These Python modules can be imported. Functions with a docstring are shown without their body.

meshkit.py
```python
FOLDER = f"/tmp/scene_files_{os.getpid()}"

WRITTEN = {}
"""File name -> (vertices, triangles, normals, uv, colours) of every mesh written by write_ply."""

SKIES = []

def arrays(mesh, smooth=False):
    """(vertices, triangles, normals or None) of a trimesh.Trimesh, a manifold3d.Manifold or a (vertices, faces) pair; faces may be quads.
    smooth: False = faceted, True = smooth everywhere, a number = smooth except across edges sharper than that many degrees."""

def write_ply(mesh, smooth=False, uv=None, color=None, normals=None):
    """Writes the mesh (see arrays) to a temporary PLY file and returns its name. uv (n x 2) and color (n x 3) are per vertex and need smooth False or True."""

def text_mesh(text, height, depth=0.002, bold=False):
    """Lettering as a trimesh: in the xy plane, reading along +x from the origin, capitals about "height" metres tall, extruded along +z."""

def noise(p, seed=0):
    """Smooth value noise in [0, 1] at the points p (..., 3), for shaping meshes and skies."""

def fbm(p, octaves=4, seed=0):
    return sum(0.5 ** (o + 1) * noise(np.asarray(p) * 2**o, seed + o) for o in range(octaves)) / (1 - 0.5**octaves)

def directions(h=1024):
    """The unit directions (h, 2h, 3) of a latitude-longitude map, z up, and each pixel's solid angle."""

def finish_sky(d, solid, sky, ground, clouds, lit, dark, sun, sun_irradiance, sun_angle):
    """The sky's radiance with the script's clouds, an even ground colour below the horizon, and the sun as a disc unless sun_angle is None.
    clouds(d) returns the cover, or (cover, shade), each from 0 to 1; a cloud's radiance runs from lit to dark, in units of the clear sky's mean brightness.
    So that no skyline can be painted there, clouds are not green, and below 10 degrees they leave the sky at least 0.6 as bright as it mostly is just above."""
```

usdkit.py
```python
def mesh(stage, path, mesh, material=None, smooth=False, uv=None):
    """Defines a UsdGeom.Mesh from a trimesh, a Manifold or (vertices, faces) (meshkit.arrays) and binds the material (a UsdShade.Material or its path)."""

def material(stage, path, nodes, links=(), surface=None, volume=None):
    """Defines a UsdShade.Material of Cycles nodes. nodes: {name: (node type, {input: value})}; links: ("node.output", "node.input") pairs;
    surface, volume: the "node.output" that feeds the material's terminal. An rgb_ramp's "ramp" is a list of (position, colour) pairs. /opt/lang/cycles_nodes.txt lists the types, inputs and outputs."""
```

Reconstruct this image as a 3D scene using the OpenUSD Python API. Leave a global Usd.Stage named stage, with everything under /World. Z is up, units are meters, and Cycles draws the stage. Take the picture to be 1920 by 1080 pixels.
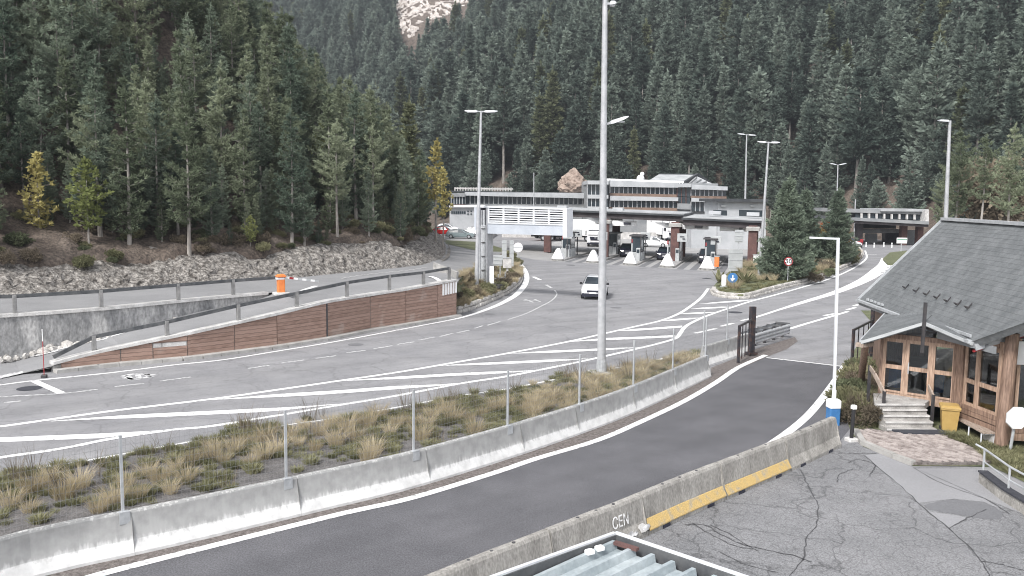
import math, random
import numpy as np, trimesh, usdkit, meshkit
from pxr import Usd, UsdGeom, UsdLux, UsdShade, Gf, Sdf, Vt
from shapely.geometry import Polygon, LineString, box as sbox
from shapely import contains_xy
from scipy.spatial import cKDTree

stage = Usd.Stage.CreateInMemory()
UsdGeom.SetStageUpAxis(stage, 'Z'); UsdGeom.SetStageMetersPerUnit(stage, 1.0)
UsdGeom.Xform.Define(stage, '/World'); UsdGeom.Scope.Define(stage, '/World/Looks')

# ------------------------------------------------------------------ camera
FOC, CAMH, PITCH, ROLL = 1650., 7.6, math.atan(174 / 1650.), 0.012      # focal length in photograph pixels (1920 wide)
_F = np.array([0, math.cos(PITCH), -math.sin(PITCH)]); _r0 = np.array([1., 0, 0]); _u0 = np.array([0, math.sin(PITCH), math.cos(PITCH)])
_R = math.cos(ROLL) * _r0 + math.sin(ROLL) * _u0; _U = -math.sin(ROLL) * _r0 + math.cos(ROLL) * _u0
CAM = np.array([0, 0, CAMH])
cam = UsdGeom.Camera.Define(stage, '/World/camera')
m4 = np.eye(4); m4[0, :3] = _R; m4[1, :3] = _U; m4[2, :3] = -_F; m4[3, :3] = CAM
cam.AddTransformOp().Set(Gf.Matrix4d(*m4.ravel().tolist()))
cam.CreateHorizontalApertureAttr(36.0); cam.CreateVerticalApertureAttr(36.0 * 9 / 16); cam.CreateFocalLengthAttr(36.0 * FOC / 1920)
cam.CreateClippingRangeAttr(Gf.Vec2f(0.1, 3000))
EXPOSURE = 1.3
cam.CreateExposureAttr(EXPOSURE)
# ------------------------------------------------------------------ overcast sky and the veiled sun
SUN_ELEV, SUN_ROT = math.radians(48), math.radians(215)
sky = UsdLux.DomeLight.Define(stage, '/World/sky')
sky_m = usdkit.material(stage, '/World/Looks/overcast_sky', {
    's': ('sky_texture', {'sky_type': 'single_scattering', 'sun_disc': False, 'sun_elevation': SUN_ELEV, 'sun_rotation': SUN_ROT, 'aerosol_density': 2.0}),
    'h': ('hsv', {'saturation': 0.16, 'value': 1.0}),
    'tc': ('texture_coordinate', {}), 'n': ('noise_texture', {'scale': 2.5, 'detail': 6.0, 'roughness': 0.6}),
    'r': ('rgb_ramp', {'ramp': [(0.3, (0.82, 0.83, 0.86)), (0.7, (1.0, 1.0, 1.0))]}),
    'mx': ('mix', {'mix_type': 'multiply', 'fac': 1.0}), 'b': ('background_shader', {'strength': 0.115})},
    [('s.color', 'h.color'), ('tc.generated', 'n.vector'), ('n.fac', 'r.fac'), ('h.color', 'mx.color1'), ('r.color', 'mx.color2'), ('mx.color', 'b.color')], surface='b.background')
UsdShade.MaterialBindingAPI.Apply(sky.GetPrim()).Bind(sky_m)
sky.GetPrim().SetCustomDataByKey('kind', 'structure')
sun = UsdLux.DistantLight.Define(stage, '/World/sun')
sun.CreateNormalizeAttr(True); sun.CreateIntensityAttr(0.4); sun.CreateAngleAttr(11.0); sun.CreateColorAttr(Gf.Vec3f(1.0, 0.97, 0.93))
sd = np.array([math.sin(SUN_ROT) * math.cos(SUN_ELEV), math.cos(SUN_ROT) * math.cos(SUN_ELEV), math.sin(SUN_ELEV)])
zx = np.cross([0, 0, 1.], sd); zx /= np.linalg.norm(zx); zy = np.cross(sd, zx)
m4 = np.eye(4); m4[0, :3] = zx; m4[1, :3] = zy; m4[2, :3] = sd
sun.AddTransformOp().Set(Gf.Matrix4d(*m4.ravel().tolist()))

# ------------------------------------------------------------------ surveying: where a sight line of the photograph meets the ground at height z
def ray(u, v): return _F + (u - 960) / FOC * _R + (540 - v) / FOC * _U
def G(u, v, z=0.):
    d = ray(u, v); return CAM + d * ((z - CAMH) / d[2])
def at(u, v, Y):
    d = ray(u, v); return CAM + d * (Y / d[1])
def pix(p):
    d = np.asarray(p, float) - CAM; w = d @ _F
    return 960 + FOC * (d @ _R) / w, 540 - FOC * (d @ _U) / w
def topz(p, v):
    "height at which a vertical through p crosses photograph row v"
    lo, hi = p[2] - 2, 60.
    for _ in range(45):
        m = (lo + hi) / 2
        if pix([p[0], p[1], m])[1] > v: lo = m
        else: hi = m
    return lo
def smooth(pts, n=8):
    p = np.asarray(pts, float); q = np.vstack([2 * p[0] - p[1], p, 2 * p[-1] - p[-2]]); out = []
    for i in range(1, len(q) - 2):
        a, b, c, d = q[i - 1:i + 3]
        for t in np.arange(n) / n:
            out.append(.5 * (2 * b + (c - a) * t + (2 * a - 5 * b + 4 * c - d) * t * t + (3 * b - a - 3 * c + d) * t ** 3))
    return np.vstack(out + [p[-1]])
def resample(pts, step):
    p = np.asarray(pts, float); s = np.r_[0, np.cumsum(np.linalg.norm(np.diff(p, axis=0), axis=1))]
    t = np.linspace(0, s[-1], max(2, int(round(s[-1] / step)) + 1))
    return np.stack([np.interp(t, s, p[:, k]) for k in range(p.shape[1])], 1)
def Gs(pts, z=0.): return np.array([G(u, v, z) for u, v in pts])
def side(pts):
    "unit vectors to the left of a polyline, in plan"
    t = np.gradient(np.asarray(pts, float)[:, :2], axis=0); t /= np.linalg.norm(t, axis=1)[:, None] + 1e-12
    return np.stack([-t[:, 1], t[:, 0]], 1)

# ------------------------------------------------------------------ names, things, parts
_used = {}
def fresh(parent, name):
    k = (parent, name); n = _used.get(k, 0); _used[k] = n + 1
    return f'{parent}/{name}' if n == 0 else f'{parent}/{name}_{n:03d}'
class Node:
    def __init__(s, path, loc=(0, 0, 0), rot=0.): s.path, s.loc, s.rot = path, np.array(loc, float), rot
    @property
    def prim(s): return stage.GetPrimAtPath(s.path)
def tag(node, label=None, cat=None, group=None, kind=None):
    for k, v in (('label', label), ('category', cat), ('group', group), ('kind', kind)):
        if v: node.prim.SetCustomDataByKey(k, v)
    return node
def thing(name, label, cat, loc=(0, 0, 0), rot=0., group=None):
    p = fresh('/World', name); x = UsdGeom.Xform.Define(stage, p)
    x.AddTranslateOp().Set(Gf.Vec3d(*map(float, loc)))
    if rot: x.AddRotateZOp().Set(math.degrees(rot))
    return tag(Node(p, loc, rot), label, cat, group)
def obj(name, mesh, material, parent=None, label=None, cat=None, group=None, kind=None, local=False, smooth_deg=False):
    "one Mesh prim; mesh coordinates are world ones unless local"
    path = fresh(parent.path if parent else '/World', name)
    if isinstance(mesh, MB): mesh = mesh.mesh()
    v, f = (np.array(mesh.vertices), np.array(mesh.faces)) if hasattr(mesh, 'vertices') else mesh
    v = np.array(v, float)
    loc, rot = (parent.loc, parent.rot) if parent else (np.zeros(3), 0.)
    if parent is None and not local and kind is None:
        loc = np.array([(v[:, 0].min() + v[:, 0].max()) / 2, (v[:, 1].min() + v[:, 1].max()) / 2, v[:, 2].min()])
    if not local:
        v = v - loc
        if rot:
            c, s_ = math.cos(-rot), math.sin(-rot); v = np.stack([c * v[:, 0] - s_ * v[:, 1], s_ * v[:, 0] + c * v[:, 1], v[:, 2]], 1)
    g = usdkit.mesh(stage, path, (v, f), material, smooth=smooth_deg)
    if parent is None and np.any(loc): g.AddTranslateOp().Set(Gf.Vec3d(*map(float, loc)))
    return tag(Node(path, loc, rot), label, cat, group, kind)
def copy_of(src, name, loc, rot, label, cat, group=None, scale=1.0):
    p = fresh('/World', name); x = UsdGeom.Xform.Define(stage, p); pr = x.GetPrim()
    pr.GetReferences().AddInternalReference(src.path if isinstance(src, Node) else src); pr.SetInstanceable(True)
    x.ClearXformOpOrder()
    for a in list(pr.GetAttributes()):
        pass
    x.MakeMatrixXform().Set(Gf.Matrix4d(*(np.array([[math.cos(rot) * scale, math.sin(rot) * scale, 0, 0], [-math.sin(rot) * scale, math.cos(rot) * scale, 0, 0], [0, 0, scale, 0], [*map(float, loc), 1]]).ravel().tolist())))
    return tag(Node(p, loc, rot), label, cat, group)

class MB:
    "collects shapes into one mesh"
    def __init__(s): s.v, s.f, s.n = [], [], 0
    def raw(s, v, f):
        v = np.asarray(v, float); f = np.asarray(f, int)
        if f.shape[1] == 4: f = np.vstack([f[:, [0, 1, 2]], f[:, [0, 2, 3]]])
        s.v.append(v); s.f.append(f + s.n); s.n += len(v); return s
    def add(s, t): return s.raw(t.vertices, t.faces)
    def mesh(s): return np.vstack(s.v), np.vstack(s.f)
    def hexa(s, lo, hi):
        "solid between two quads listed in the same order (counter-clockwise seen from hi)"
        return s.raw(np.vstack([lo, hi]), [[3, 2, 1, 0], [4, 5, 6, 7], [0, 1, 5, 4], [1, 2, 6, 5], [2, 3, 7, 6], [3, 0, 4, 7]])
    def box(s, c, d, rot=0., ch=0.):
        "box by centre and size, turned by rot about z; ch chamfers the upright and top edges"
        x, y, z = np.array(d, float) / 2; cr, sr = math.cos(rot), math.sin(rot)
        def pl(v): v = np.asarray(v, float); return np.stack([cr * v[:, 0] - sr * v[:, 1], sr * v[:, 0] + cr * v[:, 1], v[:, 2]], 1) + np.array(c, float)
        if ch <= 0:
            return s.hexa(pl([[-x, -y, -z], [x, -y, -z], [x, y, -z], [-x, y, -z]]), pl([[-x, -y, z], [x, -y, z], [x, y, z], [-x, y, z]]))
        def oct_(e, zz): a, b = x - e, y - e; k = ch; return [[-a + k, -b, zz], [a - k, -b, zz], [a, -b + k, zz], [a, b - k, zz], [a - k, b, zz], [-a + k, b, zz], [-a, b - k, zz], [-a, -b + k, zz]]
        return s.rings([pl(oct_(0, -z)), pl(oct_(0, z - ch)), pl(oct_(ch * .8, z))])
    def rings(s, R, cap=True, closed=True):
        "loft through rings of equal length"
        n = len(R[0]); k = len(R); v = np.vstack(R); f = []
        for i in range(k - 1):
            for j in range(n if closed else n - 1):
                a, b = i * n + j, i * n + (j + 1) % n
                f.append([a, b, b + n]); f.append([a, b + n, a + n])
        if cap:
            for j in range(1, n - 1): f.append([0, j + 1, j]); f.append([(k - 1) * n, (k - 1) * n + j, (k - 1) * n + j + 1])
        return s.raw(v, f)
    def tube(s, p, q, r, r2=None, n=8):
        p, q = np.array(p, float), np.array(q, float); d = q - p; L = np.linalg.norm(d)
        if L < 1e-9: return s
        d /= L; a = np.cross(d, [0, 0, 1.] if abs(d[2]) < .95 else [1., 0, 0]); a /= np.linalg.norm(a); b = np.cross(d, a)
        t = np.arange(n) * 2 * math.pi / n; o = np.outer(np.cos(t), a) + np.outer(np.sin(t), b)
        return s.rings([p + o * r, q + o * (r if r2 is None else r2)])
    def bar(s, p, q, w, h):
        "rectangular bar from p to q: w across (level), h upright"
        p, q = np.array(p, float), np.array(q, float); d = q - p; d /= np.linalg.norm(d) + 1e-12
        a = np.cross(d, [0, 0, 1.] if abs(d[2]) < .97 else [0, 1., 0]); a /= np.linalg.norm(a); b = np.cross(a, d)
        o = np.array([-a * w / 2 - b * h / 2, a * w / 2 - b * h / 2, a * w / 2 + b * h / 2, -a * w / 2 + b * h / 2])
        return s.rings([p + o, q + o])
    def path(s, pts, prof):
        "sweep a profile of (left offset, height) along a plan polyline with heights"
        pts = np.asarray(pts, float); L = side(pts); R = []
        for p, l in zip(pts, L): R.append(np.array([[p[0] + l[0] * a, p[1] + l[1] * a, p[2] + h] for a, h in prof]))
        return s.rings(R)
    def slab(s, poly, z0, z1):
        "upright prism over a plan polygon; z1 may be per-vertex"
        P = np.asarray(poly, float)[:, :2]; n = len(P)
        if Polygon(P).exterior.is_ccw is False: P = P[::-1]; z1 = z1[::-1] if np.ndim(z1) else z1; z0 = z0[::-1] if np.ndim(z0) else z0
        _, f = trimesh.creation.triangulate_polygon(Polygon(P), engine='earcut')
        v0 = np.c_[P, np.broadcast_to(z0, n)]; v1 = np.c_[P, np.broadcast_to(z1, n)]
        f = np.asarray(f) % n; nf = np.cross(P[f[:, 1]] - P[f[:, 0]], P[f[:, 2]] - P[f[:, 0]]); f[nf < 0] = f[nf < 0][:, ::-1]
        w = [[i, (i + 1) % n, (i + 1) % n + n] for i in range(n)] + [[i, (i + 1) % n + n, i + n] for i in range(n)]
        return s.raw(np.vstack([v0, v1]), np.vstack([f[:, ::-1], f + n, w]))
    def sheet(s, poly, z):
        P = np.asarray(poly, float)[:, :2]; n = len(P)
        _, f = trimesh.creation.triangulate_polygon(Polygon(P), engine='earcut'); f = np.asarray(f) % n
        nf = np.cross(P[f[:, 1]] - P[f[:, 0]], P[f[:, 2]] - P[f[:, 0]]); f[nf < 0] = f[nf < 0][:, ::-1]
        return s.raw(np.c_[P, np.broadcast_to(z, n)], f)
    def ribbon(s, pts, w, z=None):
        pts = np.asarray(pts, float); L = side(pts); w = np.broadcast_to(w, len(pts))[:, None] / 2
        a, b = pts.copy(), pts.copy(); a[:, :2] += L * w; b[:, :2] -= L * w
        if z is not None: a[:, 2] = z; b[:, 2] = z
        n = len(pts); v = np.vstack([a, b]); f = [[i, i + n, i + 1 + n] for i in range(n - 1)] + [[i, i + 1 + n, i + 1] for i in range(n - 1)]
        return s.raw(v, f)
    def panel(s, q, th):
        "flat polygon of 3-D points given a thickness along its normal, backwards"
        q = np.asarray(q, float); n = np.zeros(3)
        for i in range(len(q)): n += np.cross(q[i] - q[0], q[(i + 1) % len(q)] - q[0])
        n /= np.linalg.norm(n); return s.rings([q - n * th, q])

# ------------------------------------------------------------------ procedural materials
def mat(name, c1, c2=None, scale=2., detail=5., rough=.85, bump=0., bscale=None, lo=.35, hi=.65, stretch=None, metallic=0., coord='pos', spec=None, fine=0., fscale=60.):
    N = {'p': ('principled_bsdf', {'base_color': c1, 'roughness': rough, 'metallic': metallic, **({'specular_ior_level': spec} if spec is not None else {})})}; L = []
    src = 'g.position' if coord == 'pos' else 't.object'
    N.update({'g': ('geometry', {})} if coord == 'pos' else {'t': ('texture_coordinate', {})})
    if stretch:
        N['mp'] = ('mapping', {'scale': stretch}); L.append((src, 'mp.vector')); src = 'mp.vector'
    if c2 is not None:
        N['n'] = ('noise_texture', {'scale': scale, 'detail': detail, 'roughness': .6}); N['r'] = ('rgb_ramp', {'ramp': [(lo, c1), (hi, c2)]})
        L += [(src, 'n.vector'), ('n.fac', 'r.fac')]; last = 'r.color'
        if fine:
            N['n2'] = ('noise_texture', {'scale': fscale, 'detail': 2.}); N['r2'] = ('rgb_ramp', {'ramp': [(.3, (1 - fine,) * 3), (.7, (1 + fine,) * 3)]}); N['mu'] = ('mix', {'mix_type': 'multiply', 'fac': 1.})
            L += [(src, 'n2.vector'), ('n2.fac', 'r2.fac'), (last, 'mu.color1'), ('r2.color', 'mu.color2')]; last = 'mu.color'
        L.append((last, 'p.base_color'))
    if bump:
        N['bn'] = ('noise_texture', {'scale': bscale or scale * 4, 'detail': 4.}); N['b'] = ('bump', {'strength': min(1., bump * 8), 'distance': bump})
        L += [(src, 'bn.vector'), ('bn.fac', 'b.height'), ('b.normal', 'p.normal')]
    return usdkit.material(stage, '/World/Looks/' + name, N, L, surface='p.BSDF')

def asphalt(name, dark, light, grain=.25, cracks=0., stretch=(1, 1, 1), crackscale=.9, wear=0., heading=41.):
    N = {'g': ('geometry', {}), 'mp': ('mapping', {'scale': stretch}), 'n': ('noise_texture', {'scale': .35, 'detail': 6., 'roughness': .65}), 'r': ('rgb_ramp', {'ramp': [(.3, dark), (.7, light)]}),
         'n2': ('noise_texture', {'scale': 28., 'detail': 3.}), 'r2': ('rgb_ramp', {'ramp': [(.3, (1 - grain,) * 3), (.72, (1 + grain,) * 3)]}), 'mu': ('mix', {'mix_type': 'multiply', 'fac': 1.}),
         'p': ('principled_bsdf', {'roughness': .8, 'specular_ior_level': .3}), 'b': ('bump', {'strength': .4, 'distance': .01})}
    L = [('g.position', 'mp.vector'), ('mp.vector', 'n.vector'), ('n.fac', 'r.fac'), ('g.position', 'n2.vector'), ('n2.fac', 'r2.fac'), ('r.color', 'mu.color1'), ('r2.color', 'mu.color2'), ('n2.fac', 'b.height'), ('b.normal', 'p.normal')]
    last = 'mu.color'
    if wear:                                                        # polish and oil drawn out along the traffic
        N.update({'wr': ('vector_rotate', {'rotate_type': 'z_axis', 'angle': -math.radians(heading)}), 'ws': ('mapping', {'scale': (.045, .75, 1.)}), 'w1': ('noise_texture', {'scale': 1., 'detail': 4., 'roughness': .6}), 'w2': ('rgb_ramp', {'ramp': [(.34, (1 - wear,) * 3), (.66, (1 + wear * .7,) * 3)]}), 'w3': ('mix', {'mix_type': 'multiply', 'fac': 1.})})
        L += [('g.position', 'wr.vector'), ('wr.vector', 'ws.vector'), ('ws.vector', 'w1.vector'), ('w1.fac', 'w2.fac'), (last, 'w3.color1'), ('w2.color', 'w3.color2')]; last = 'w3.color'
    if cracks:
        N.update({'wn': ('noise_texture', {'scale': 1.3, 'detail': 3.}), 'wm': ('mix', {'mix_type': 'add', 'fac': .9}), 'v': ('voronoi_texture', {'feature': 'distance_to_edge', 'scale': crackscale}), 'vr': ('rgb_ramp', {'ramp': [(0, (1 - cracks,) * 3), (.006, (1 - cracks * .7,) * 3), (.018, (1, 1, 1))]}),
                  'v2': ('voronoi_texture', {'feature': 'distance_to_edge', 'scale': crackscale * 8}), 'v2r': ('rgb_ramp', {'ramp': [(0, (1 - cracks * .75,) * 3), (.06, (1, 1, 1))]}), 'm2': ('mix', {'mix_type': 'multiply', 'fac': 1.}), 'm3': ('mix', {'mix_type': 'multiply', 'fac': 1.})})
        L += [('g.position', 'wn.vector'), ('g.position', 'wm.color1'), ('wn.color', 'wm.color2'), ('wm.color', 'v.vector'), ('wm.color', 'v2.vector'), ('v.distance', 'vr.fac'), ('v2.distance', 'v2r.fac'), (last, 'm2.color1'), ('vr.color', 'm2.color2'), ('m2.color', 'm3.color1'), ('v2r.color', 'm3.color2')]
        last = 'm3.color'
    L.append((last, 'p.base_color'))
    return usdkit.material(stage, '/World/Looks/' + name, N, L, surface='p.BSDF')

def foliage(name, dark, light, hue=0., trans=.25):
    "needles or leaves: tone drifts from plant to plant, and from clump to clump"
    N = {'oi': ('object_info', {}), 'g': ('geometry', {}), 'n': ('noise_texture', {'scale': .55, 'detail': 3.}), 'ad': ('math', {'math_type': 'multiply_add', 'value2': .45, 'value3': .0}),
         'ad2': ('math', {'math_type': 'multiply_add', 'value2': .5}), 'ri': ('math', {'math_type': 'multiply_add', 'value2': .3}),
         'r': ('rgb_ramp', {'ramp': [(.2, dark), (.85, light)]}), 'd': ('diffuse_bsdf', {}), 't': ('translucent_bsdf', {}), 'm': ('mix_closure', {'fac': trans})}
    L = [('oi.random', 'ad.value1'), ('g.position', 'n.vector'), ('n.fac', 'ad2.value1'), ('ad.value', 'ad2.value3'), ('g.random_per_island', 'ri.value1'), ('ad2.value', 'ri.value3'), ('ri.value', 'r.fac'), ('r.color', 'd.color'), ('r.color', 't.color'), ('d.BSDF', 'm.closure1'), ('t.BSDF', 'm.closure2')]
    return usdkit.material(stage, '/World/Looks/' + name, N, L, surface='m.closure')

K = {}
K['old_asphalt'] = asphalt('old_asphalt', (.205, .205, .215), (.285, .283, .29), .16, .18, (1, 1, 1), .25, .13, 36.)
K['new_asphalt'] = asphalt('new_asphalt', (.088, .088, .096), (.136, .135, .145), .36, wear=.09)
K['parking'] = asphalt('cracked_asphalt', (.165, .167, .174), (.25, .25, .258), .36, .42, (1, 1, 1), .45)
K['patch_light'] = asphalt('light_patch', (.24, .24, .25), (.29, .29, .3), .1)
K['patch_dark'] = asphalt('dark_patch', (.14, .142, .15), (.175, .176, .185), .14)
K['crack'] = mat('bitumen_crack', (.062, .062, .066), rough=.6)
K['ramp_asphalt'] = asphalt('ramp_asphalt', (.20, .20, .205), (.265, .265, .27), .14)
K['plaza'] = asphalt('plaza_concrete', (.27, .268, .268), (.37, .365, .36), .12)
K['soil'] = mat('dark_gravel_soil', (.085, .08, .08), (.14, .132, .128), 3., bump=.04, bscale=14., fine=.4, fscale=22.)
K['debris'] = mat('gutter_debris', (.075, .062, .058), (.19, .17, .16), 9., fine=.3, fscale=40., bump=.02)
K['earth'] = mat('forest_floor', (.062, .046, .037), (.135, .108, .088), .8, bump=.12, bscale=5., fine=.5, fscale=6.)
K['rock'] = mat('bank_rock', (.075, .066, .058), (.31, .29, .268), 3.6, 9., bump=.15, bscale=6., lo=.38, hi=.64, fine=.5, fscale=9.)
K['cliff'] = mat('pale_cliff', (.26, .225, .2), (.52, .48, .45), .22, 9., bump=.5, bscale=.5, lo=.36, hi=.6, stretch=(1.6, 1, .7), fine=.3, fscale=.8)
K['ochre_rock'] = mat('ochre_rock', (.17, .125, .1), (.4, .315, .265), .6, 8., bump=.4, bscale=1.5, lo=.3, hi=.65)
K['grass_ground'] = mat('rough_grass_ground', (.07, .085, .04), (.15, .155, .085), 1.6, bump=.03, bscale=20., fine=.35, fscale=20.)
K['valley'] = mat('valley_ground', (.07, .07, .045), (.14, .125, .09), .3)
K['concrete'] = mat('weathered_concrete', (.25, .245, .235), (.4, .39, .375), 2.2, bump=.015, bscale=18., fine=.14, fscale=30.)
K['old_concrete'] = mat('old_barrier_concrete', (.21, .2, .185), (.39, .375, .35), 2.4, 7., bump=.025, bscale=14., fine=.25, fscale=26., stretch=(1, 1, .45), lo=.3, hi=.7)
K['coping'] = mat('pale_coping', (.4, .39, .38), (.6, .59, .575), 2.5, fine=.15, fscale=30.)
K['stained_wall'] = mat('stained_concrete_wall', (.15, .152, .155), (.38, .375, .37), 1.1, 9., bump=.05, bscale=7., stretch=(1, 1, .5), lo=.34, hi=.62, fine=.3, fscale=9.)
K['stone'] = mat('kerb_stone', (.3, .285, .265), (.52, .5, .475), 3., 6., bump=.04, bscale=9., fine=.2, fscale=16.)
K['kerb'] = mat('kerb_concrete', (.3, .29, .275), (.42, .41, .395), 2.)
K['wire'] = mat('fence_wire', (.22, .225, .23), rough=.6)
K['galv'] = mat('galvanised_steel', (.4, .415, .43), (.52, .535, .55), 5., rough=.5, metallic=.35)
K['lamp_steel'] = mat('pale_lamp_steel', (.34, .35, .365), (.46, .465, .48), 2.5, rough=.55, metallic=.15)
K['white_metal'] = mat('white_painted_metal', (.56, .58, .61), (.65, .665, .685), 2., rough=.5)
K['bluegrey_panel'] = mat('bluegrey_panel', (.38, .41, .46), (.46, .49, .535), .8, rough=.55)
K['dark_metal'] = mat('dark_painted_metal', (.03, .03, .035), (.06, .055, .055), 4., rough=.55)
K['rust'] = mat('rusty_dark_metal', (.025, .024, .03), (.1, .055, .04), 5., lo=.48, hi=.72, rough=.7)
K['rail'] = mat('grey_rail', (.05, .054, .06), (.11, .112, .115), 3., rough=.6)
K['rail_post'] = mat('grey_rail_post', (.15, .15, .15), (.26, .255, .25), 4., rough=.7)
K['black'] = mat('black_rubber', (.018, .018, .02), rough=.75)
K['grille'] = mat('dark_grille', (.015, .016, .028), rough=.35)
K['orange'] = mat('orange_paint', (.6, .17, .045), (.68, .22, .06), 3., rough=.5)
K['red'] = mat('red_paint', (.3, .025, .03), rough=.4)
K['white'] = mat('white_surface', (.78, .78, .78), (.84, .84, .84), 2., rough=.55)
K['yellow_bin'] = mat('mustard_plastic', (.36, .235, .075), (.44, .3, .105), 2.5, rough=.5)
K['yellow_paint'] = mat('worn_yellow_paint', (.34, .31, .25), (.52, .37, .15), 4.5, 7., lo=.32, hi=.5, fine=.2, fscale=40.)
K['blue'] = mat('blue_paint', (.035, .14, .33), (.05, .175, .39), 3., rough=.5)
K['sign_grey'] = mat('grey_sign_back', (.36, .375, .38), (.44, .455, .46), 1.5, rough=.5)
K['wood'] = mat('larch_timber', (.15, .094, .068), (.28, .19, .142), 3., 6., rough=.65, stretch=(5, 5, .5), bump=.006, bscale=20., fine=.2, fscale=6.)
K['wood_light'] = mat('pale_larch_trim', (.28, .185, .13), (.43, .305, .23), 3., 6., rough=.6, stretch=(5, 5, .6), fine=.15, fscale=6.)
K['old_wood'] = mat('weathered_wood', (.22, .17, .135), (.4, .33, .28), 4., stretch=(3, 3, 1), rough=.8)
K['step_stone'] = mat('step_stone', (.23, .22, .21), (.42, .405, .39), 2.4, 7., bump=.02, bscale=14., fine=.2, fscale=30.)
K['mat_dark'] = mat('dark_doormat', (.03, .032, .042), (.05, .052, .062), 8., rough=.95)
K['dark_room'] = mat('interior_surface', (.12, .095, .08), (.22, .18, .15), 1.)
K['roof_slate'] = mat('grey_roof_tile', (.098, .105, .109), (.155, .163, .168), 2.2, fine=.12, fscale=14., rough=.62, bump=.006)
K['brown_fascia'] = mat('brown_fascia', (.042, .036, .039), (.07, .06, .062), 1.)
K['redbrown'] = mat('redbrown_pillar', (.085, .045, .042), (.13, .068, .06), 2.)
K['roof_pale'] = mat('pale_flat_roof', (.28, .29, .3), (.42, .43, .44), .5)
K['roof_dark'] = mat('dark_flat_roof', (.035, .038, .044), (.07, .075, .08), .6)
K['facade_white'] = mat('pale_facade_panel', (.36, .375, .39), (.45, .46, .475), .5)
K['facade_grey'] = mat('grey_facade', (.2, .21, .22), (.28, .285, .29), .6)
K['facade_brown'] = mat('brown_facade_panel', (.16, .11, .085), (.24, .165, .128), 1.2)
K['darkglass'] = mat('dark_window_glass', (.022, .032, .042), (.05, .062, .07), .5, rough=.12)
K['chrome'] = mat('bright_trim', (.6, .6, .62), rough=.25, metallic=.8)
K['bark'] = mat('pine_bark', (.15, .135, .122), (.34, .315, .29), 3., 6., stretch=(1, 1, .3), bump=.02)
K['bark_red'] = mat('ruddy_bark', (.13, .1, .085), (.3, .25, .215), 3., 6., stretch=(1, 1, .3), bump=.02)
K['pine'] = foliage('pine_needles', (.1, .125, .08), (.33, .365, .25))
K['pine_dark'] = foliage('dark_pine_needles', (.08, .11, .083), (.3, .35, .26))
K['spruce'] = foliage('spruce_needles', (.06, .082, .07), (.25, .295, .245))
K['spruce_olive'] = foliage('olive_larch_needles', (.085, .1, .06), (.21, .225, .135))
K['larch_yellow'] = foliage('yellow_larch_needles', (.3, .26, .1), (.56, .5, .22), trans=.35)
K['larch_green'] = foliage('pale_green_leaves', (.18, .21, .08), (.38, .4, .17), trans=.35)
K['autumn_red'] = foliage('orange_red_leaves', (.24, .09, .04), (.45, .19, .09), trans=.3)
K['autumn_brown'] = foliage('yellow_brown_leaves', (.2, .15, .06), (.4, .31, .14), trans=.3)
K['dead'] = foliage('bare_twigs', (.18, .16, .14), (.34, .31, .28), trans=.05)
K['dry_grass'] = foliage('dry_straw_grass', (.3, .25, .16), (.62, .54, .39), trans=.3)
K['green_weeds'] = foliage('green_weeds', (.115, .118, .065), (.31, .3, .18), trans=.25)
K['weed_brown'] = foliage('brown_weeds', (.095, .08, .06), (.24, .2, .15), trans=.15)
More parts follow.
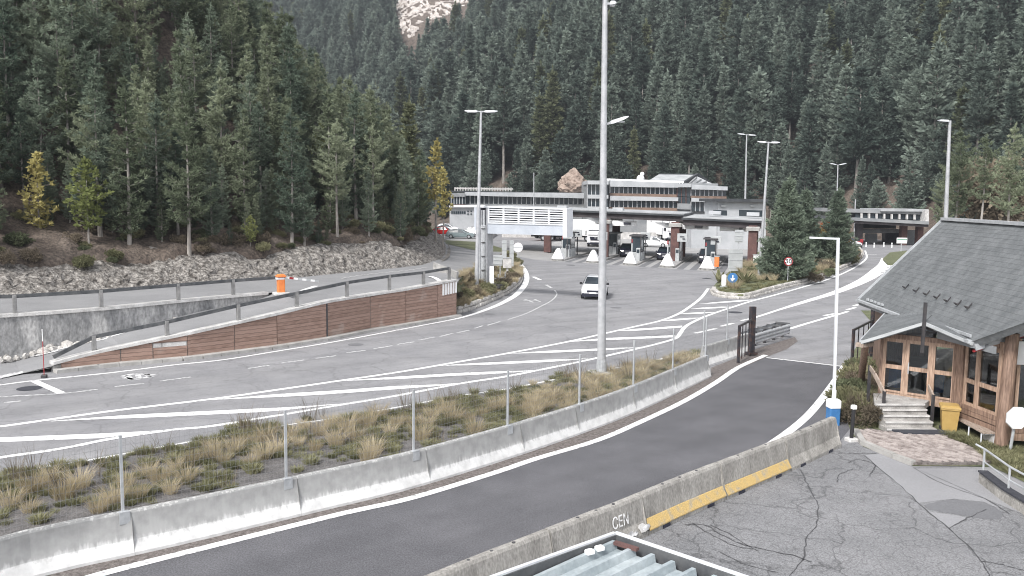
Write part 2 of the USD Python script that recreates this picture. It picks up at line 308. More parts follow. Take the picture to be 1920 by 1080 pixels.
def glass(name, tint=(.92, .95, .95), ior=1.6, rough=.03):
    return usdkit.material(stage, '/World/Looks/' + name, {'f': ('fresnel', {'IOR': ior}), 't': ('transparent_bsdf', {'color': tint}), 'g': ('glossy_bsdf', {'roughness': rough}), 'm': ('mix_closure', {})},
                           [('f.fac', 'm.fac'), ('t.BSDF', 'm.closure1'), ('g.BSDF', 'm.closure2')], surface='m.closure')
K['pane'] = glass('clear_pane', (.75, .8, .82), 1.9)
def worn_paint(name, col, under, scale=6., lo=.36, hi=.46):
    return mat(name, under, col, scale, 8., rough=.7, lo=lo, hi=hi, fine=.07, fscale=30.)
K['line'] = worn_paint('road_paint', (.8, .8, .8), (.33, .33, .33), 6., .35, .45)
K['line_worn'] = worn_paint('worn_road_paint', (.66, .66, .66), (.28, .28, .285), 7., .4, .56)
def painted(name, col, rough=.28):
    return usdkit.material(stage, '/World/Looks/' + name, {'p': ('principled_bsdf', {'base_color': col, 'roughness': rough, 'coat_weight': .6, 'coat_roughness': .08})}, [], surface='p.BSDF')
K['car_white'] = painted('white_car_paint', (.78, .78, .79)); K['car_black'] = painted('black_car_paint', (.014, .015, .03)); K['car_red'] = painted('red_car_paint', (.5, .02, .02)); K['car_grey'] = painted('grey_car_paint', (.22, .27, .28)); K['car_dark'] = painted('dark_car_paint', (.03, .032, .04))
K['headlight'] = usdkit.material(stage, '/World/Looks/lit_headlight', {'e': ('emission', {'color': (1., .97, .9), 'strength': 3.0})}, [], surface='e.emission')
K['lens'] = mat('headlight_lens', (.7, .72, .75), rough=.15)
# barrier: whitewashed foot, grey streaked upper face, pale top
K['njbarrier'] = usdkit.material(stage, '/World/Looks/whitewashed_barrier', {
    'g': ('geometry', {}), 'sx': ('separate_xyz', {}), 'mp': ('mapping', {'scale': (1, 1, .13)}), 'n': ('noise_texture', {'scale': 14., 'detail': 4.}), 'n0': ('noise_texture', {'scale': 3.5, 'detail': 6.}),
    'w': ('math', {'math_type': 'multiply_add', 'value2': .4, 'value3': -.2}), 'a': ('math', {'math_type': 'add'}), 'r': ('rgb_ramp', {'ramp': [(.27, (.66, .66, .655)), (.38, (.42, .42, .415)), (.9, (.33, .33, .325)), (.95, (.56, .555, .545))]}),
    'sr': ('rgb_ramp', {'ramp': [(.35, (.8, .8, .8)), (.6, (1, 1, 1))]}), 'mu': ('mix', {'mix_type': 'multiply', 'fac': 1.}), 'p': ('principled_bsdf', {'roughness': .85})},
    [('g.position', 'sx.vector'), ('g.position', 'mp.vector'), ('mp.vector', 'n.vector'), ('g.position', 'n0.vector'), ('n.fac', 'w.value1'), ('w.value', 'a.value1'), ('sx.z', 'a.value2'), ('a.value', 'r.fac'), ('n0.fac', 'sr.fac'), ('r.color', 'mu.color1'), ('sr.color', 'mu.color2'), ('mu.color', 'p.base_color')], surface='p.BSDF')
# brown boards: each board its own tone
K['brown_board'] = usdkit.material(stage, '/World/Looks/brown_board', {
    'oi': ('object_info', {}), 'g': ('geometry', {}), 'mp': ('mapping', {'scale': (1.2, 1.2, 5.)}), 'n': ('noise_texture', {'scale': 2.2, 'detail': 6.}), 'ad': ('math', {'math_type': 'multiply_add', 'value2': .3}),
    'r': ('rgb_ramp', {'ramp': [(.3, (.19, .118, .09)), (.75, (.31, .208, .168))]}), 'nl': ('noise_texture', {'scale': .9, 'detail': 7.}), 'rl': ('rgb_ramp', {'ramp': [(.62, (0, 0, 0)), (.7, (.5, .5, .5))]}), 'mx': ('mix', {'color2': (.4, .33, .29)}), 'p': ('principled_bsdf', {'roughness': .8})},
    [('g.position', 'mp.vector'), ('mp.vector', 'n.vector'), ('oi.random', 'ad.value1'), ('n.fac', 'ad.value3'), ('ad.value', 'r.fac'), ('g.position', 'nl.vector'), ('nl.fac', 'rl.fac'), ('rl.color', 'mx.fac'), ('r.color', 'mx.color1'), ('mx.color', 'p.base_color')], surface='p.BSDF')
K['paver'] = usdkit.material(stage, '/World/Looks/pink_paver', {
    'oi': ('object_info', {}), 'g': ('geometry', {}), 'n': ('noise_texture', {'scale': 5., 'detail': 6.}), 'ad': ('math', {'math_type': 'multiply_add', 'value2': .5}),
    'r': ('rgb_ramp', {'ramp': [(.35, (.2, .168, .157)), (.95, (.4, .352, .332))]}), 'p': ('principled_bsdf', {'roughness': .85})},
    [('g.position', 'n.vector'), ('oi.random', 'ad.value1'), ('n.fac', 'ad.value3'), ('ad.value', 'r.fac'), ('r.color', 'p.base_color')], surface='p.BSDF')
rng = np.random.default_rng(7)
# ================================================================== SETTING: ground and roads
ground = obj('ground', MB().sheet([(-700, -60), (700, -60), (700, 900), (-700, 900)], -.06), K['valley'], kind='structure')
main_road = obj('main_road', MB().sheet([(-75, -20), (48, -20), (58, 120), (75, 168), (-45, 182), (-45, 120), (-30, 60), (-75, 20)], 0.), K['old_asphalt'], kind='structure')
def P3(l): return np.array([G(u, v, z) for u, v, z in l])
# --- dark resurfaced lane
WL_px = [(110, 1108), (190, 1080), (427, 1020), (640, 967), (773, 937), (927, 890), (1007, 863), (1120, 829), (1200, 795), (1280, 757), (1340, 722), (1385, 692), (1436, 669)]
nl = smooth(Gs(WL_px), 4)
rb_px = [(1575, 688), (1572, 740), (1597, 800), (1560, 845), (1440, 895), (1280, 965), (1190, 1010), (1060, 1068), (700, 1230), (300, 1390)]
nr = Gs(rb_px)
new_road = obj('access_road', MB().sheet(np.vstack([Gs([(-250, 1215)]), nl, nr]), .004), K['new_asphalt'], kind='structure')
# --- cracked apron in front of the shed and the chalet
bl_px = [(700, 1240), (1060, 1075), (1190, 1017), (1283, 973), (1350, 943), (1500, 877), (1593, 830)]
apron = obj('parking_apron', MB().sheet(np.vstack([Gs(bl_px), Gs([(1612, 832), (1677, 862), (1712, 876), (1859, 878), (1903, 899), (2100, 985), (2500, 1250), (1800, 1600)])]), .006), K['parking'], kind='structure')
def patch(name, px, m, z=.011): return obj(name, MB().sheet(Gs(px), z), m, apron)
patch('repair_patch', [(1622, 854), (1649, 851), (1712, 877), (1768, 901), (1846, 936), (1880, 958), (1846, 942), (1789, 936), (1763, 939), (1721, 944)], K['patch_light'])
patch('repair_patch', [(1732, 948), (1763, 940), (1789, 937), (1846, 943), (1880, 961), (1877, 974), (1846, 974), (1799, 966), (1742, 957)], K['patch_dark'], .012)
patch('repair_patch', [(1742, 960), (1799, 968), (1812, 972), (1779, 992)], K['patch_light'], .011)
patch('ramp_slab', [(1716, 879), (1859, 879), (1903, 899), (1980, 935), (1980, 985), (1900, 958), (1846, 935), (1768, 900)], K['patch_light'], .013)
def crack(px, w=.035):
    p = smooth(Gs(px), 6); p[:, :2] += (rng.random((len(p), 2)) - .5) * .05
    return obj('sealed_crack', MB().ribbon(p, w * (.35 + .9 * rng.random(len(p))), .015), K['crack'], apron)
for px in ([(1283, 985), (1320, 985), (1352, 1003), (1395, 1022), (1450, 1035), (1490, 1043), (1520, 1055)], [(1330, 985), (1370, 1003), (1398, 1022), (1420, 1034)], [(1300, 983), (1345, 1010), (1385, 1026), (1410, 1030)],
           [(1500, 880), (1512, 905), (1522, 925), (1534, 950), (1530, 985), (1512, 1010), (1505, 1050), (1475, 1085)], [(1622, 856), (1680, 905), (1737, 957), (1780, 993), (1835, 1045), (1856, 1085)],
           [(1712, 878), (1757, 903), (1800, 920), (1846, 936), (1895, 965)], [(1592, 868), (1610, 862), (1640, 872), (1636, 883), (1630, 895)], [(1570, 905), (1575, 890), (1600, 880)], [(1780, 992), (1815, 972), (1850, 955)],
           [(1590, 850), (1625, 851), (1655, 850)], [(1840, 1053), (1880, 1060), (1925, 1072)], [(1350, 1035), (1400, 1060), (1460, 1075)]):
    crack(px, .045 if px[0] == (1283, 985) else .03)
# --- grass and soil round the chalet
verge = obj('grass_verge', MB().sheet(np.vstack([Gs([(1597, 815), (1578, 760), (1583, 690), (1612, 640), (1640, 600)]), [[19, 42, 0], [24, 60, 0], [48, 60, 0], [48, 18, 0], [22, 18, 0]], Gs([(1990, 940), (1903, 896), (1859, 876), (1712, 874), (1618, 838)])]), .018), K['grass_ground'], kind='structure')
# --- median strip with dark gravel
ME_px = [(-160, 925), (0, 891), (163, 867), (367, 830), (530, 802), (618, 789), (708, 774), (779, 761), (853, 747), (960, 731), (1080, 707), (1135, 697), (1203, 685), (1279, 667), (1307, 661)]
NJ_px = [(-140, 1150), (83, 1080), (320, 1027), (640, 950), (773, 917), (967, 857), (1110, 807), (1200, 771), (1280, 733), (1334, 707)]
me = smooth(Gs(ME_px), 4); nj = smooth(Gs(NJ_px), 4)
mid = nj.copy(); mid[:, :2] += side(nj) * .5
med_poly = np.vstack([me, mid[::-1]])
median = obj('median_strip', MB().sheet(med_poly, .012), K['soil'], kind='structure')
med_shape = Polygon(med_poly[:, :2]).buffer(0)
# gutter of dirt between the barrier foot and the white line
gut = MB(); a_ = nj.copy(); a_[:, :2] += side(nj) * .1; gut.sheet(np.vstack([a_, Gs(WL_px)[::-1][1:], Gs([(-180, 1200)])]), .008)
gutter = obj('gutter_strip', gut, K['debris'], kind='structure')
tail = obj('gutter_strip', MB().sheet(Gs([(1334, 708), (1333, 690), (1390, 668), (1416, 655), (1490, 632), (1496, 640), (1475, 655), (1436, 670), (1385, 693)]), .0085), K['debris'], kind='structure')

# --- painted markings, each its own mesh on the road it lies on
def line(px, w, z=.006, m='line', par=None, name='edge_line', n=5, raw=False):
    p = smooth(Gs(px), n) if len(px) > 2 else Gs(px)
    return obj(name, MB().ribbon(p, w, z), K[m], par or main_road)
line([(x, y - 3) for x, y in WL_px], .26, .013, par=new_road)
line([(1586, 683), (1557, 727), (1513, 781), (1447, 832), (1380, 869), (1280, 915), (1190, 955)], .3, .010, par=new_road)
line([(1437, 671), (1576, 687)], .14, .014, 'line', new_road, 'stop_line')
L1 = [(-150, 742), (0, 722), (71, 713), (208, 699), (320, 685), (420, 674.5), (520, 658.5), (615, 643), (695, 628.5), (795, 609.5), (840, 601), (869, 594.5), (904, 583.5), (944, 567), (972, 549), (986, 529), (986, 512), (977, 497), (965, 486)]
line(L1[:11], .16)
line(L1[10:], np.r_[np.linspace(.16, .5, 20), np.full(21, .5)])
line([(63, 714), (115, 737)], .3, name='bay_line'); line([(-60, 749), (0, 744), (115, 738), (183, 730)], .12, name='lane_dash', m='line_worn')
for a, b in [((215, 725), (270, 719)), ((300, 714.5), (358, 707)), ((465, 691), (505, 685)), ((527, 681), (570, 675)), ((592, 672), (630, 667)), ((650, 661.5), (685, 657)), ((701, 654), (735, 648.5)), ((745, 646), (776, 641)), ((785, 638), (815, 632)), ((825, 631), (850, 625)), ((857, 624), (880, 619)), ((890, 615.5), (905, 611)), ((914, 610), (938, 603)), ((8, 755), (40, 752))]:
    line([a, b], .13, name='lane_dash', m='line_worn')
line([(953, 599), (975, 592), (993, 585), (1015, 574), (1035, 563), (1044, 552), (1040, 544)], .1, m='line_worn', name='lane_dash')
line([(1000, 519), (1013, 525)], .35, name='lane_dash'); line([(1024, 534), (1034, 540)], .25, name='lane_dash', m='line_worn')
for seg in ([(982, 564.5), (996, 563), (1008, 564)], [(984, 561), (1000, 567)], [(1002, 561), (1013, 566)]): line(seg, .16, name='arrow_marking', m='line_worn')
for seg in ([(228, 706), (252, 701.5), (290, 703.5)], [(232, 708), (255, 711), (288, 705.5)], [(240, 704), (246, 712)], [(258, 703), (262, 710)], [(275, 702), (280, 707)]): line(seg, .22, name='letter_marking', m='line_worn')
L2 = [(-150, 818), (0, 800), (200, 772), (400, 748), (520, 731), (630, 715), (749, 697.5), (860, 678.5), (960, 661), (1064, 641), (1135, 625), (1190, 612.5), (1238, 601.5), (1272, 588.5), (1295, 574), (1315, 558), (1328, 541)]
L3 = [(-150, 882), (0, 858), (112, 842), (208, 823), (321, 806.5), (400, 798.5), (520, 779), (630, 760.5), (749, 741), (864, 719), (960, 704), (1100, 675.5), (1203, 652), (1255, 638.5), (1270, 632), (1276, 624), (1287, 611), (1316, 596), (1346, 585), (1375, 575.5), (1411, 564), (1450, 554), (1496, 541), (1540, 528), (1580, 513), (1610, 497), (1625, 483), (1622, 470)]
line(L2, .24); line(L3, .24)
line([(-150, 920), (0, 889)] + [(x, y - 3) for x, y in ME_px[2:]], .13, .015)
def stripe(pts, h, tips=(1, 1)):
    "zebra stripe: centre line in the photograph, half thickness in its pixels, tapering to its tips"
    p = np.array(pts, float); q = np.linspace(0, 1, 12); s = np.r_[0, np.cumsum(np.hypot(*np.diff(p, axis=0).T))]; s /= s[-1]
    x, y = np.interp(q, s, p[:, 0]), np.interp(q, s, p[:, 1]); t = np.minimum(1, np.minimum(q / .3 if tips[0] else 9, (1 - q) / .25 if tips[1] else 9)); t = .85 * h * np.maximum(t, .12)
    return obj('zebra_stripe', MB().sheet(Gs(list(zip(x, y - t)) + list(zip(x, y + t))[::-1]), .0075), K['line'], main_road)
stripe([(-170, 832), (0, 825), (200, 817), (321, 806.5)], 5., (0, 1)); stripe([(96, 790), (208, 783), (400, 774), (520, 768), (632, 758)], 4., (1, 1)); stripe([(395, 750), (520, 742), (640, 735), (726, 728), (841, 721.5), (872, 717.5)], 3.5)
stripe([(636, 714.5), (749, 708.5), (860, 702), (960, 697.5), (1010, 694.5)], 2.7); stripe([(820, 686), (960, 680), (1055, 675.5), (1105, 672.5)], 2.4); stripe([(954, 663), (1060, 658.5), (1135, 655), (1203, 651.5)], 2.2)
stripe([(1064, 641), (1135, 636), (1200, 633.5), (1266, 630.5)], 2.2, (1, 0)); stripe([(1155, 621), (1215, 617), (1279, 612.5)], 2., (1, 0)); stripe([(1238, 602), (1313, 596)], 1.6); stripe([(1272, 589), (1343, 585.5)], 1.4); stripe([(1295, 579), (1375, 575.5)], 1.4); stripe([(1311, 570), (1380, 565), (1415, 562)], 1.3)
L5 = [(1389, 601.5), (1415, 595.5), (1460, 581), (1505, 567), (1567, 548), (1613, 529), (1640, 513), (1658, 497), (1662, 484)]
line(L5, np.interp(np.linspace(0, 1, 41), [0, .25, .5, .8, 1], [.2, .28, .75, 1.6, 1.2]))
for a, b in [((1303, 625), (1343, 616)), ((1352, 612), (1375, 606))]: line([a, b], .22, name='lane_dash')
line([(1479, 617), (1520, 604.5), (1567, 591)], .26); line([(1567, 591), (1590, 584)], .26, name='lane_dash')
for a, b in [((1588, 581), (1604, 576.5)), ((1600, 574), (1620, 568)), ((1545, 592), (1566, 588))]: line([a, b], .26, name='lane_dash', m='line')
for k in range(5): line([(1650 + 6.5 * k, 510 - 4.2 * k), (1659 + 6.5 * k, 512 - 4.2 * k)], .3, name='hatch_bar')
for k in range(6): line([(1618 + 4.6 * k, 477 + .15 * k), (1620.5 + 4.6 * k, 477 + .15 * k)], .5, name='stop_dash')
# manhole covers and iron gratings
for (u, v, r) in [(55, 728, .45), (667, 646, .4), (918, 589, .35), (1155, 577, .4), (1378, 585.5, .5), (1205, 504, .4), (1325, 522, .45), (1070, 497, .5)]:
    p = G(u, v, .009); c = [(p[0] + r * math.cos(a), p[1] + r * math.sin(a)) for a in np.arange(16) * math.pi / 8]; obj('manhole_cover', MB().sheet(c, .0095), K['patch_dark' if r < .42 else 'mat_dark'], main_road)

# ================================================================== ramp, retaining walls, upper road
WB = [(100, 693), (180, 683), (353, 668), (520, 647), (613, 632), (695, 616), (761, 606), (856, 590)]; WT = [683, 662, 627, 590, 567, 554, 544, 526]
wall_b = np.array([G(u, v, .12) for u, v in WB]); wall_z = np.array([topz(p, v) for p, v in zip(wall_b, WT)])
wall_s = np.r_[0, np.cumsum(np.linalg.norm(np.diff(wall_b[:, :2], axis=0), axis=1))]
def wall_at(s): return np.array([np.interp(s, wall_s, wall_b[:, 0]), np.interp(s, wall_s, wall_b[:, 1]), np.interp(s, wall_s, wall_z)])
s600 = np.interp(590, [p[0] for p in WB], wall_s)
CT = Gs([(-420, 622), (-200, 607), (0, 592), (100, 585.5), (200, 578), (300, 568), (400, 558), (520, 548)], 2.1)
BB = np.vstack([[[-75, 14, 2.1], [-48, 28, 2.1]], Gs([(-150, 572), (0, 560), (200, 545), (420, 529), (537, 522), (665, 510), (760, 500), (805, 492.5)], 2.1), P3([(832, 479, 1.9), (836, 462, 1.3), (829, 451, .9)]), [[-13, 148, .5], [-30, 180, 0], [-70, 205, 0], [-130, 225, 0]]])
bbs = resample(smooth(BB, 6), .5)
def quadstrip(A, B): n = len(A); return MB().raw(np.vstack([A, B]), [[i, i + 1, n + i + 1, n + i] for i in range(n - 1)])
ns = np.linspace(0, s600, 14); near = np.array([wall_at(s) for s in ns]); near[:, 2] -= .07
ctr = resample(CT, .4); tree_ct = cKDTree(ctr[:, :2]); far = ctr[tree_ct.query(near[:, :2])[1]].copy()
far[-1] = CT[-1]; far[:, 2] = near[:, 2]; far[-1, 2] = 2.1
pre_n = P3([(-250, 735, 0.01), (-60, 712, .01), (40, 700, .05)]); pre_f = ctr[tree_ct.query(pre_n[:, :2] + [-2.5, 3.5])[1]].copy(); pre_f[:, 2] = [.01, .02, .1]
ramp = obj('ramp_road', quadstrip(np.vstack([pre_n, near]), np.vstack([pre_f, far])), K['ramp_asphalt'], kind='structure')
rs = np.vstack([wall_at(s) for s in np.linspace(s600, wall_s[-1], 8)]); rs[:, 2] = np.minimum(rs[:, 2] - .07, 2.13)
un = np.vstack([resample(CT, 2.5), rs, P3([(875, 509, 1.8), (900, 500, 1.45), (935, 486, .8), (968, 472, .15)])]); un[len(resample(CT, 2.5)) - 1] = far[-1]
bt = cKDTree(bbs[:, :2]); uf = []
kk = np.linspace(0, 1, len(un)); i0 = bt.query([-62, 21])[1]; i1 = bt.query(G(830, 452, .95)[:2])[1]
idx = bt.query(un[:, :2])[1]; idx = np.maximum.accumulate(np.clip(idx, i0, i1)); idx[-4:] = np.linspace(idx[-5], i1, 5)[1:].astype(int)
uf = bbs[idx].copy(); uf[:, :2] += side(bbs)[idx] * .4
upper = obj('upper_road', quadstrip(un, uf), K['ramp_asphalt'], kind='structure')
obj('edge_line', MB().ribbon(np.c_[(near * .12 + far * .88)[:10, :2], near[:10, 2] + .012], .12), K['line'], ramp)
obj('edge_line', MB().ribbon(np.vstack([P3([(-60, 683, .03), (0, 674, .05)]), np.c_[(near * .2 + far * .8)[:2, :2], near[:2, 2] + .03]]), .15), K['line'], ramp)
obj('edge_line', MB().ribbon(P3([(-60, 722, .02), (0, 707, .03), (40, 698, .06), (95, 688, .2)]), .45), K['line_worn'], ramp)
obj('edge_line', MB().ribbon(P3([(566, 545, 2.13), (592, 536, 2.13)]), .3), K['line'], upper)
obj('edge_line', MB().ribbon(smooth(P3([(806, 518, 2.16), (816, 521, 2.16), (824, 527, 2.16), (818, 531, 2.16)]), 5), .3), K['line'], upper)
obj('edge_line', MB().ribbon(smooth(P3([(640, 522, 2.13), (690, 514, 2.13), (760, 507, 2.13), (800, 501, 2.13)]), 5), .1), K['line_worn'], upper)
# brown boarded retaining wall
bw = thing('retaining_wall', 'long brown boarded retaining wall below the ramp, low at its left end', 'retaining wall', wall_at(wall_s[3]) * [1, 1, 0])
joints = [wall_s[0] + .3] + [np.interp(u, [p[0] for p in WB], wall_s) for u in (225, 285, 352, 437, 520, 613, 695, 761, 818)] + [wall_s[-1]]
core = MB(); cs = np.linspace(wall_s[0], wall_s[-1], 26); C = np.array([wall_at(s) for s in cs]); N_ = side(C)
core.rings([np.array([[p[0] + n[0] * .05, p[1] + n[1] * .05, 0], [p[0] + n[0] * .3, p[1] + n[1] * .3, 0], [p[0] + n[0] * .3, p[1] + n[1] * .3, p[2] - .03], [p[0] + n[0] * .05, p[1] + n[1] * .05, p[2] - .03]]) for p, n in zip(C, N_)])
obj('wall_core', core, K['concrete'], bw)
cop = MB(); cop.rings([np.array([[p[0] - n[0] * .06, p[1] - n[1] * .06, p[2] - .03], [p[0] + n[0] * .42, p[1] + n[1] * .42, p[2] - .03], [p[0] + n[0] * .42, p[1] + n[1] * .42, p[2] + .1], [p[0] - n[0] * .06, p[1] - n[1] * .06, p[2] + .1]]) for p, n in zip(C, N_)])
obj('coping', cop, K['coping'], bw)
def wall_board(name, poly, s0, s1, m, proud=.0, th=.05):
    "board in the wall's own plane between stations; poly in (station, height)"
    q = np.asarray(poly.exterior.coords)[:-1]
    if len(q) < 3: return
    a, b = wall_at(s0), wall_at(s1); d = (b - a)[:2] / (s1 - s0); n = np.array([-d[1], d[0]])
    f = np.array([[a[0] + d[0] * (s - s0) - n[0] * proud, a[1] + d[1] * (s - s0) - n[1] * proud, h] for s, h in q])
    if not poly.exterior.is_ccw: f = f[::-1]
    k = f.copy(); k[:, 0] += n[0] * th; k[:, 1] += n[1] * th
    return obj(name, MB().rings([k, f]), m, bw)
for j in range(len(joints) - 1):
    a, b = joints[j] + .02, joints[j + 1] - .02
    za, zb = wall_at(a)[2] - .035, wall_at(b)[2] - .035
    P = Polygon([(a, .14), (b, .14), (b, zb), (a, za)])
    cut = None
    if 2 <= j <= 2: cut = sbox(a, .62, b + .1, min(za, zb) - .06)
    for r in range(13):
        z0 = .14 + r * .18; S = P.intersection(sbox(a - 1, z0, b + 1, z0 + .166))
        if cut is not None: S = S.difference(cut)
        for g in getattr(S, 'geoms', [S]):
            if g.is_empty or g.area < .004 or g.geom_type != 'Polygon': continue
            wall_board('board', g, a, b, K['brown_board'], .006 * rng.random())
    if cut is not None:
        c = cut.intersection(P); x0, y0, x1, y1 = c.bounds; wall_board('bare_panel', sbox(x0, y0 + .01, x0 + (x1 - x0) * .24, y1 - .01), a, b, K['coping'], -.01); wall_board('bare_panel', sbox(x0 + (x1 - x0) * .27, y0 + .01, x1 - .02, y1 - .01), a, b, K['coping'], -.01)
    if j in (5,): wall_board('joint_strip', sbox(b - .02, .14, b + .08, wall_at(b)[2] - .03), a, b, K['dark_metal'], .02)
for k in range(6):
    s = wall_s[-1] - 1.42 + .25 * k; wall_board('white_slat', sbox(s, wall_at(s)[2] - .75, s + .16, wall_at(s)[2] - .06), joints[-2], joints[-1], K['white'], .03, .03)
kb = MB(); kp = wall_b[:, :2] * 1; lk = side(wall_b)
for a, b in zip(np.linspace(0, wall_s[-1], 29)[:-1], np.linspace(0, wall_s[-1], 29)[1:]):
    p, q = wall_at(a), wall_at(b - .02); d = (q - p)[:2]; d /= np.linalg.norm(d); n = np.array([-d[1], d[0]])
    A = [p[:2] - n * .42, q[:2] - n * .42, q[:2] + n * .04, p[:2] + n * .04]
    lo = np.array([[*x, 0.] for x in A]); hi = np.array([[*x, .15] for x in A])
    obj('kerb_block', MB().hexa(lo, hi), K['kerb'], bw)
# rail on the ramp wall
def rail_fence(label, pts, heights, sinks, group=None, first_low=False):
    t = thing('guard_rail', label, 'railing', pts[0], group=group)
    r = MB(); tops = [p + [0, 0, h] for p, h in zip(pts, heights)]
    for a, b in zip(tops[:-1], tops[1:]): r.bar(a, b, .1, .16)
    obj('rail', r, K['rail'], t)
    for i, (p, tp) in enumerate(zip(pts, tops)):
        if first_low and i == 0: continue
        obj('post', MB().box([p[0], p[1], (p[2] + tp[2]) / 2 + .02], [.17, .17, tp[2] - p[2] + .08], .6, .015), K['rail_post'], t)
    return t
ru = [(104, None), (180, 633), (315, 604), (449, 573), (561, 550), (655, 530), (734, 518), (797, 511), (846, 503)]
pts = []; hs = []
for u, v in ru:
    s = np.interp(u, [p[0] for p in WB], wall_s); p = wall_at(s); n = np.array([np.interp(s, cs, N_[:, 0]), np.interp(s, cs, N_[:, 1])]); p[:2] += n * .2; p[2] += .08
    pts.append(p); hs.append(.18 if v is None else max(.6, topz(p, v) - p[2]))
rail_fence('dark grey rail on short posts along the top of the brown wall', pts, hs, None, first_low=True)
# stained concrete wall of the upper road, and its rail
cw = thing('concrete_wall', 'stained grey concrete retaining wall with rubble at its foot below the upper road', 'retaining wall', [*CT[3][:2], 0])
c2 = resample(CT, .6); c2 = c2[:-1]
wv = meshkit.fbm(np.c_[c2[:, :2] * .8, c2[:, 2] * 0], 3, 3)
obj('wall_face', MB().path(c2 * [1, 1, 0], [(-.05, -.1), (.0, 2.02), (.6, 2.02), (.6, -.1)]), K['stained_wall'], cw)
obj('coping', MB().path(c2 * [1, 1, 0] + [0, 0, 2.02], [(-.08, 0), (.35, 0), (.35, .14), (-.08, .14)]), K['coping'], cw)
rub = MB()
for p, n in zip(resample(c2, .35)[::1], side(resample(c2, .35))):
    for _ in range(2):
        r = rng.uniform(.1, .3); ic = trimesh.creation.icosphere(1, r); ic.vertices *= rng.uniform(.6, 1.2, 3); ic.vertices += (rng.random((len(ic.vertices), 3)) - .5) * r * .4
        o = rng.uniform(.0, .45); ic.vertices += [p[0] - n[0] * o, p[1] - n[1] * o, np.interp(p[0], [-40, -22, -12], [.05, .15, 1.7]) + rng.uniform(0, .12)]; rub.add(ic)
tag(obj('rubble', rub, K['stone'], cw), kind='stuff')
up_px = [(-90, 558, 615), (34, 563, 595), (191, 552, 580), (324, 541, 566), (441, 534, 556), (519, 527, 548)]
pts = [G(u, b - 3, 2.16) for u, t_, b in up_px]; pts = [ctr[tree_ct.query(p[:2])[1]] * [1, 1, 0] + [0.06, .14, 2.16] for p in pts]
rail_fence('straight grey rail on square posts along the upper concrete wall', pts, [max(.75, topz(p, t_) - 2.16) for p, (u, t_, b) in zip(pts, up_px)], None)
# ---- orange boom barrier on the upper road
ob = G(527, 552, 2.1); bb = thing('boom_barrier', 'orange cabinet boom barrier with white striped arm on the upper road', 'barrier', ob)
obj('plinth', MB().box(ob + [.0, 0, .06], [.8, .65, .12], .5, .02), K['coping'], bb)
obj('cabinet', MB().box(ob + [0, 0, .52], [.38, .34, .86], .5, .03), K['orange'], bb); obj('hood', MB().box(ob + [0, 0, 1.0], [.5, .44, .08], .5, .03).box(ob + [0, 0, 1.06], [.38, .34, .08], .5, .03), K['orange'], bb)
obj('head_band', MB().box(ob + [-.04, -.02, .88], [.42, .37, .1], .5, .02), K['lens'], bb)
e = G(597, 527, 3.0); e = np.array([e[0], e[1], 2.98]); st = ob + [.2, .1, .92]; e = at(598, 527.5, ob[1] + 1.2)
for k in range(8):
    p, q = st + (e - st) * k / 8, st + (e - st) * (k + .97) / 8; obj('arm_section', MB().bar(p, q, .05, .11), K['white'] if k % 2 == 0 else (K['red'] if k < 2 else K['sign_grey']), bb)
# low concrete parapet at the end of the upper wall
pp = P3([(812, 509, 2.1), (836, 512, 2.1), (856, 523, 2.1)])
obj('parapet_wall', MB().rings([np.array([[p[0], p[1], p[2] - .3], [p[0] + .1, p[1] + .25, p[2] - .3], [p[0] + .1, p[1] + .25, z], [p[0], p[1], z]]) for p, z in zip(pp, [2.75, 2.5, 2.55])]), K['concrete'], label='low grey concrete parapet closing the end of the upper road', cat='parapet')
# snow pole at the tip of the wall
sp = G(83, 708, 0); t = thing('snow_pole', 'thin red and white snow pole by the low end of the brown wall', 'marker pole', sp); zt = topz(sp, 617)
obj('pole', MB().tube(sp, [sp[0], sp[1], zt * .75], .016), K['red'], t); obj('pole_tip', MB().tube([sp[0], sp[1], zt * .75], [sp[0], sp[1], zt], .015), K['white'], t); obj('foot', MB().box(sp + [0, 0, .06], [.22, .22, .12], .3, .02), K['dark_metal'], t)

# ================================================================== concrete barriers
NJ = [(0, 0), (0, .07), (.14, .31), (.21, .86), (.235, .9), (.365, .9), (.39, .86), (.46, .31), (.6, .07), (.6, 0)]
def barrier_run(path, step, name, labels, group, m, prof, gap=.004):
    out = []; p = resample(path, step)
    fine = resample(path, step / 4); ft = cKDTree(fine[:, :2])
    for i in range(len(p) - 1):
        a, b = ft.query(p[i, :2])[1], ft.query(p[i + 1, :2])[1]; seg = fine[a:b + 1].copy()
        d = seg[-1] - seg[0]; d /= np.linalg.norm(d); seg[0] += d * gap; seg[-1] -= d * gap
        out.append(obj(name, MB().path(seg, prof), m, label=labels(i, len(p) - 1, seg), cat='concrete barrier', group=group))
    return p, out
jp, _ = barrier_run(nj, 3.75, 'concrete_barrier', lambda i, n, s: ('white based fence barrier touching the left picture edge', 'white based fence barrier below the leftmost straw tufts', 'white based fence barrier left of the middle of the median', 'white based fence barrier along the middle straw tufts', 'white based fence barrier below the foot of the tall mast, left one', 'white based fence barrier right below the tall lamp mast', 'white based fence barrier right of the tall lamp mast', 'white based fence barrier next to the last of its row')[i] if i < min(n - 1, 8) else 'last white based barrier of the curved row, its end face showing', 'curved row of fence barriers', K['njbarrier'], NJ)
nj2 = smooth(P3([(1329, 687, 0), (1356, 678, 0), (1388, 667, 0), (1412, 659, 0)]), 4)
jp2, _ = barrier_run(nj2, 3.0, 'concrete_barrier', lambda i, n, s: ('concrete barrier of the second row, left piece', 'concrete barrier of the second row beside the dark swing gate', 'concrete barrier behind the dark swing gate post')[min(i, 2)], 'second barrier row by the gate', K['njbarrier'], NJ)
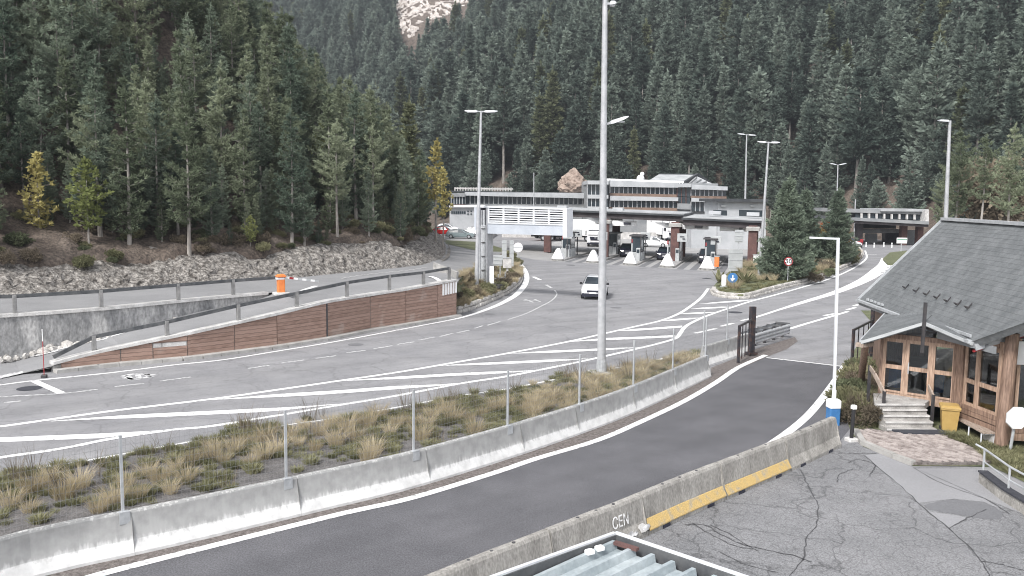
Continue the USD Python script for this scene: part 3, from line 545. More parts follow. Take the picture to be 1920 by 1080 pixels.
# mesh fence on the barriers
def fence(run, label, lean, top_h=1.62, z0=.9):
    base = np.c_[run[:, 0], run[:, 1], np.full(len(run), z0)]; base[:, :2] += side(run) * .3
    t = thing('mesh_fence', label, 'fence', base[0]); L = side(run)
    for p, n in zip(base, L):
        a = math.atan2(n[1], n[0]) + math.pi / 2
        obj('post', MB().box(p + [0, 0, top_h / 2 - .1], [.055, .05, top_h + .2], a).box(p + [0, 0, top_h], [.06, .055, .02], a), K['galv'], t)
        obj('base_plate', MB().box(p + np.r_[-n * .115, -.11], [.22, .012, .26], a).box(p + np.r_[-n * .06, .006], [.2, .13, .012], a), K['galv'], t)
    w = MB()
    for a, b in zip(base[:-1], base[1:]):
        for h in np.arange(.06, top_h, .15): w.bar(a + [0, 0, h], b + [0, 0, h], .004, .004)
        n_ = int(np.linalg.norm(b - a) / .1)
        for k in range(1, n_): p = a + (b - a) * k / n_; w.bar(p + [0, 0, .05], p + [0, 0, top_h - .03], .0028, .0028)
    obj('wire_mesh', w, K['wire'], t); return t
fence(jp, 'galvanised wire mesh fence on posts along the curved white based barriers', 0)
fence(resample(nj2, 3.0)[:2] if len(nj2) > 1 else nj2, 'short galvanised mesh fence bay on the second barrier row', 0)
# old grey barriers along the apron
rbl = smooth(Gs([(560, 1308), (820, 1185), (1060, 1075), (1190, 1017), (1283, 973), (1350, 943), (1500, 877), (1595, 829)]), 4)
OB = [(0, -.02), (0, .1), (.13, .33), (.2, .84), (.235, .9), (.37, .9), (.4, .84), (.46, .33), (.6, .1), (.6, -.02)]
joint_px = [(838, 1092), (1046, 998), (1231, 933), (1377, 875), (1492, 827), (1592, 786)]
jw = [G(u, v, .9) for u, v in joint_px]; rf = resample(rbl, .12); rt = cKDTree(rf[:, :2] + side(rf) * .3); ji = [rt.query(p[:2])[1] for p in jw]
labs = ['weathered grey concrete barrier leaving the bottom edge of the picture, behind the shed roof', 'grey barrier between the shed roof and the graffiti barrier', 'grey concrete barrier with CEN graffiti beside the shed roof corner', 'concrete barrier with the left half of the yellow painted foot', 'concrete barrier with the right half of the yellow painted foot', 'plain grey concrete barrier at the end beside the black bollard']
ji = [0] + ji
def rough_barrier(seg, seed):
    R = [];
    for k, (p, n) in enumerate(zip(seg, side(seg))): R.append(np.array([[p[0] + n[0] * a, p[1] + n[1] * a, h] for a, h in OB]))
    R = np.array(R); d = (meshkit.fbm(R * 2.2, 3, seed) - .5) * .05; R[:, 1:-1, 2] += d[:, 1:-1] * .7; R[:, 1:-1, 0] += d[:, 1:-1] * .8
    return MB().rings(list(R))
for i in range(6):
    seg = rf[ji[i]:ji[i + 1] + 1].copy()
    if len(seg) < 3: continue
    d = seg[-1] - seg[0]; d /= np.linalg.norm(d); seg[0] += d * .02; seg[-1] -= d * .02; seg[:, :2] += (rng.random(2) - .5) * .03
    b = obj('concrete_barrier', rough_barrier(seg, 40 + i), K['old_concrete'], label=labs[i], cat='concrete barrier', group=None)
    for f in (.22, .76):
        m_ = int(len(seg) * f); p = seg[m_]; n = side(seg)[m_]; obj('drain_notch', MB().box([p[0] + n[0] * .03, p[1] + n[1] * .03, .035], [.3, .1, .09], math.atan2(n[1], n[0]) - math.pi / 2, .01), K['grille'], b)
    for f in (.3, .5, .7):
        m_ = int(len(seg) * f); p = seg[m_]; n = side(seg)[m_]; obj('lifting_socket', MB().tube([p[0] + n[0] * .3, p[1] + n[1] * .3, .885], [p[0] + n[0] * .3, p[1] + n[1] * .3, .912], .035, .035, 8), K['crack'], b)
    if i in (3, 4):
        y = MB(); R = []
        for p, n in zip(seg, side(seg)): R.append(np.array([[p[0] + n[0] * a, p[1] + n[1] * a, h] for a, h in [(-.012, .1), (-.018, .13), (.105, .335), (.122, .345)]]))
        y.rings(R, cap=False, closed=False); obj('yellow_foot', y, K['yellow_paint'], b)
    if i == 2:
        m = len(seg) // 2 + 3; p = seg[m]; n = side(seg)[m]; dd = seg[m + 2] - seg[m]; dd /= np.linalg.norm(dd); up = np.array([n[0] * .07, n[1] * .07, .53]); up /= np.linalg.norm(up)
        tm = meshkit.text_mesh('CEN', .26, .006); v = np.array(tm.vertices); v[:, 0] *= .8
        o = p + np.r_[n * .13, .42]; nn = np.cross(dd, up)
        w = o + np.outer(v[:, 0], dd) + np.outer(v[:, 1], up) + np.outer(v[:, 2] + .015, nn)
        obj('graffiti', (w, np.array(tm.faces)), K['line'], b)
        for k, (ds, hh, sz) in enumerate([(.55, .2, .17), (.7, .17, .12), (1.0, .22, .26), (1.12, .2, .2), (-.5, .15, .2), (-.8, .18, .16)]):
            c = p + dd * ds + np.r_[n * (hh - .1) * .55, hh]; u2 = np.array([n[0] * .13, n[1] * .13, .24]); u2 /= np.linalg.norm(u2); n2 = np.cross(dd, u2)
            ang = np.arange(9) * 2 * math.pi / 9; rr = sz * rng.uniform(.35, .6, 9)
            q = c + np.outer(np.cos(ang) * rr * 1.4, dd) + np.outer(np.sin(ang) * rr * .7, u2) + n2 * .03
            obj('paint_splash', MB().panel(q, .01), K['line_worn'] if k != 2 else K['coping'], b)
# ================================================================== lamp posts and masts
def taper(p, q, r0, r1, n=12): return MB().tube(p, q, r0, r1, n)
def lamp(name, label, base, top_uv, r0, r1, heads, group=None, cat='lamp post', box_head=(1.5, .5, .14)):
    base = np.array(base, float); u, v = top_uv; z = topz(base, v); tip = at(u, v, base[1])
    t = thing(name, label, cat, base, group=group)
    obj('footing', MB().box(base + [0, 0, .06], [r0 * 5, r0 * 5, .14], .3, .03), K['concrete'], t)
    obj('pole', taper(base, tip, r0, r1), K['lamp_steel'], t, smooth_deg=40); obj('collar', MB().tube(base + [0, 0, .1], base + [0, 0, .6], r0 * 1.15, r0 * 1.1, 12), K['galv'], t)
    d = (tip - base) / np.linalg.norm(tip - base)
    for (ang, drop, reach, tilt, ln) in heads:
        a = tip - d * drop; h = np.array([math.cos(ang), math.sin(ang), 0.]); b = a + h * reach + [0, 0, tilt * reach]
        obj('arm', MB().bar(a, b, .09, .09), K['lamp_steel'], t)
        e = b + h * ln + [0, 0, tilt * ln]; w = np.array([-h[1], h[0], 0]); bw_ = box_head[1]
        m = MB(); R = []
        for s, k, th in ((0, .55, .1), (.12, .9, .15), (.7, 1., .13), (1., .8, .05)):
            c = b + (e - b) * s; R.append(np.array([c - w * bw_ / 2 * k - [0, 0, th / 2], c + w * bw_ / 2 * k - [0, 0, th / 2], c + w * bw_ / 2 * k * .8 + [0, 0, th / 2], c - w * bw_ / 2 * k * .8 + [0, 0, th / 2]]))
        obj('lamp_head', m.rings(R), K['white_metal'], t); obj('lamp_glass', MB().box((b + e) / 2 - [0, 0, .09], [ln * .6, bw_ * .6, .03], ang), K['lens'], t)
    return t
LT, RT = math.pi, 0.
lamp('lamp_mast', 'very tall pale steel lamp mast rising from the median past the top of the picture', G(1127.5, 702, .01), (1134.5, -14), .19, .105, [(LT + .3, .05, .2, .05, 1.1), (RT, .45, .2, .05, .25), (.15, 5.35, .28, .36, .72)])
o = G(893, 546, .45); lamp('street_lamp', 'twin arm street lamp on the planted island in front of the message sign gantry', [o[0], o[1], .4], (902, 208), .17, .08, [(LT + .05, .05, .25, .03, .95), (RT, .05, .25, 0.03, .95)])
lamp('street_lamp', 'twin arm street lamp on the grass island in front of the big spruce', [*G(1424, 519, .3)[:2], .3], (1441, 266), .17, .08, [(LT, .05, .25, .06, .75), (RT, .05, .25, .0, .75)])
o = at(1395, 470, 136); lamp('street_lamp', 'twin head street lamp rising behind the white control building', [o[0], o[1], 0], (1400, 252), .2, .09, [(LT, .05, .3, .1, 1.1), (RT, .05, .3, -.05, 1.1)])
o = at(1768, 540, 74); lamp('street_lamp', 'single arm street lamp above the roof ridge of the chalet', [o[0], o[1], 0], (1781, 226), .22, .12, [(LT, .05, .1, .06, .85)])
o = at(1570, 400, 170); lamp('street_lamp', 'small Y headed street lamp standing before the forest beyond the right canopy', [o[0], o[1], 0], (1571, 309), .18, .1, [(LT, .05, .3, .22, 1.3), (RT, .05, .3, .22, 1.3)])
o = at(1706, 400, 172); lamp('street_lamp', 'T headed street lamp behind the right canopy, left one of the pair', [o[0], o[1], 0], (1708, 341), .15, .1, [(LT, .05, .3, .02, 1.2), (RT, .05, .3, .02, 1.2)])
for u, v, w in ((1726, 335, 'behind the right canopy near its right end'), (1604, 375, 'at the left end of the right canopy')):
    o = at(u, 400, 172); t = thing('bare_pole', 'plain bare pole ' + w, 'pole', [o[0], o[1], 0]); obj('pole', taper([o[0], o[1], 0], at(u, v, 172), .16, .11), K['lamp_steel'], t); obj('cap', MB().tube(at(u, v, 172), at(u, v - 1, 172), .14, .05), K['galv'], t)
o = at(1001, 400, 178); t = thing('bare_pole', 'thin pale pole over the long low building', 'pole', [o[0], o[1], 0]); obj('pole', taper([o[0], o[1], 0], at(1001, 325, 178), .13, .09), K['lamp_steel'], t); obj('cap', MB().tube(at(1001, 325, 178), at(1001, 324, 178), .11, .05), K['galv'], t)

# ================================================================== height gauge pole with blue foot, swing gates, bollard
b0 = G(1561, 796, 0); tp = at(1571.5, 446, b0[1]); t = thing('height_gauge', 'slim white pole with arm pointing left and white over blue foot by the dark lane', 'pole', b0)
obj('pole', MB().box([b0[0], b0[1], .6], [.1, .1, 1.2], .1), K['white'], t); obj('mast', MB().bar(b0 + [0, 0, .9], tp, .085, .085), K['white_metal'], t)
e = at(1518, 445.5, b0[1] + .4); obj('arm', MB().bar(tp - [0, 0, .03], e, .05, .06), K['white_metal'], t)
obj('foot_blue', MB().box(b0 + [0, 0, .3], [.36, .36, .6], .1, .03), K['blue'], t); obj('foot_white', MB().box(b0 + [0, 0, .74], [.4, .4, .28], .1, .05), K['white'], t)
def swing_gate(label, pa, pb, ha, hb, mast_h, wr, bars=3):
    t = thing('swing_gate', label, 'gate', (pa + pb) / 2)
    obj('post', MB().box([pa[0], pa[1], ha / 2], [.1, .1, ha], .4), K['rust'], t); obj('mast', MB().box([pb[0], pb[1], mast_h / 2], [wr, wr * .8, mast_h], .4).box([pb[0], pb[1], .1], [wr * 1.8, wr * 1.6, .12], .4), K['rust'], t)
    obj('top_rail', MB().bar([pa[0], pa[1], ha - .04], [pb[0], pb[1], hb], .07, .09), K['dark_metal'], t)
    for k in range(1, bars + 1):
        f = k / (bars + 1); p = pa + (pb - pa) * f; h = ha - .04 + (hb - ha) * f; obj('bar', MB().tube([p[0], p[1], .12], [p[0], p[1], h], .025), K['rust'], t)
    return t
pa, pb = G(1384, 681, 0), G(1408, 666, 0)
swing_gate('dark rusty swing gate frame with tall mast at the end of the barriers', pa, pb, topz(pa, 610), topz(pb, 599), topz(pb, 575), .26)
pa = G(1597, 690, 0); pb = G(1634, 668, 0); swing_gate('dark swing gate partly hidden behind the left corner of the chalet roof', pa, pb, topz(pa, 617), topz(pb, 600), topz(pb, 570), .22, 3)
pr = G(1648, 625, 0); t = thing('red_post', 'red post behind the chalet eave', 'post', pr); obj('post', MB().box([pr[0], pr[1], 1.1], [.35, .35, 2.2], .2, .03), K['red'], t); obj('cap', MB().box([pr[0], pr[1], 2.25], [.45, .45, .1], .2, .03), K['dark_metal'], t)
pr = G(1638, 640, 0); t = thing('fire_hydrant', 'small red hydrant like column beside the red post behind the eave', 'hydrant', pr); obj('column', MB().tube(pr, pr + [0, 0, .8], .14, .12), K['red'], t); obj('head', MB().box(pr + [0, 0, .95], [.3, .25, .3], .2, .05), K['red'], t)
bo = G(1596, 826, .01); t = thing('bollard', 'black bollard with white cap beside the end of the grey barriers', 'bollard', bo); zt = topz(bo, 766)
obj('shaft', MB().tube(bo, [bo[0] + .03, bo[1], zt], .06, .06, 12), K['black'], t); obj('cap', MB().box([bo[0] + .03, bo[1], zt + .05], [.15, .15, .12], .3, .02), K['white'], t); obj('base', MB().box(bo + [0, 0, .04], [.34, .3, .1], .3, .03), K['coping'], t)
# W-beam crash barrier stack
ga, gb = P3([(1410, 656, 0), (1479, 634, 0)]); d = gb - ga; Lg = np.linalg.norm(d); d /= Lg; n = np.array([-d[1], d[0], 0]); ang = math.atan2(d[1], d[0])
t = thing('crash_barrier', 'galvanised corrugated guardrail crash barrier behind the dark swing gate', 'guardrail', ga)
for sgn, off in (('a', 0), ('b', .75)):
    prof = [(0, .25), (.06, .31), (.06, .37), (0, .43), (.06, .49), (.06, .55), (0, .61), (.06, .67), (.06, .73), (0, .79)]
    R = [np.array([q + n * (off - x * (1 if off == 0 else -1)) + [0, 0, z] for x, z in prof] + [q + n * (off - x * (1 if off == 0 else -1) + .012) + [0, 0, z] for x, z in prof[::-1]]) for q in (ga, ga + d * Lg / 2, gb)]
    obj('corrugated_rail', MB().rings(R), K['galv'], t)
for k in range(5):
    q = ga + d * (Lg * k / 4) + n * .38; obj('spacer', MB().box(q + [0, 0, .8], [.1, .8, .08], ang), K['rail'], t); obj('leg', MB().box(q + [0, 0, .38], [.1, .12, .76], ang), K['dark_metal'], t)
obj('end_cap', MB().box(gb + n * .38 + [0, 0, .5], [.05, .8, .55], ang, .02), K['rail'], t)

# ================================================================== chalet
ZE = 3.3
E1, E2 = G(1612, 562, ZE), G(1825, 640, ZE); d1 = E2 - E1; d1[2] = 0; d1 /= np.linalg.norm(d1); d2 = np.array([-d1[1], d1[0], 0.]); d2 *= np.sign(d2[0])
def on_plane(u, v, p, nrm): r = ray(u, v); return CAM + r * (((p - CAM) @ nrm) / (r @ nrm))
R1 = on_plane(1770, 413, E1, d1)
slope = R1 - E1; slope -= d1 * (slope @ d1); slope /= np.linalg.norm(slope); pn = np.cross(d1, slope); pn *= np.sign(pn[2])
Ln = (E2 - E1) @ d1; RL = np.linalg.norm(R1 - E1); NEAR = Ln + 14
Enear = E1 + d1 * NEAR; Rnear = R1 + d1 * NEAR
ch = thing('chalet', 'timber chalet with grey tiled roof and glazed entrance up stone steps', 'chalet', [15.5, 30, 0])
TH = .22
sl2 = lambda p: ((p - E1) @ d1, (p - E1) @ slope)
vq = sl2(on_plane(1920, 606, E1, pn)); ve = (Ln + (vq[0] - Ln) * 3.5, vq[1] * 3.5) ; ve = ve if ve[1] < RL else (Ln + (vq[0] - Ln) * RL / vq[1], RL)
ROOF2 = Polygon([(-.04, -.02), (Ln, -.02), ve, (NEAR, min(RL, ve[1] + .5)), (NEAR, RL), (-.04, RL)]).buffer(0)
pl3 = lambda q, o: np.array([E1 + d1 * x + slope * y + pn * o for x, y in q])
def roof_piece(mb, poly, o, th):
    for g in getattr(poly, 'geoms', [poly]):
        if g.is_empty or g.area < .002 or g.geom_type != 'Polygon': continue
        q = pl3(np.asarray(g.exterior.coords)[:-1], o); n_ = sum((np.cross(q[i] - q[0], q[(i + 1) % len(q)] - q[0]) for i in range(len(q))), np.zeros(3)); mb.panel(q if n_ @ pn > 0 else q[::-1], th)
    return mb
roof = obj('roof', roof_piece(MB(), Polygon([(0, 0), (Ln, 0), ve, (ve[0], RL), (0, RL)]).buffer(0), 0, TH).panel([E1 + d1 * ve[0] + slope * (ve[1] - .01), E1 + d1 * NEAR + slope * (ve[1] - .01), Rnear, E1 + d1 * ve[0] + slope * RL][::1 if np.cross(d1, slope) @ pn > 0 else -1], TH), K['roof_slate'], ch)
back = R1 + (R1 - E1) * [1, 1, -1]; bn_ = Rnear + (R1 - E1) * [1, 1, -1]
obj('roof_back', MB().panel([R1, Rnear, bn_, back] if np.cross(Rnear - R1, bn_ - R1)[2] > 0 else [back, bn_, Rnear, R1], TH), K['roof_slate'], ch)
# tile courses, each course one lapped strip
ncourse = 48
for i in range(ncourse):
    s0, s1 = RL * i / ncourse, RL * (i + 1) / ncourse + .03; m = MB()
    g = ROOF2.intersection(sbox(-1, s0, NEAR + 1, s1))
    if not g.is_empty: roof_piece(m, g, .018 + .006 * (i % 2), .018)
    if m.n: obj('tile_course', m, K['roof_slate'], roof)
tile_cut = MB()                                                     # upright joints between the tiles
for i in range(ncourse):
    for k in range(0):
        p = E1 + slope * (RL * (i + .45) / ncourse) + d1 * (.62 * k + (i % 2) * .31 + rng.uniform(-.03, .03)) + pn * .034
        if k * .62 < 13.5 and ROOF2.contains(LineString([sl2(p + d1 * .1), sl2(p - d1 * .1)])): tile_cut.raw(np.array([p - slope * .05, p + d1 * .01 - slope * .05, p + d1 * .01 + slope * .05, p + slope * .05]) + pn * .006, [[0, 1, 2, 3], [3, 2, 1, 0]])
if tile_cut.n: tag(obj('tile_joints', tile_cut, K['dark_metal'], roof), kind='stuff')
rv = MB().bar(E1 - d1 * .06 + pn * .02, R1 - d1 * .06 + pn * .02, .1, .14); obj('verge_board', rv, K['galv'], ch)
obj('ridge_cap', MB().bar(R1 + [0, 0, .06], Rnear + [0, 0, .06], .3, .12), K['galv'], ch)
obj('eave_board', MB().bar(E1 - [0, 0, .1], E2 - [0, 0, .1], .1, .22), K['facade_grey'], ch)
gut_ = MB().bar(E1 + [-.1, 0, -.02], E2 + [-.1, 0, -.02], .13, .1); obj('gutter', gut_, K['galv'], ch)
for k in range(7):                                                   # snow hooks in a row
    p = on_plane(1697 + 19.5 * k, 541 + 6.3 * k, E1 + pn * .04, pn); h = np.array([0, 0, 1.])
    obj('snow_hook', MB().bar(p, p + slope * .22 + pn * .03, .04, .03).bar(p + pn * .02, p + pn * .15 - slope * .02 + d1 * .05, .05, .03).bar(p + pn * .13, p + pn * .1 + d1 * .16, .035, .03), K['dark_metal'], ch)
for e_u0, e_u1 in ((1626, 1660), (1738, 1822)):
    k = int((e_u1 - e_u0) / 6)
    for i in range(k):
        u = e_u0 + (e_u1 - e_u0) * i / k; p = on_plane(u, np.interp(u, [1612, 1825], [562, 640]), E1, np.array([d2[0], d2[1], 0])); p = p + slope * .1 + pn * .08
        obj('eave_bracket', MB().bar(p - d1 * .1, p + d1 * .12, .05, .09), K['galv'], ch)
# entrance gable set diagonally under the eave
T = at(1614, 640, 29.9); AP = at(1733, 604, 29.0); Q = G(1668, 580, 3.22); WR = G(1825, 641, ZE) - d1 * .05
rd = (Q - T) * [1, 1, 0]; rd /= np.linalg.norm(rd); M_ = AP + rd * 1.9; Mi = M_.copy()
Mi[2] = AP[2] + .02
def up(q): q = [np.array(x) for x in q]; return q if np.cross(q[1] - q[0], q[2] - q[0])[2] > 0 else q[::-1]
eg = obj('entrance_roof', MB().panel(up([T, AP, Mi, Q]), .12).panel(up([AP + [0, 0, .003], WR, Mi + [0, 0, .003]]), .12), K['roof_slate'], ch)
for i in range(11):
    f = i / 11; g = (i + 1) / 11 + .01; a0, a1 = T + (AP - T) * f, Q + (Mi - Q) * f; b0_, b1_ = T + (AP - T) * g, Q + (Mi - Q) * g; nn = np.array([0, 0, 1.])
    obj('tile_course', MB().panel(up([a0 + nn * .05, a1 + nn * .05, b1_ + nn * .02, b0_ + nn * .02]), .025), K['roof_slate'], eg)
obj('verge_board', MB().bar(T - [0, 0, .04], AP - [0, 0, .04], .06, .1), K['sign_grey'], ch); obj('verge_board', MB().bar(AP - [0, 0, .04], WR - [0, 0, .07], .06, .1), K['sign_grey'], ch); obj('gutter', MB().bar(T, Q, .1, .09), K['galv'], ch)
pm = at(1730, 640, 28.9); obj('finial_pole', MB().bar([pm[0], pm[1], 2.55], [pm[0] + .02, pm[1], topz(pm, 567)], .09, .09), K['dark_metal'], ch)
# walls
FL = .9
A_, B_ = G(1655, 734, FL), G(1785, 753, FL); P_ = G(1876, 843, 0); 
def wall_frame(a, b, n_out):
    L = np.linalg.norm((b - a)[:2]); d = (b - a) / L; d[2] = 0; n = np.array([d[1], -d[0], 0]); n *= n_out
    def box3(s0, s1, z0, z1, o, th): p = a + d * s0; q = a + d * s1; lo = [p + n * o, q + n * o, q + n * (o - th), p + n * (o - th)]; lo = up([np.array([x[0], x[1], z0]) for x in lo]); return MB().hexa(lo, [x + [0, 0, z1 - z0] for x in lo])
    return L, box3
L, bx = wall_frame(A_, B_, 1)
if (CAM - A_) @ np.array([(B_ - A_)[1], -(B_ - A_)[0], 0]) < 0: L, bx = wall_frame(A_, B_, -1)
EW = thing  # (entrance wall lives in the chalet)
ew = obj('entrance_wall', bx(-.05, L + .05, FL - .25, FL + .04, .03, .2), K['wood_light'], ch)
cols = [0, .9, 1.02, 1.78, 1.9, L]
for s in (0, .29 * L, .34 * L, .66 * L, .71 * L, L): obj('mullion', bx(s - .055, s + .055, FL, 2.82, .04, .13), K['wood_light'], ew)
obj('beam', bx(-.1, L + .1, 2.82, 2.98, .06, .18), K['wood'], ew)
for s0, s1 in ((0, .29), (.34, .66), (.71, 1)):
    a, b = s0 * L + .055, s1 * L - .055
    for z0, z1 in ((FL, FL + .1), (FL + .86, FL + 1.0), (2.7, 2.82)): obj('cross_rail', bx(a, b, z0, z1, .03, .1), K['wood_light'], ew)
    obj('pane', bx(a, b, FL + .1, FL + .86, 0, .02), K['pane'], ew); obj('pane', bx(a, b, FL + 1.0, 2.7, 0, .02), K['pane'], ew)
obj('door_handle', bx(.36 * L, .375 * L, FL + .75, FL + 1.15, .09, .03), K['galv'], ew)
dw = (B_ - A_) / L; gz = AP[2] - .16
apx = A_ + dw * (.5 * L); gl = [A_ + [0, 0, 2.99 - FL], B_ + [0, 0, 2.99 - FL], B_ + dw * 0 + [0, 0, 3.08 - FL], apx + [0, 0, gz - FL - .08], A_ + [0, 0, 3.02 - FL]]
obj('gable_pane', MB().panel(gl, .02), K['pane'], ew); 
for p, q in ((gl[4], gl[3]), (gl[3], gl[2]), (A_ + dw * (.3 * L) + [0, 0, 2.99 - FL], A_ + dw * .78 * L + [0, 0, 3.2 - FL])): obj('gable_bar', MB().bar(p, q, .07, .07), K['dark_metal'], ew)
# left return wall and the stout timber posts
LR = A_ + (Q - T) * [1, 1, 0] * .42; L2_, bx2 = wall_frame(LR, A_, 1)
if ((CAM - A_) @ np.array([(A_ - LR)[1], -(A_ - LR)[0], 0])) < 0: L2_, bx2 = wall_frame(LR, A_, -1)
lw = obj('side_wall', bx2(0, L2_, .3, 2.95, -.02, .14), K['wood'], ch)
for k in range(int(L2_ / .22)): obj('board', bx2(k * .22, k * .22 + .205, .32, 2.94, .015, .03), K['wood'], lw)
tpost = G(1612, 733, 0); obj('round_post', taper(tpost, [T[0] + .25, T[1] + .2, T[2] - .08], .13, .12), K['wood'], ch); obj('timber_head', MB().box([T[0] + .25, T[1] + .25, T[2] - .14], [.7, .3, .14], .6, .02), K['old_wood'], ch)
# right wall with tall windows, from the entrance towards the viewer
Bq, Pq = B_ * [1, 1, 0], P_ * [1, 1, 0]
L3_, bx3 = wall_frame(Bq, Pq, 1)
if (CAM - Bq) @ np.array([(Pq - Bq)[1], -(Pq - Bq)[0], 0]) < 0: L3_, bx3 = wall_frame(Bq, Pq, -1)
rw = obj('window_wall', bx3(.05, L3_, .42, .62, .02, .2), K['wood_light'], ch)
for z in (.5, .68, .84): obj('board', bx3(.0, L3_ - .05, z, z + .15, .045, .04), K['wood'], rw)
for s0, s1, m in ((0, .2, 'wood'), (.24, .28, 'wood_light'), (.46, .53, 'wood_light'), (.88, .93, 'wood_light'), (.97, 1, 'wood_light')): obj('mullion', bx3(s0 * L3_, s1 * L3_, .98, 3.3, .05, .16), K[m], rw)
for s0, s1 in ((.28, .46), (.53, .88), (.93, .97)):
    a, b = s0 * L3_, s1 * L3_
    for z0, z1 in ((.98, 1.08), (1.72, 1.86), (2.95, 3.3)): obj('cross_rail', bx3(a, b, z0, z1, .035, .1), K['wood_light'], rw)
    obj('pane', bx3(a, b, 1.08, 1.72, 0, .02), K['pane'], rw); obj('pane', bx3(a, b, 1.86, 2.95, 0, .02), K['pane'], rw)
obj('fascia', bx3(-.3, L3_ + .1, 3.0, 3.22, .5, .06), K['facade_grey'], rw)
obj('corner_post', taper(P_, [P_[0] + .12, P_[1], 3.62], .2, .19, 14), K['wood'], ch, smooth_deg=40)
fb = G(1862, 838, 0); obj('concrete_footing', MB().box(fb + [0, .1, .22], [.36, .4, .5], .3, .02), K['concrete'], ch)
# right wing: low gable slab and its front wall
W1 = on_plane(1828, 645, np.array([0, P_[1] + .35, 0]), np.array([0, 1., 0])); W2 = on_plane(1920, 617, W1, np.array([0, 1., 0])); w_ = W2 - W1; W3 = W1 + w_ / np.linalg.norm(w_) * 4.2; bk = -d1 * 2.6
wr = obj('wing_roof', MB().panel(up([W1, W3, W3 + bk, W1 + bk]), .14), K['roof_slate'], ch); obj('verge_board', MB().bar(W1 - [0, .02, .1], W3 - [0, .02, .1], .08, .2), K['galv'], ch); obj('soffit_trim', MB().bar(W1 - [0, -.1, .24], W3 - [0, -.1, .24], .1, .06), K['red'], ch)
fw0, fw1 = P_ + [.15, .35, 0], P_ + [4.5, .0, 0]; L4_, bx4 = wall_frame(fw0 * [1, 1, 0], fw1 * [1, 1, 0], 1)
ww = obj('wing_wall', bx4(0, L4_, .2, .45, .02, .2), K['wood_light'], ch)
for z in (.45, .62, .79): obj('board', bx4(0, L4_, z, z + .155, .04, .06), K['wood'], ww)
for s in (.05, .2, .34, 1.9, 2.1): obj('mullion', bx4(s, s + .1, .95, 3.4, .05, .16), K['wood_light'], ww)
obj('cross_rail', bx4(.44, 1.9, .95, 1.1, .04, .12), K['wood_light'], ww); obj('pane', bx4(.44, 1.9, 1.1, 3.4, 0, .02), K['pane'], ww); obj('pane', bx4(2.2, L4_, 1., 3.4, 0, .02), K['pane'], ww)
obj('white_panel', bx4(.12, 2.2, 2.62, 3.34, .14, .05), K['white'], ww); obj('beam', bx4(-.6, .05, 3.1, 3.4, .06, .2), K['wood'], ww)
# inside and far walls
obj('floor', MB().slab([A_[:2] + .08, B_[:2] + [.1, .1], P_[:2] + [.4, .6], [22.5, P_[1] + .6], [23, 41], E1[:2] + [.7, 0], LR[:2] + [.1, .1]], FL - .12, FL - .01), K['dark_room'], ch)
obj('back_wall', MB().bar([21.5, 20, 2.4], [21.5, 42, 2.4], .2, 5.), K['dark_room'], ch); obj('gable_wall', MB().panel(up([E1 + [.8, .05, -.45], R1 + [0, .05, -.4], R1 + [0, .05, -6.2], E1 + [.8, .05, -3.2]]), .15), K['wood'], ch); obj('road_wall', MB().bar(LR * [1, 1, 0] + [0, 0, 1.6], [E1[0] + .8, E1[1], 1.6], .2, 3.), K['wood'], ch)
for k in range(3):
    p = A_ + (B_ - A_) * (.1 + .28 * k) + [.7, 1.0, 0]; obj('display_stand', MB().box([p[0], p[1], FL + .35], [.5, .4, .7], .4, .03), K['blue' if k != 1 else 'dark_room'], ch)
# steps with plank handrails
S0, S1 = G(1664, 812, .02), G(1756, 812.5, .02); sx = (S1 - S0); sw = np.linalg.norm(sx); sx /= sw; sy = np.array([-sx[1], sx[0], 0])
stp = thing('stone_steps', 'flight of five worn stone steps up to the chalet entrance', 'steps', (S0 + S1) / 2)
SE = [((1663, 803.5), (1756, 804)), ((1660, 790), (1749, 790.5)), ((1656, 778), (1743, 778.5)), ((1655, 767), (1738, 767)), ((1640, 757), (1734, 757))]
for k, (l_, r_) in enumerate(SE):
    z = .17 * (k + 1); a, b = G(*l_, z), G(*r_, z); wp = A_ + (B_ - A_) * .66 - sy * .12
    bk2 = [b + sy * .6, a + sy * .6] if k < 4 else [wp, A_ - sy * .1 + sx * .1, A_ - sy * .05 - sx * .35]
    q = [a, b] + bk2
    obj('landing' if k == 4 else 'step', MB().slab([x[:2] for x in q], max(0., z - .17 - .03), z), K['step_stone'], stp)
    obj('nosing', MB().bar(a + [0, 0, -.03] - sy * .015, b + [0, 0, -.03] - sy * .015, .05, .05), K['coping'], stp)
for nm, pts, lab in (('l', [(1631, 689, 1.95), (1640, 702, 1.9), (1658, 737, 1.05)], None), ('r', [(1731, 703, 1.95), (1750, 744, 1.02)], None)):
    w = MB(); q = [on_plane(u, v, S0 + sy * (1.9 - 1.2 * i / (len(pts) - 1)), sy) for i, (u, v, z) in enumerate(pts)]
    for a, b in zip(q[:-1], q[1:]): w.bar(a, b, .05, .16)
    h = thing('plank_handrail', 'weathered plank handrail on the ' + ('left' if nm == 'l' else 'right') + ' of the chalet steps', 'handrail', q[0]); obj('plank', w, K['old_wood'], h)
    for p in (q[0], q[-1]): obj('post', MB().box([p[0], p[1], (p[2]) / 2 + .1], [.08, .08, p[2] - .05], .2), K['dark_metal'], h)
obj('door_mat', MB().slab([*(S0 + sx * .05 - sy * .02)[:2:1],] and [(S0 + sx * .1)[:2], (S1 + sx * .25)[:2], (S1 + sx * .1 - sy * .52)[:2], (S0 + sx * .35 - sy * .42)[:2]], .1, .16), K['mat_dark'], label='dark doormat slab at the foot of the chalet steps', cat='doormat')
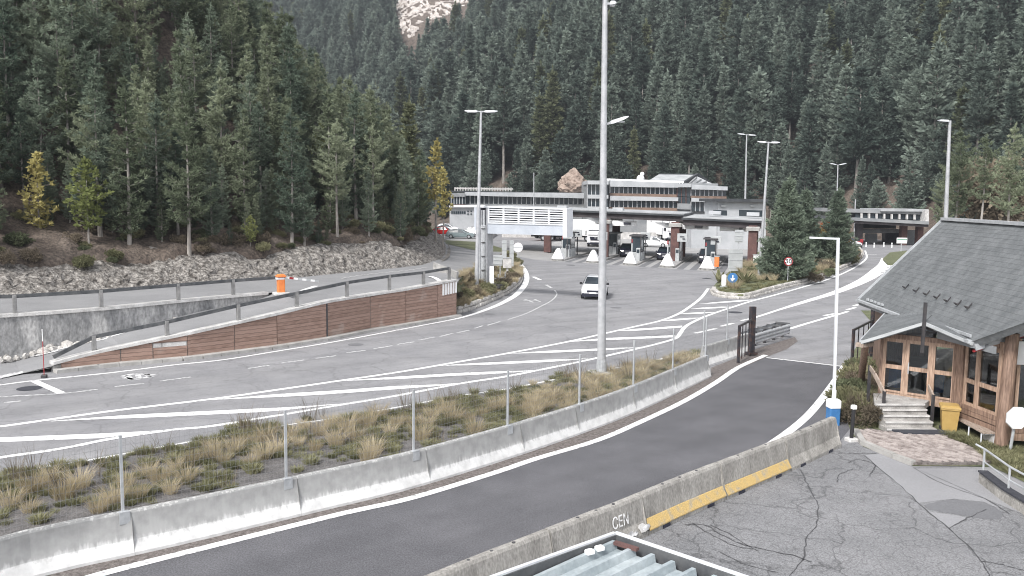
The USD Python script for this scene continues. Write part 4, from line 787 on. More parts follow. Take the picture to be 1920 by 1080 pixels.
# pink paved forecourt, brick by brick
pv_px = [(1604, 812), (1618, 835), (1677, 860), (1713, 873), (1775, 874), (1846, 873), (1866, 868), (1822, 842), (1772, 822), (1756, 814), (1664, 813), (1630, 808)]
pvp = Gs(pv_px); PV = Polygon(pvp[:, :2]).buffer(0)
pv = obj('paved_forecourt', MB().slab(pvp, .0, .09), K['debris'], kind='structure')
ca = math.atan2(*(pvp[2] - pvp[0])[1::-1][:2]) if False else math.atan2((pvp[3] - pvp[1])[1], (pvp[3] - pvp[1])[0]); cc, ss = math.cos(ca), math.sin(ca); nb = 0; extra = MB()
for i in range(-20, 60):
    for j in range(-40, 40):
        x, y = .25 * (i + .5 * (j % 2)), .135 * j; c = pvp[0][:2] + [cc * x - ss * y, ss * x + cc * y]
        q = np.array([c + [cc * a - ss * b, ss * a + cc * b] for a, b in ((-.117, -.06), (.117, -.06), (.117, .06), (-.117, .06))])
        if not PV.contains(Polygon(q).buffer(.01)): continue
        tz = .09 + rng.uniform(.015, .04) + .02 * (meshkit.noise(np.r_[c * 1.3, 0]) - .5); tl = rng.uniform(-.006, .006, 4)
        lo = np.c_[q, np.full(4, .085)]; hi = np.c_[c + (q - c) * .94, tz + tl]; nb += 1
        if nb <= 300: obj('paver', MB().hexa(lo, hi), K['paver'], pv)
        else: extra.hexa(lo, hi)
if extra.n: tag(obj('paver_field', extra, K['paver'], pv), kind='stuff')
for a, b in zip(range(0, 3), range(1, 4)):
    p, q = pvp[a], pvp[b]; n_ = max(1, int(np.linalg.norm(q - p) / .8))
    for k in range(n_):
        x, y = p + (q - p) * k / n_, p + (q - p) * (k + .985) / n_; obj('kerb_block', MB().bar([x[0], x[1], .07 + rng.uniform(-.012, .012)], [y[0], y[1], .07 + rng.uniform(-.012, .012)], .17, .15), K['kerb'], pv)
# bin, bench, octagonal sign, hand rail
bn = G(1778, 812, .02); t = thing('wheelie_bin', 'mustard yellow wheeled bin beside the chalet steps', 'bin', bn); zt = topz(bn, 758); ra = -.35
def sq(z, w, dpt, off=0): c_, s_ = math.cos(ra), math.sin(ra); return np.array([[bn[0] + c_ * x - s_ * (y + off), bn[1] + s_ * x + c_ * (y + off), z] for x, y in ((-w, -dpt), (w, -dpt), (w, dpt), (-w, dpt))])
obj('body', MB().rings([sq(.06, .2, .22), sq(zt * .55, .24, .27), sq(zt * .86, .265, .3)]), K['yellow_bin'], t); obj('rim', MB().rings([sq(zt * .86, .29, .33), sq(zt * .9, .29, .33)]), K['yellow_bin'], t); obj('lid', MB().rings([sq(zt * .91, .3, .34), sq(zt * .96, .29, .33), sq(zt, .22, .25)]), K['yellow_bin'], t)
for s in (-1, 1): obj('wheel', MB().tube(sq(.1, .2, .24)[2 if s > 0 else 3] + [0, 0, 0], sq(.1, .25, .24)[2 if s > 0 else 3], .1, .1, 12), K['black'], t)
be0, be1 = G(1803, 811, .02), G(1853, 840, .02); t = thing('bench', 'low timber bench on white tube legs under the chalet window wall', 'bench', be0); d = be1 - be0; lb = np.linalg.norm(d); d /= lb; n = np.array([-d[1], d[0], 0])
for k, off in enumerate((-.14, .0, .14)): obj('seat_plank', MB().bar(be0 + n * off + [0, 0, .46], be1 + n * off + [0, 0, .46], .12, .04), K['old_wood'], t)
for f in (.04, .5, .96):
    p = be0 + d * lb * f; m = MB(); a, b = p - n * .2, p + n * .2
    m.tube(a, a + [0, 0, .42], .022).tube(b, b + [0, 0, .42], .022).tube(a + [0, 0, .42], b + [0, 0, .42], .022); obj('leg_frame', m, K['white_metal'], t)
sg = G(1893, 850, .02); t = thing('octagonal_sign', 'white octagonal sign board on leaning pole in front of the chalet', 'sign', sg); c = at(1908, 784, sg[1] - .15); r = 22 / (FOC / sg[1]); 
obj('pole', MB().tube(sg, c + [0, .05, .3], .045, .045, 10), K['galv'], t)
a8 = np.arange(8) * math.pi / 4 + math.pi / 8; fr = MB().rings([np.array([[c[0] + math.cos(a) * r, c[1] + .02, c[2] + math.sin(a) * r] for a in a8]), np.array([[c[0] + math.cos(a) * r, c[1] - .02, c[2] + math.sin(a) * r] for a in a8])]); obj('board', fr, K['white'], t)
obj('rim', MB().rings([np.array([[c[0] + math.cos(a) * r * 1.05, c[1] + .03, c[2] + math.sin(a) * r * 1.05] for a in a8]), np.array([[c[0] + math.cos(a) * r * 1.05, c[1] + .012, c[2] + math.sin(a) * r * 1.05] for a in a8])]), K['galv'], t); obj('bracket', MB().box([c[0], c[1] + .05, c[2]], [.14, .06, .3]), K['galv'], t)
lwp = Gs([(1836, 905), (1880, 940), (1925, 968), (1990, 1005)]); t = thing('low_wall', 'low concrete edging wall below the handrail at the lower right', 'wall', lwp[0]); obj('wall_body', MB().path(lwp, [(-.02, -.02), (-.02, .3), (.16, .3), (.16, -.02)]), K['old_concrete'], t); obj('coping', MB().path(lwp + [0, 0, .3], [(-.05, 0), (-.05, .05), (.2, .05), (.2, 0)]), K['mat_dark'], t)
hr = thing('hand_rail', 'galvanised two bar handrail along the low wall at the lower right', 'handrail', lwp[0]); q0, q1, q2 = lwp[0] + [.12, .06, .3], lwp[0] * .38 + lwp[2] * .62 + [.06, .1, .3], lwp[3] + [.1, .1, .3]
h0 = topz(q0, 842); q0b = at(1830, 833, q0[1] + .25)
def rz(p, h): return p + [0, 0, h]
obj('top_bar', MB().tube(q0b, rz(q0, h0 - .3), .028).tube(rz(q0, h0 - .3), rz(q1, h0 - .32), .028).tube(rz(q1, h0 - .32), rz(q2, h0 - .34), .028), K['galv'], hr); obj('mid_bar', MB().tube(rz(q0, h0 * .62 - .3), rz(q1, h0 * .62 - .31), .022).tube(rz(q1, h0 * .62 - .31), rz(q2, h0 * .62 - .32), .022), K['galv'], hr)
for p in (q0, q1, q2): obj('post', MB().tube(p * [1, 1, 0], rz(p, h0 - .3), .03), K['galv'], hr)
# corrugated shed roof corner below the viewer
sc = G(1152, 1019, 3.1); e1 = G(985, 1081, 3.1) - sc; e2 = G(1331, 1081, 3.1) - sc; e1 /= np.linalg.norm(e1); e2 = np.cross([0, 0, 1.], e1); e2 *= np.sign(e2[0]); sg_ = -1
e2v = G(1331, 1081, 3.05) - sc; e2 = e2v / np.linalg.norm(e2v)
sh = thing('shed', 'corner of a pale corrugated metal shed roof with grey edge flashing', 'shed', sc * [1, 1, 0]); LX, LY = 4.2, 3.4
K['shed_sheet'] = mat('pale_corrugated_sheet', (.22, .26, .28), (.4, .44, .455), 1.6, 6., rough=.45, stretch=(1, 1, 1), fine=.1, fscale=18.)
nrib = 12
for k in range(nrib):
    a, b = LY * k / nrib, LY * (k + 1) / nrib; w = b - a; prof = [(0, 0), (.18, 0), (.24, .1), (.42, .1), (.5, 0), (1.02, 0)]
    m = MB(); P0 = np.array([sc + e2 * (a + w * x) + e1 * .12 + [0, 0, z] for x, z in prof]); P1 = P0 + e1 * LX - [0, 0, .25]; n_ = len(prof)
    m.raw(np.vstack([P0, P1, P0 - [0, 0, .01], P1 - [0, 0, .01]]), [[i, i + 1, n_ + i + 1, n_ + i] for i in range(n_ - 1)] + [[2 * n_ + i, 3 * n_ + i, 3 * n_ + i + 1, 2 * n_ + i + 1] for i in range(n_ - 1)]); obj('roof_sheet', m, K['shed_sheet'], sh)
for a, b, in ((sc - e1 * .02, sc + e2 * LY), (sc, sc + e1 * LX)): obj('edge_flashing', MB().bar(a + [0, 0, .03], b + [0, 0, .03], .09, .2), K['rail'], sh); obj('flashing_lip', MB().bar(a + [0, 0, .14], b + [0, 0, .14], .05, .03), K['white_metal'], sh)
cc_ = sc + e1 * .16 + e2 * .3; obj('red_bracket', MB().box(cc_ + [0, 0, .1], [.34, .07, .04], math.atan2(e2[1], e2[0])), K['redbrown'], sh); 
for f in (.18, .36): obj('white_clip', MB().box(sc + e1 * (.25 + f) + e2 * .12 + [0, 0, .09], [.11, .09, .05], .5, .01), K['white'], sh)
obj('wall', MB().slab([(sc + e1 * .2 + e2 * .2)[:2], (sc + e1 * LX + e2 * .2)[:2], (sc + e1 * LX + e2 * LY)[:2], (sc + e1 * .2 + e2 * LY)[:2]], 0, 2.7), K['facade_grey'], sh)
# ================================================================== planted islands with stone kerbs
def stone_kerb(label, pts, courses=2, hgt=.24, ln=.55, base=0.):
    p = resample(pts, ln); t = thing('stone_kerb', label, 'stone kerb', p[0]); L = side(p); k = 0
    for c in range(courses):
        for i in range(len(p) - 1):
            a, b = p[i] + (p[i + 1] - p[i]) * (.5 * (c % 2)) , p[i + 1] + ((p[min(i + 2, len(p) - 1)] - p[i + 1]) * (.5 * (c % 2)))
            d = b - a; D = np.linalg.norm(d)
            if D < .1: continue
            d /= D; n = np.r_[L[i], 0]; a = a + d * .02; b = b - d * rng.uniform(.02, .06); z0 = base + c * hgt; s = .1 * c + rng.uniform(-.03, .03)
            lo = np.array([a + n * s, b + n * s, b + n * (s + .36), a + n * (s + .36)]); lo[:, 2] = z0; hi = lo.copy(); hi[:, 2] = z0 + hgt * rng.uniform(.82, 1.); ctr_ = lo.mean(0); md = (lo + hi) / 2
            f = lambda q, kx: ctr_ * [1, 1, 0] + (q * [1, 1, 0] - ctr_ * [1, 1, 0]) * kx + q * [0, 0, 1]
            obj('stone', MB().rings([f(lo, .93), f(lo + [0, 0, hgt * .25], 1.), f(md + [0, 0, hgt * .15], 1. + rng.uniform(-.03, .02)), f(hi, .84)]), K['stone'], t)
    return t
IL = [(857, 589), (880, 583), (905, 574), (940, 558), (966, 543), (980, 527), (980, 513), (972, 499), (960, 489), (948, 481)]
il = smooth(Gs(IL), 4)
stone_kerb('curved two course stone kerb of the planted island below the message sign gantry', il[:, :] , 2, .24, .8)
ilb = P3([(935, 485, .85), (900, 500, 1.5), (875, 509, 1.85), (858, 521, 2.1)])
iv = MB(); inner = il.copy(); inner[:, :2] += side(il) * .2; inner[:, 2] = .42
bk_ = resample(ilb, 1.); ii = np.linspace(0, 1, len(inner)); bb2 = np.stack([np.interp(1 - ii, np.linspace(0, 1, len(bk_)), bk_[:, k]) for k in range(3)], 1)
G_ = [inner * (1 - f) + bb2 * f - [0, 0, .35 * math.sin(f * math.pi) * (f > 0)] for f in np.linspace(0, 1, 7)]
vv = np.vstack(G_); nn_ = len(inner); iv.raw(vv, [[r * nn_ + i, r * nn_ + i + 1, (r + 1) * nn_ + i + 1, (r + 1) * nn_ + i] for r in range(6) for i in range(nn_ - 1)])
island_l = obj('planted_island', iv, K['grass_ground'], kind='structure')
IR = [(1400, 497), (1368, 512), (1345, 531), (1332, 545), (1337, 555), (1360, 559), (1385, 561), (1408, 560), (1440, 551), (1480, 540), (1532, 527), (1565, 514), (1596, 499), (1612, 489), (1620, 477), (1614, 468)]
ir = smooth(Gs(IR), 4)
stone_kerb('two course stone kerb round the grass island with the big spruce', ir[12:][:, :], 2, .22, .95)
ir_in = ir.copy(); ir_in[:, :2] += side(ir) * .25
island_r = obj('grass_island', MB().slab(np.vstack([ir_in, [[ir_in[-1][0] - 6, ir_in[-1][1] + 14, 0], [ir_in[0][0] + 4, ir_in[0][1] + 14, 0]]])[:, :2], 0., .36), K['grass_ground'], kind='structure')
far_kerb = smooth(Gs([(1700, 486), (1668, 483), (1655, 488), (1650, 496), (1662, 503)]), 4)
obj('small_island', MB().slab(Gs([(1720, 470), (1668, 476), (1655, 488), (1664, 497), (1720, 500)])[:, :2], 0, .2), K['grass_ground'], kind='structure')

# ================================================================== message sign gantry
vb = G(906, 538, .7); VY = vb[1]; gm = thing('message_sign_gantry', 'large white message sign on a grey leg seen from behind, with louvred upper half', 'gantry', [vb[0], VY, .4])
def yaw(u, v, f): return at(u, v, VY * (1 - .05 * f))
def board(u0, v0, u1, v1, o=0., th=.1):
    f0, f1 = (u0 - 914) / 147, (u1 - 914) / 147; sl = 4.
    q = [yaw(u0, v1 + sl * f0, f0), yaw(u1, v1 + sl * f1, f1), yaw(u1, v0 + sl * f1, f1), yaw(u0, v0 + sl * f0, f0)]; q = [x - np.array([0, o, 0]) for x in q]
    return MB().panel(q, th)
obj('back_panel', board(914, 417, 1060, 438, 0, .9), K['bluegrey_panel'], gm); obj('louvre_backing', board(914, 389, 1060, 417, -.15, .6), K['grille'], gm)
for k in range(6): obj('louvre', board(915, 391.3 + k * 4.35, 1057, 393.6 + k * 4.35, .02, .1), K['white_metal'], gm)
for k in range(6): obj('stile', board(914 + 28.3 * k, 388, 917 + 28.3 * k, 418 + .4 * k, .06, .12), K['white_metal'], gm)
obj('top_rail', board(890, 386.5, 1062, 389.5, .08, .8), K['white_metal'], gm); obj('base_rail', board(914, 416.5, 1060, 419, .07, .12), K['white_metal'], gm); obj('end_post', board(1055, 387, 1063, 441, .09, .9), K['white_metal'], gm); obj('end_box', board(889, 387, 897, 433, .05, .8), K['bluegrey_panel'], gm)
obj('leg', board(898, 422, 913, 536, -.05, .8), K['galv'], gm); obj('leg_recess', board(899, 389, 912, 426, -.12, .5), K['grille'], gm)
for x in (898, 911): obj('leg_edge', board(x, 388, x + 2.4, 534, .04, .9), K['lamp_steel'], gm)
for k in range(4): obj('ladder_rung', board(902, 428 + 26 * k, 909, 429.2 + 26 * k, .06, .05), K['dark_metal'], gm)
for k in range(3): obj('conduit', board(903 + 2.6 * k, 394, 904 + 2.6 * k, 424, 0.0, .05), K['white_metal'], gm)
obj('base_block', board(899, 533, 936, 540, .1, 1.2), K['dark_metal'], gm)
cb = at(922, 516, VY - .6); obj('cabinet', MB().box([cb[0], cb[1], cb[2] - .3], [.32, .4, 1.9], 0, .02), K['white'], gm)
def sign_back(label, u, vb_, v0, v1, wpx, z0, m='sign_grey', cat='road sign', posts=1, round_=False):
    b = G(u, vb_, z0); Y = b[1]; w = wpx * Y / FOC; z1, z2 = at(u, v1, Y)[2], at(u, v0, Y)[2]; t = thing('road_sign', label, cat, b)
    for s in ((0,) if posts == 1 else (-.3, .3)): obj('post', MB().tube([b[0] + s * w, Y + .06, z0 - .3], [b[0] + s * w, Y + .06, z2 - .05], .045), K['galv'], t)
    if round_:
        a = np.arange(20) * math.pi / 10; r = w / 2; c = np.array([b[0], Y, (z1 + z2) / 2]); ring = lambda rr, y: np.array([[c[0] + rr * math.cos(x), y, c[2] + rr * math.sin(x)] for x in a])
        obj('plate', MB().rings([ring(r, Y + .02), ring(r, Y)]), K[m], t); return t, c, r
    obj('plate', MB().box([b[0], Y, (z1 + z2) / 2], [w, .04, z2 - z1]), K[m], t)
    for k in range(3): obj('stiffener', MB().box([b[0], Y - .03, z1 + (z2 - z1) * (.15 + .35 * k)], [w * .98, .03, .06]), K['galv'], t)
    return t, None, None
sign_back('tall grey sign back right of the gantry leg, left one of the pair', 945, 505, 450, 488, 9, .6); sign_back('tall grey sign back under the message sign, right one of the pair', 959, 502, 450, 500, 8, .55)
sign_back('low grey sign back with frame behind the electric cabinet', 931, 522, 478, 498, 22, .6, posts=2)
t, c, r = sign_back('round pale sign back right of the paired grey signs', 971, 492, 454, 474, 18, .4, 'white', round_=True); obj('rim', MB().box([c[0], c[1] - .02, c[2]], [r * 1.8, .02, .05]), K['galv'], t)
cx = G(951, 520, .5); t = thing('electric_cabinet', 'pale electric cabinet on a post among the island weeds', 'cabinet', cx); obj('body', MB().box([cx[0], cx[1], 1.75], [.75, .4, .85], 0, .03), K['coping'], t); obj('post', MB().box([cx[0], cx[1], .9], [.18, .2, 1.0]), K['coping'], t); obj('roof', MB().box([cx[0], cx[1], 2.2], [.82, .46, .06]), K['sign_grey'], t)
t = thing('pipe_railing', 'low pipe railing among the weeds of the planted island', 'railing', G(930, 535, .5))
for v in (523, 531): a, b = G(920, 540, .45), G(948, 531, .45); a, b = at(920, v + 1, a[1]), at(948, v - 3, b[1]); obj('bar', MB().tube(a, b, .03), K['galv'], t)
for u in (922, 934, 947): p = G(u, np.interp(u, [920, 948], [541, 531]), .4); obj('post', MB().tube(p, p + [0, 0, .95], .035), K['galv'], t)

# ---- signs of the grass island
t, c, r = sign_back('round 30 speed limit sign with red ring on a grey post', 1477, 528, 481.5, 498.5, 17, .36, 'red', round_=True)
a = np.arange(20) * math.pi / 10; ring = lambda rr, y: np.array([[c[0] + rr * math.cos(x), y, c[2] + rr * math.sin(x)] for x in a])
obj('face', MB().rings([ring(r * .76, c[1]), ring(r * .76, c[1] - .012)]), K['white'], t)
tm = meshkit.text_mesh('30', r * .85, .01, True); v = np.array(tm.vertices); v[:, 0] -= v[:, 0].mean(); v[:, 1] -= v[:, 1].mean(); obj('digits', (np.c_[c[0] + v[:, 0], c[1] - .03 + v[:, 2] * -1, c[2] + v[:, 1]], np.array(tm.faces)[:, ::-1]), K['black'], t)
t, c, r = sign_back('round blue keep left sign with white arrow at the island tip', 1373, 541, 511, 531, 19, .36, 'blue', round_=True, posts=1)
q = [(-.1, .55), (.42, -.05), (.62, .15), (.62, -.62), (-.15, -.62), (.05, -.42), (-.5, .12)]; q = np.array([[c[0] - x * r * .75 - r * .05, c[1] - .03, c[2] + y * r * .75] for x, y in q]); obj('arrow', MB().slab([(x, y) for x, y in [(-.1, .1), (.1, .1), (.1, -.1)]], 0, .001) if False else MB().box([c[0], c[1] - .03, c[2] + .1 * r], [.2 * r, .02, .9 * r]).raw(np.array([[c[0] - .5 * r, c[1] - .041, c[2] - .1 * r], [c[0] + .5 * r, c[1] - .041, c[2] - .1 * r], [c[0] - .1 * r, c[1] - .041, c[2] - .72 * r]]), [[0, 1, 2]]), K['white'], t)
sign_back('large grey sign panel seen from behind at the toll end of the grass island', 1378, 512, 468, 508, 27, .3, posts=2)
sign_back('grey traffic sign back high over the large grey panel', 1383, 512, 431, 455, 16, .3)
wb = G(1357, 538, .36); t = thing('plastic_marker', 'white rounded plastic marker box at the tip of the grass island', 'marker', wb); obj('body', MB().box(wb + [0, 0, .5], [.38, .3, 1.0], .2, .08), K['white'], t); obj('foot', MB().box(wb + [0, 0, .04], [.5, .4, .08], .2), K['sign_grey'], t)
for u, v, w, lab in ((1397, 497, 8, 'white box cabinet beside the lamp base near the toll lanes'),):
    p = G(1417, 497, .36); t = thing('cabinet', lab, 'cabinet', p); obj('body', MB().box(p + [0, 0, .55], [.5, .4, 1.1], .2, .03), K['white'], t); obj('lid', MB().box(p + [0, 0, 1.13], [.56, .46, .06], .2), K['sign_grey'], t)

# ================================================================== toll plaza
Ns = Gs([(1044, 489), (1110, 493), (1180, 497.5), (1250, 502), (1325, 507)]); lat = Ns[4] - Ns[0]; lat /= np.linalg.norm(lat); fwd = np.array([.28, .96, 0]); SP = (Ns[4] - Ns[0]) @ lat / 4
Ns = np.vstack([Ns, [Ns[4] + (Ns[4] - Ns[0]) / 4]])
apron_t = obj('toll_apron', MB().sheet([Ns[0][:2] - lat[:2] * 3 - fwd[:2] * .5, Ns[4][:2] + lat[:2] * 6 - fwd[:2] * .8, Ns[4][:2] + lat[:2] * 9 + fwd[:2] * 70, Ns[0][:2] - lat[:2] * 12 + fwd[:2] * 62, Ns[0][:2] - lat[:2] * 9 + fwd[:2] * 5], .004), K['plaza'], kind='structure')
for i in range(5):
    c = Ns[i] + lat * 2.4
    for s in (-.75, .75): p = c + lat * s - fwd * 1.; obj('wheel_track', MB().ribbon([p + [0, 0, .008], p + fwd * 24 + [0, 0, .008]], .75), K['patch_dark'], apron_t)
fx = math.atan2(fwd[1], fwd[0])
ords = ['first', 'second', 'third', 'fourth', 'fifth']
for i in range(6):
    n0 = Ns[i]; w = .95
    if i < 5:
        t = thing('toll_island', f'{ords[i]} toll island kerb from the left with its pointed nose', 'toll island', n0)
        out = [n0 - fwd * .6, n0 + lat * w + fwd * .6, n0 + lat * w + fwd * 22, n0 - lat * w + fwd * 22, n0 - lat * w + fwd * .6]
        obj('kerb', MB().slab(np.array(out)[:, :2], 0, .2), K['concrete'], t); obj('deck', MB().slab(np.array([n0 + (x - n0) * 1 * [1, 1, 1] - (lat * np.sign((x - n0) @ lat)) * .12 for x in out])[:, :2], .2, .206), K['plaza'], t)
        nb_ = n0 + fwd * .75 + [0, 0, .2]; t = thing('nose_block', f'white pyramid block on the nose of the {ords[i]} toll island from the left', 'marker block', nb_)
        h = 1.25; ring4 = lambda s, z: np.array([nb_ + lat * x * s + fwd * y * s + [0, 0, z] for x, y in ((-.8, -.6), (.8, -.6), (.8, .6), (-.8, .6))])
        obj('body', MB().rings([ring4(1., 0.), ring4(.97, .12), ring4(.36, h * .86), ring4(.18, h)]), K['white'], t); obj('foot', MB().rings([ring4(1.06, -.0), ring4(1.06, .05)]), K['coping'], t)
def booth(i, off, hgt, lab, m='dark_metal'):
    c = Ns[i] + fwd * off + [0, 0, .2]; t = thing('toll_booth', lab, 'toll booth', c, 0)
    obj('base', MB().box(c + [0, 0, .5], [2.6, 1.35, 1.0], fx, .04), K['sign_grey'], t); obj('roof', MB().box(c + [0, 0, hgt], [2.9, 1.6, .16], fx, .03), K[m], t)
    for a in (-1.2, 1.2):
        for b in (-.6, .6): q = c + fwd * a + lat * b; obj('post', MB().box(q + [0, 0, .5 + hgt / 2], [.1, .1, hgt - 1.], fx), K[m], t)
    for b in (-.63, .63): q = c + lat * b; obj('side_pane', MB().box(q + [0, 0, .5 + hgt / 2], [2.25, .04, hgt - 1.15], fx), K['darkglass'], t)
    for a in (-1.26, 1.26): q = c + fwd * a; obj('end_pane', MB().box(q + [0, 0, .5 + hgt / 2], [.04, 1.1, hgt - 1.15], fx), K['darkglass'], t)
    q = c - fwd * 1.5 + lat * .35; obj('ticket_machine', MB().box(q + [0, 0, .75], [.5, .45, 1.5], fx, .04), K['sign_grey'], t); obj('machine_screen', MB().box(q - fwd * .26 + [0, 0, 1.15], [.03, .32, .4], fx), K['darkglass'], t)
    return t
booth(0, 6., 2.9, 'dark glass toll booth on the first island beside the message sign'); booth(2, 6., 2.9, 'dark toll booth on the third island right of the tall lamp mast'); booth(4, 6., 2.9, 'dark toll booth on the fifth island beside the grey sign panel')
booth(1, 15., 2.7, 'toll booth on the second island partly behind the lamp mast', 'facade_grey'); booth(3, 9.4, 2.7, 'toll booth on the fourth island behind the brown pillar', 'facade_grey')
CL = 9.2; CD = 12.
def cz(s): return 4.55 + .25 * (1 - s)             # soffit height, the canopy rises gently to the left
cn = thing('toll_canopy', 'long dark edged toll canopy on red brown pillars', 'canopy', Ns[2] + fwd * 8)
def cpt(s, o, z): return Ns[0] + lat * (SP * 4 * s) + fwd * o + [0, 0, z]
def can_sec(s0, s1, o0, o1, z0, z1, nm, m): 
    lo = up([cpt(s0, o0, 0), cpt(s1, o0, 0), cpt(s1, o1, 0), cpt(s0, o1, 0)]); ss_ = [((x - Ns[0]) @ lat) / (SP * 4) for x in lo]
    return obj(nm, MB().hexa([x + [0, 0, cz(q) + z0] for x, q in zip(lo, ss_)], [x + [0, 0, cz(q) + z1] for x, q in zip(lo, ss_)]), K[m], cn)
for s0, s1, dz, o in ((-.78, .8, .12, 0.), (.805, 1.3, -.22, -1.2)):
    can_sec(s0, s1, CL + o, CL + CD, dz + .0, dz + .62, 'fascia', 'brown_fascia'); can_sec(s0 - .01, s1 + .01, CL + o - .35, CL + CD + .3, dz + .62, dz + .84, 'roof_edge', 'roof_dark'); can_sec(s0, s1, CL + o - .1, CL + CD, dz + .84, dz + .93, 'roof_top', 'roof_pale')
for s0 in (-.2, .25, .95, 1.2): can_sec(s0, s0 + .08, CL + 4, CL + 5.2, 1.0, 1.4, 'roof_vent', 'facade_white')
for i, o in ((1, 7.9), (1, 16.), (3, 7.9), (3, 16.), (5, 7.4), (5, 16.), (-1, 12.)):
    c = (Ns[i] if i >= 0 else Ns[0] - (Ns[1] - Ns[0])) + fwd * o; s = ((c - Ns[0]) @ lat) / (SP * 4)
    obj('pillar', MB().box(c + [0, 0, cz(s) / 2 + .1], [.62, .95, cz(s) - .02], fx, .04), K['redbrown'], cn); obj('pillar_head', MB().box(c + [0, 0, cz(s) - .25], [1.0, 1.5, .45], fx, .1), K['concrete'], cn)
# boards hanging under the canopy, traffic displays and lights
hb = 0
for i in range(5):
    c = Ns[i] + lat * SP * .5 + fwd * 9.6; s = ((c - Ns[0]) @ lat) / (SP * 4); z = cz(s)
    t = thing('lane_board', f'pale lane board hanging over the {ords[i]} toll lane from the left', 'lane sign', c + [0, 0, z - 1.])
    obj('panel', MB().box(c + [0, 0, z - .42], [.1, 3.0, .62], fx), K['white'], t); obj('pictogram', MB().box(c - fwd * .07 + lat * (.4 if i % 2 else -.7) + [0, 0, z - .42], [.03, .9, .3], fx), K['car_black'], t); obj('strip', MB().box(c - fwd * .07 - lat * (.7 if i % 2 else -.9) + [0, 0, z - .42], [.03, .4, .36], fx), K['blue' if i % 2 else 'facade_grey'], t)
    for k in (-1.2, 1.2): obj('hanger', MB().box(c + lat * k + [0, 0, z - .05], [.06, .06, .3], fx), K['dark_metal'], t)
for i, o, dx in ((0, 3.5, .5), (1, 3.6, .55), (2, 7.6, .75), (3, 7.9, .9), (4, 5., .6), (0, 8.5, .7)):
    c = Ns[i] + fwd * o + lat * dx + [0, 0, .2]; t = thing('lane_display', f'grey lane display board on a thin post on the {ords[i]} toll island' + (', farther one' if o == 8.5 else ''), 'display', c)
    obj('post', MB().box(c + [0, 0, 1.2], [.12, .12, 2.4], fx), K['dark_metal'], t); obj('panel', MB().box(c + [0, 0, 2.75], [.16, 1.15, .95], fx, .03), K['sign_grey'], t)
    obj('symbol', MB().box(c - fwd * .095 + [0, 0, 2.85], [.02, .5, .12], fx).box(c - fwd * .095 + lat * .2 + [0, 0, 2.62], [.02, .3, .12], fx), K['grille'], t)
for i in (0, 2, 3, 4):
    c = Ns[i] + fwd * 4.6 - lat * .5 + [0, 0, .2]; t = thing('lane_post', f'red topped lane post on the {ords[i]} toll island', 'post', c); obj('shaft', MB().box(c + [0, 0, 1.0], [.14, .14, 2.], fx), K['sign_grey'], t); obj('head', MB().box(c + [0, 0, 2.3], [.12, .16, .4], fx, .03), K['red'], t)
c = Ns[4] + fwd * 3.2 + lat * .9 + [0, 0, .2]; t = thing('orange_box', 'orange barrier housing at the right end of the fifth toll island', 'barrier housing', c); obj('body', MB().box(c + [0, 0, .55], [.5, .5, 1.1], fx, .04), K['orange'], t); obj('cap', MB().box(c + [0, 0, 1.13], [.55, .55, .07], fx), K['sign_grey'], t)
c = Ns[1] + fwd * 5.5 + lat * .35 + [0, 0, .2]; t = thing('red_machine', 'dark red ticket column at the foot of the second island pillar', 'ticket machine', c); obj('body', MB().box(c + [0, 0, .8], [.5, .6, 1.6], fx, .05), K['redbrown'], t); obj('lamp', MB().box(c - fwd * .27 + [0, 0, 1.4], [.04, .25, .2], fx), K['lens'], t)

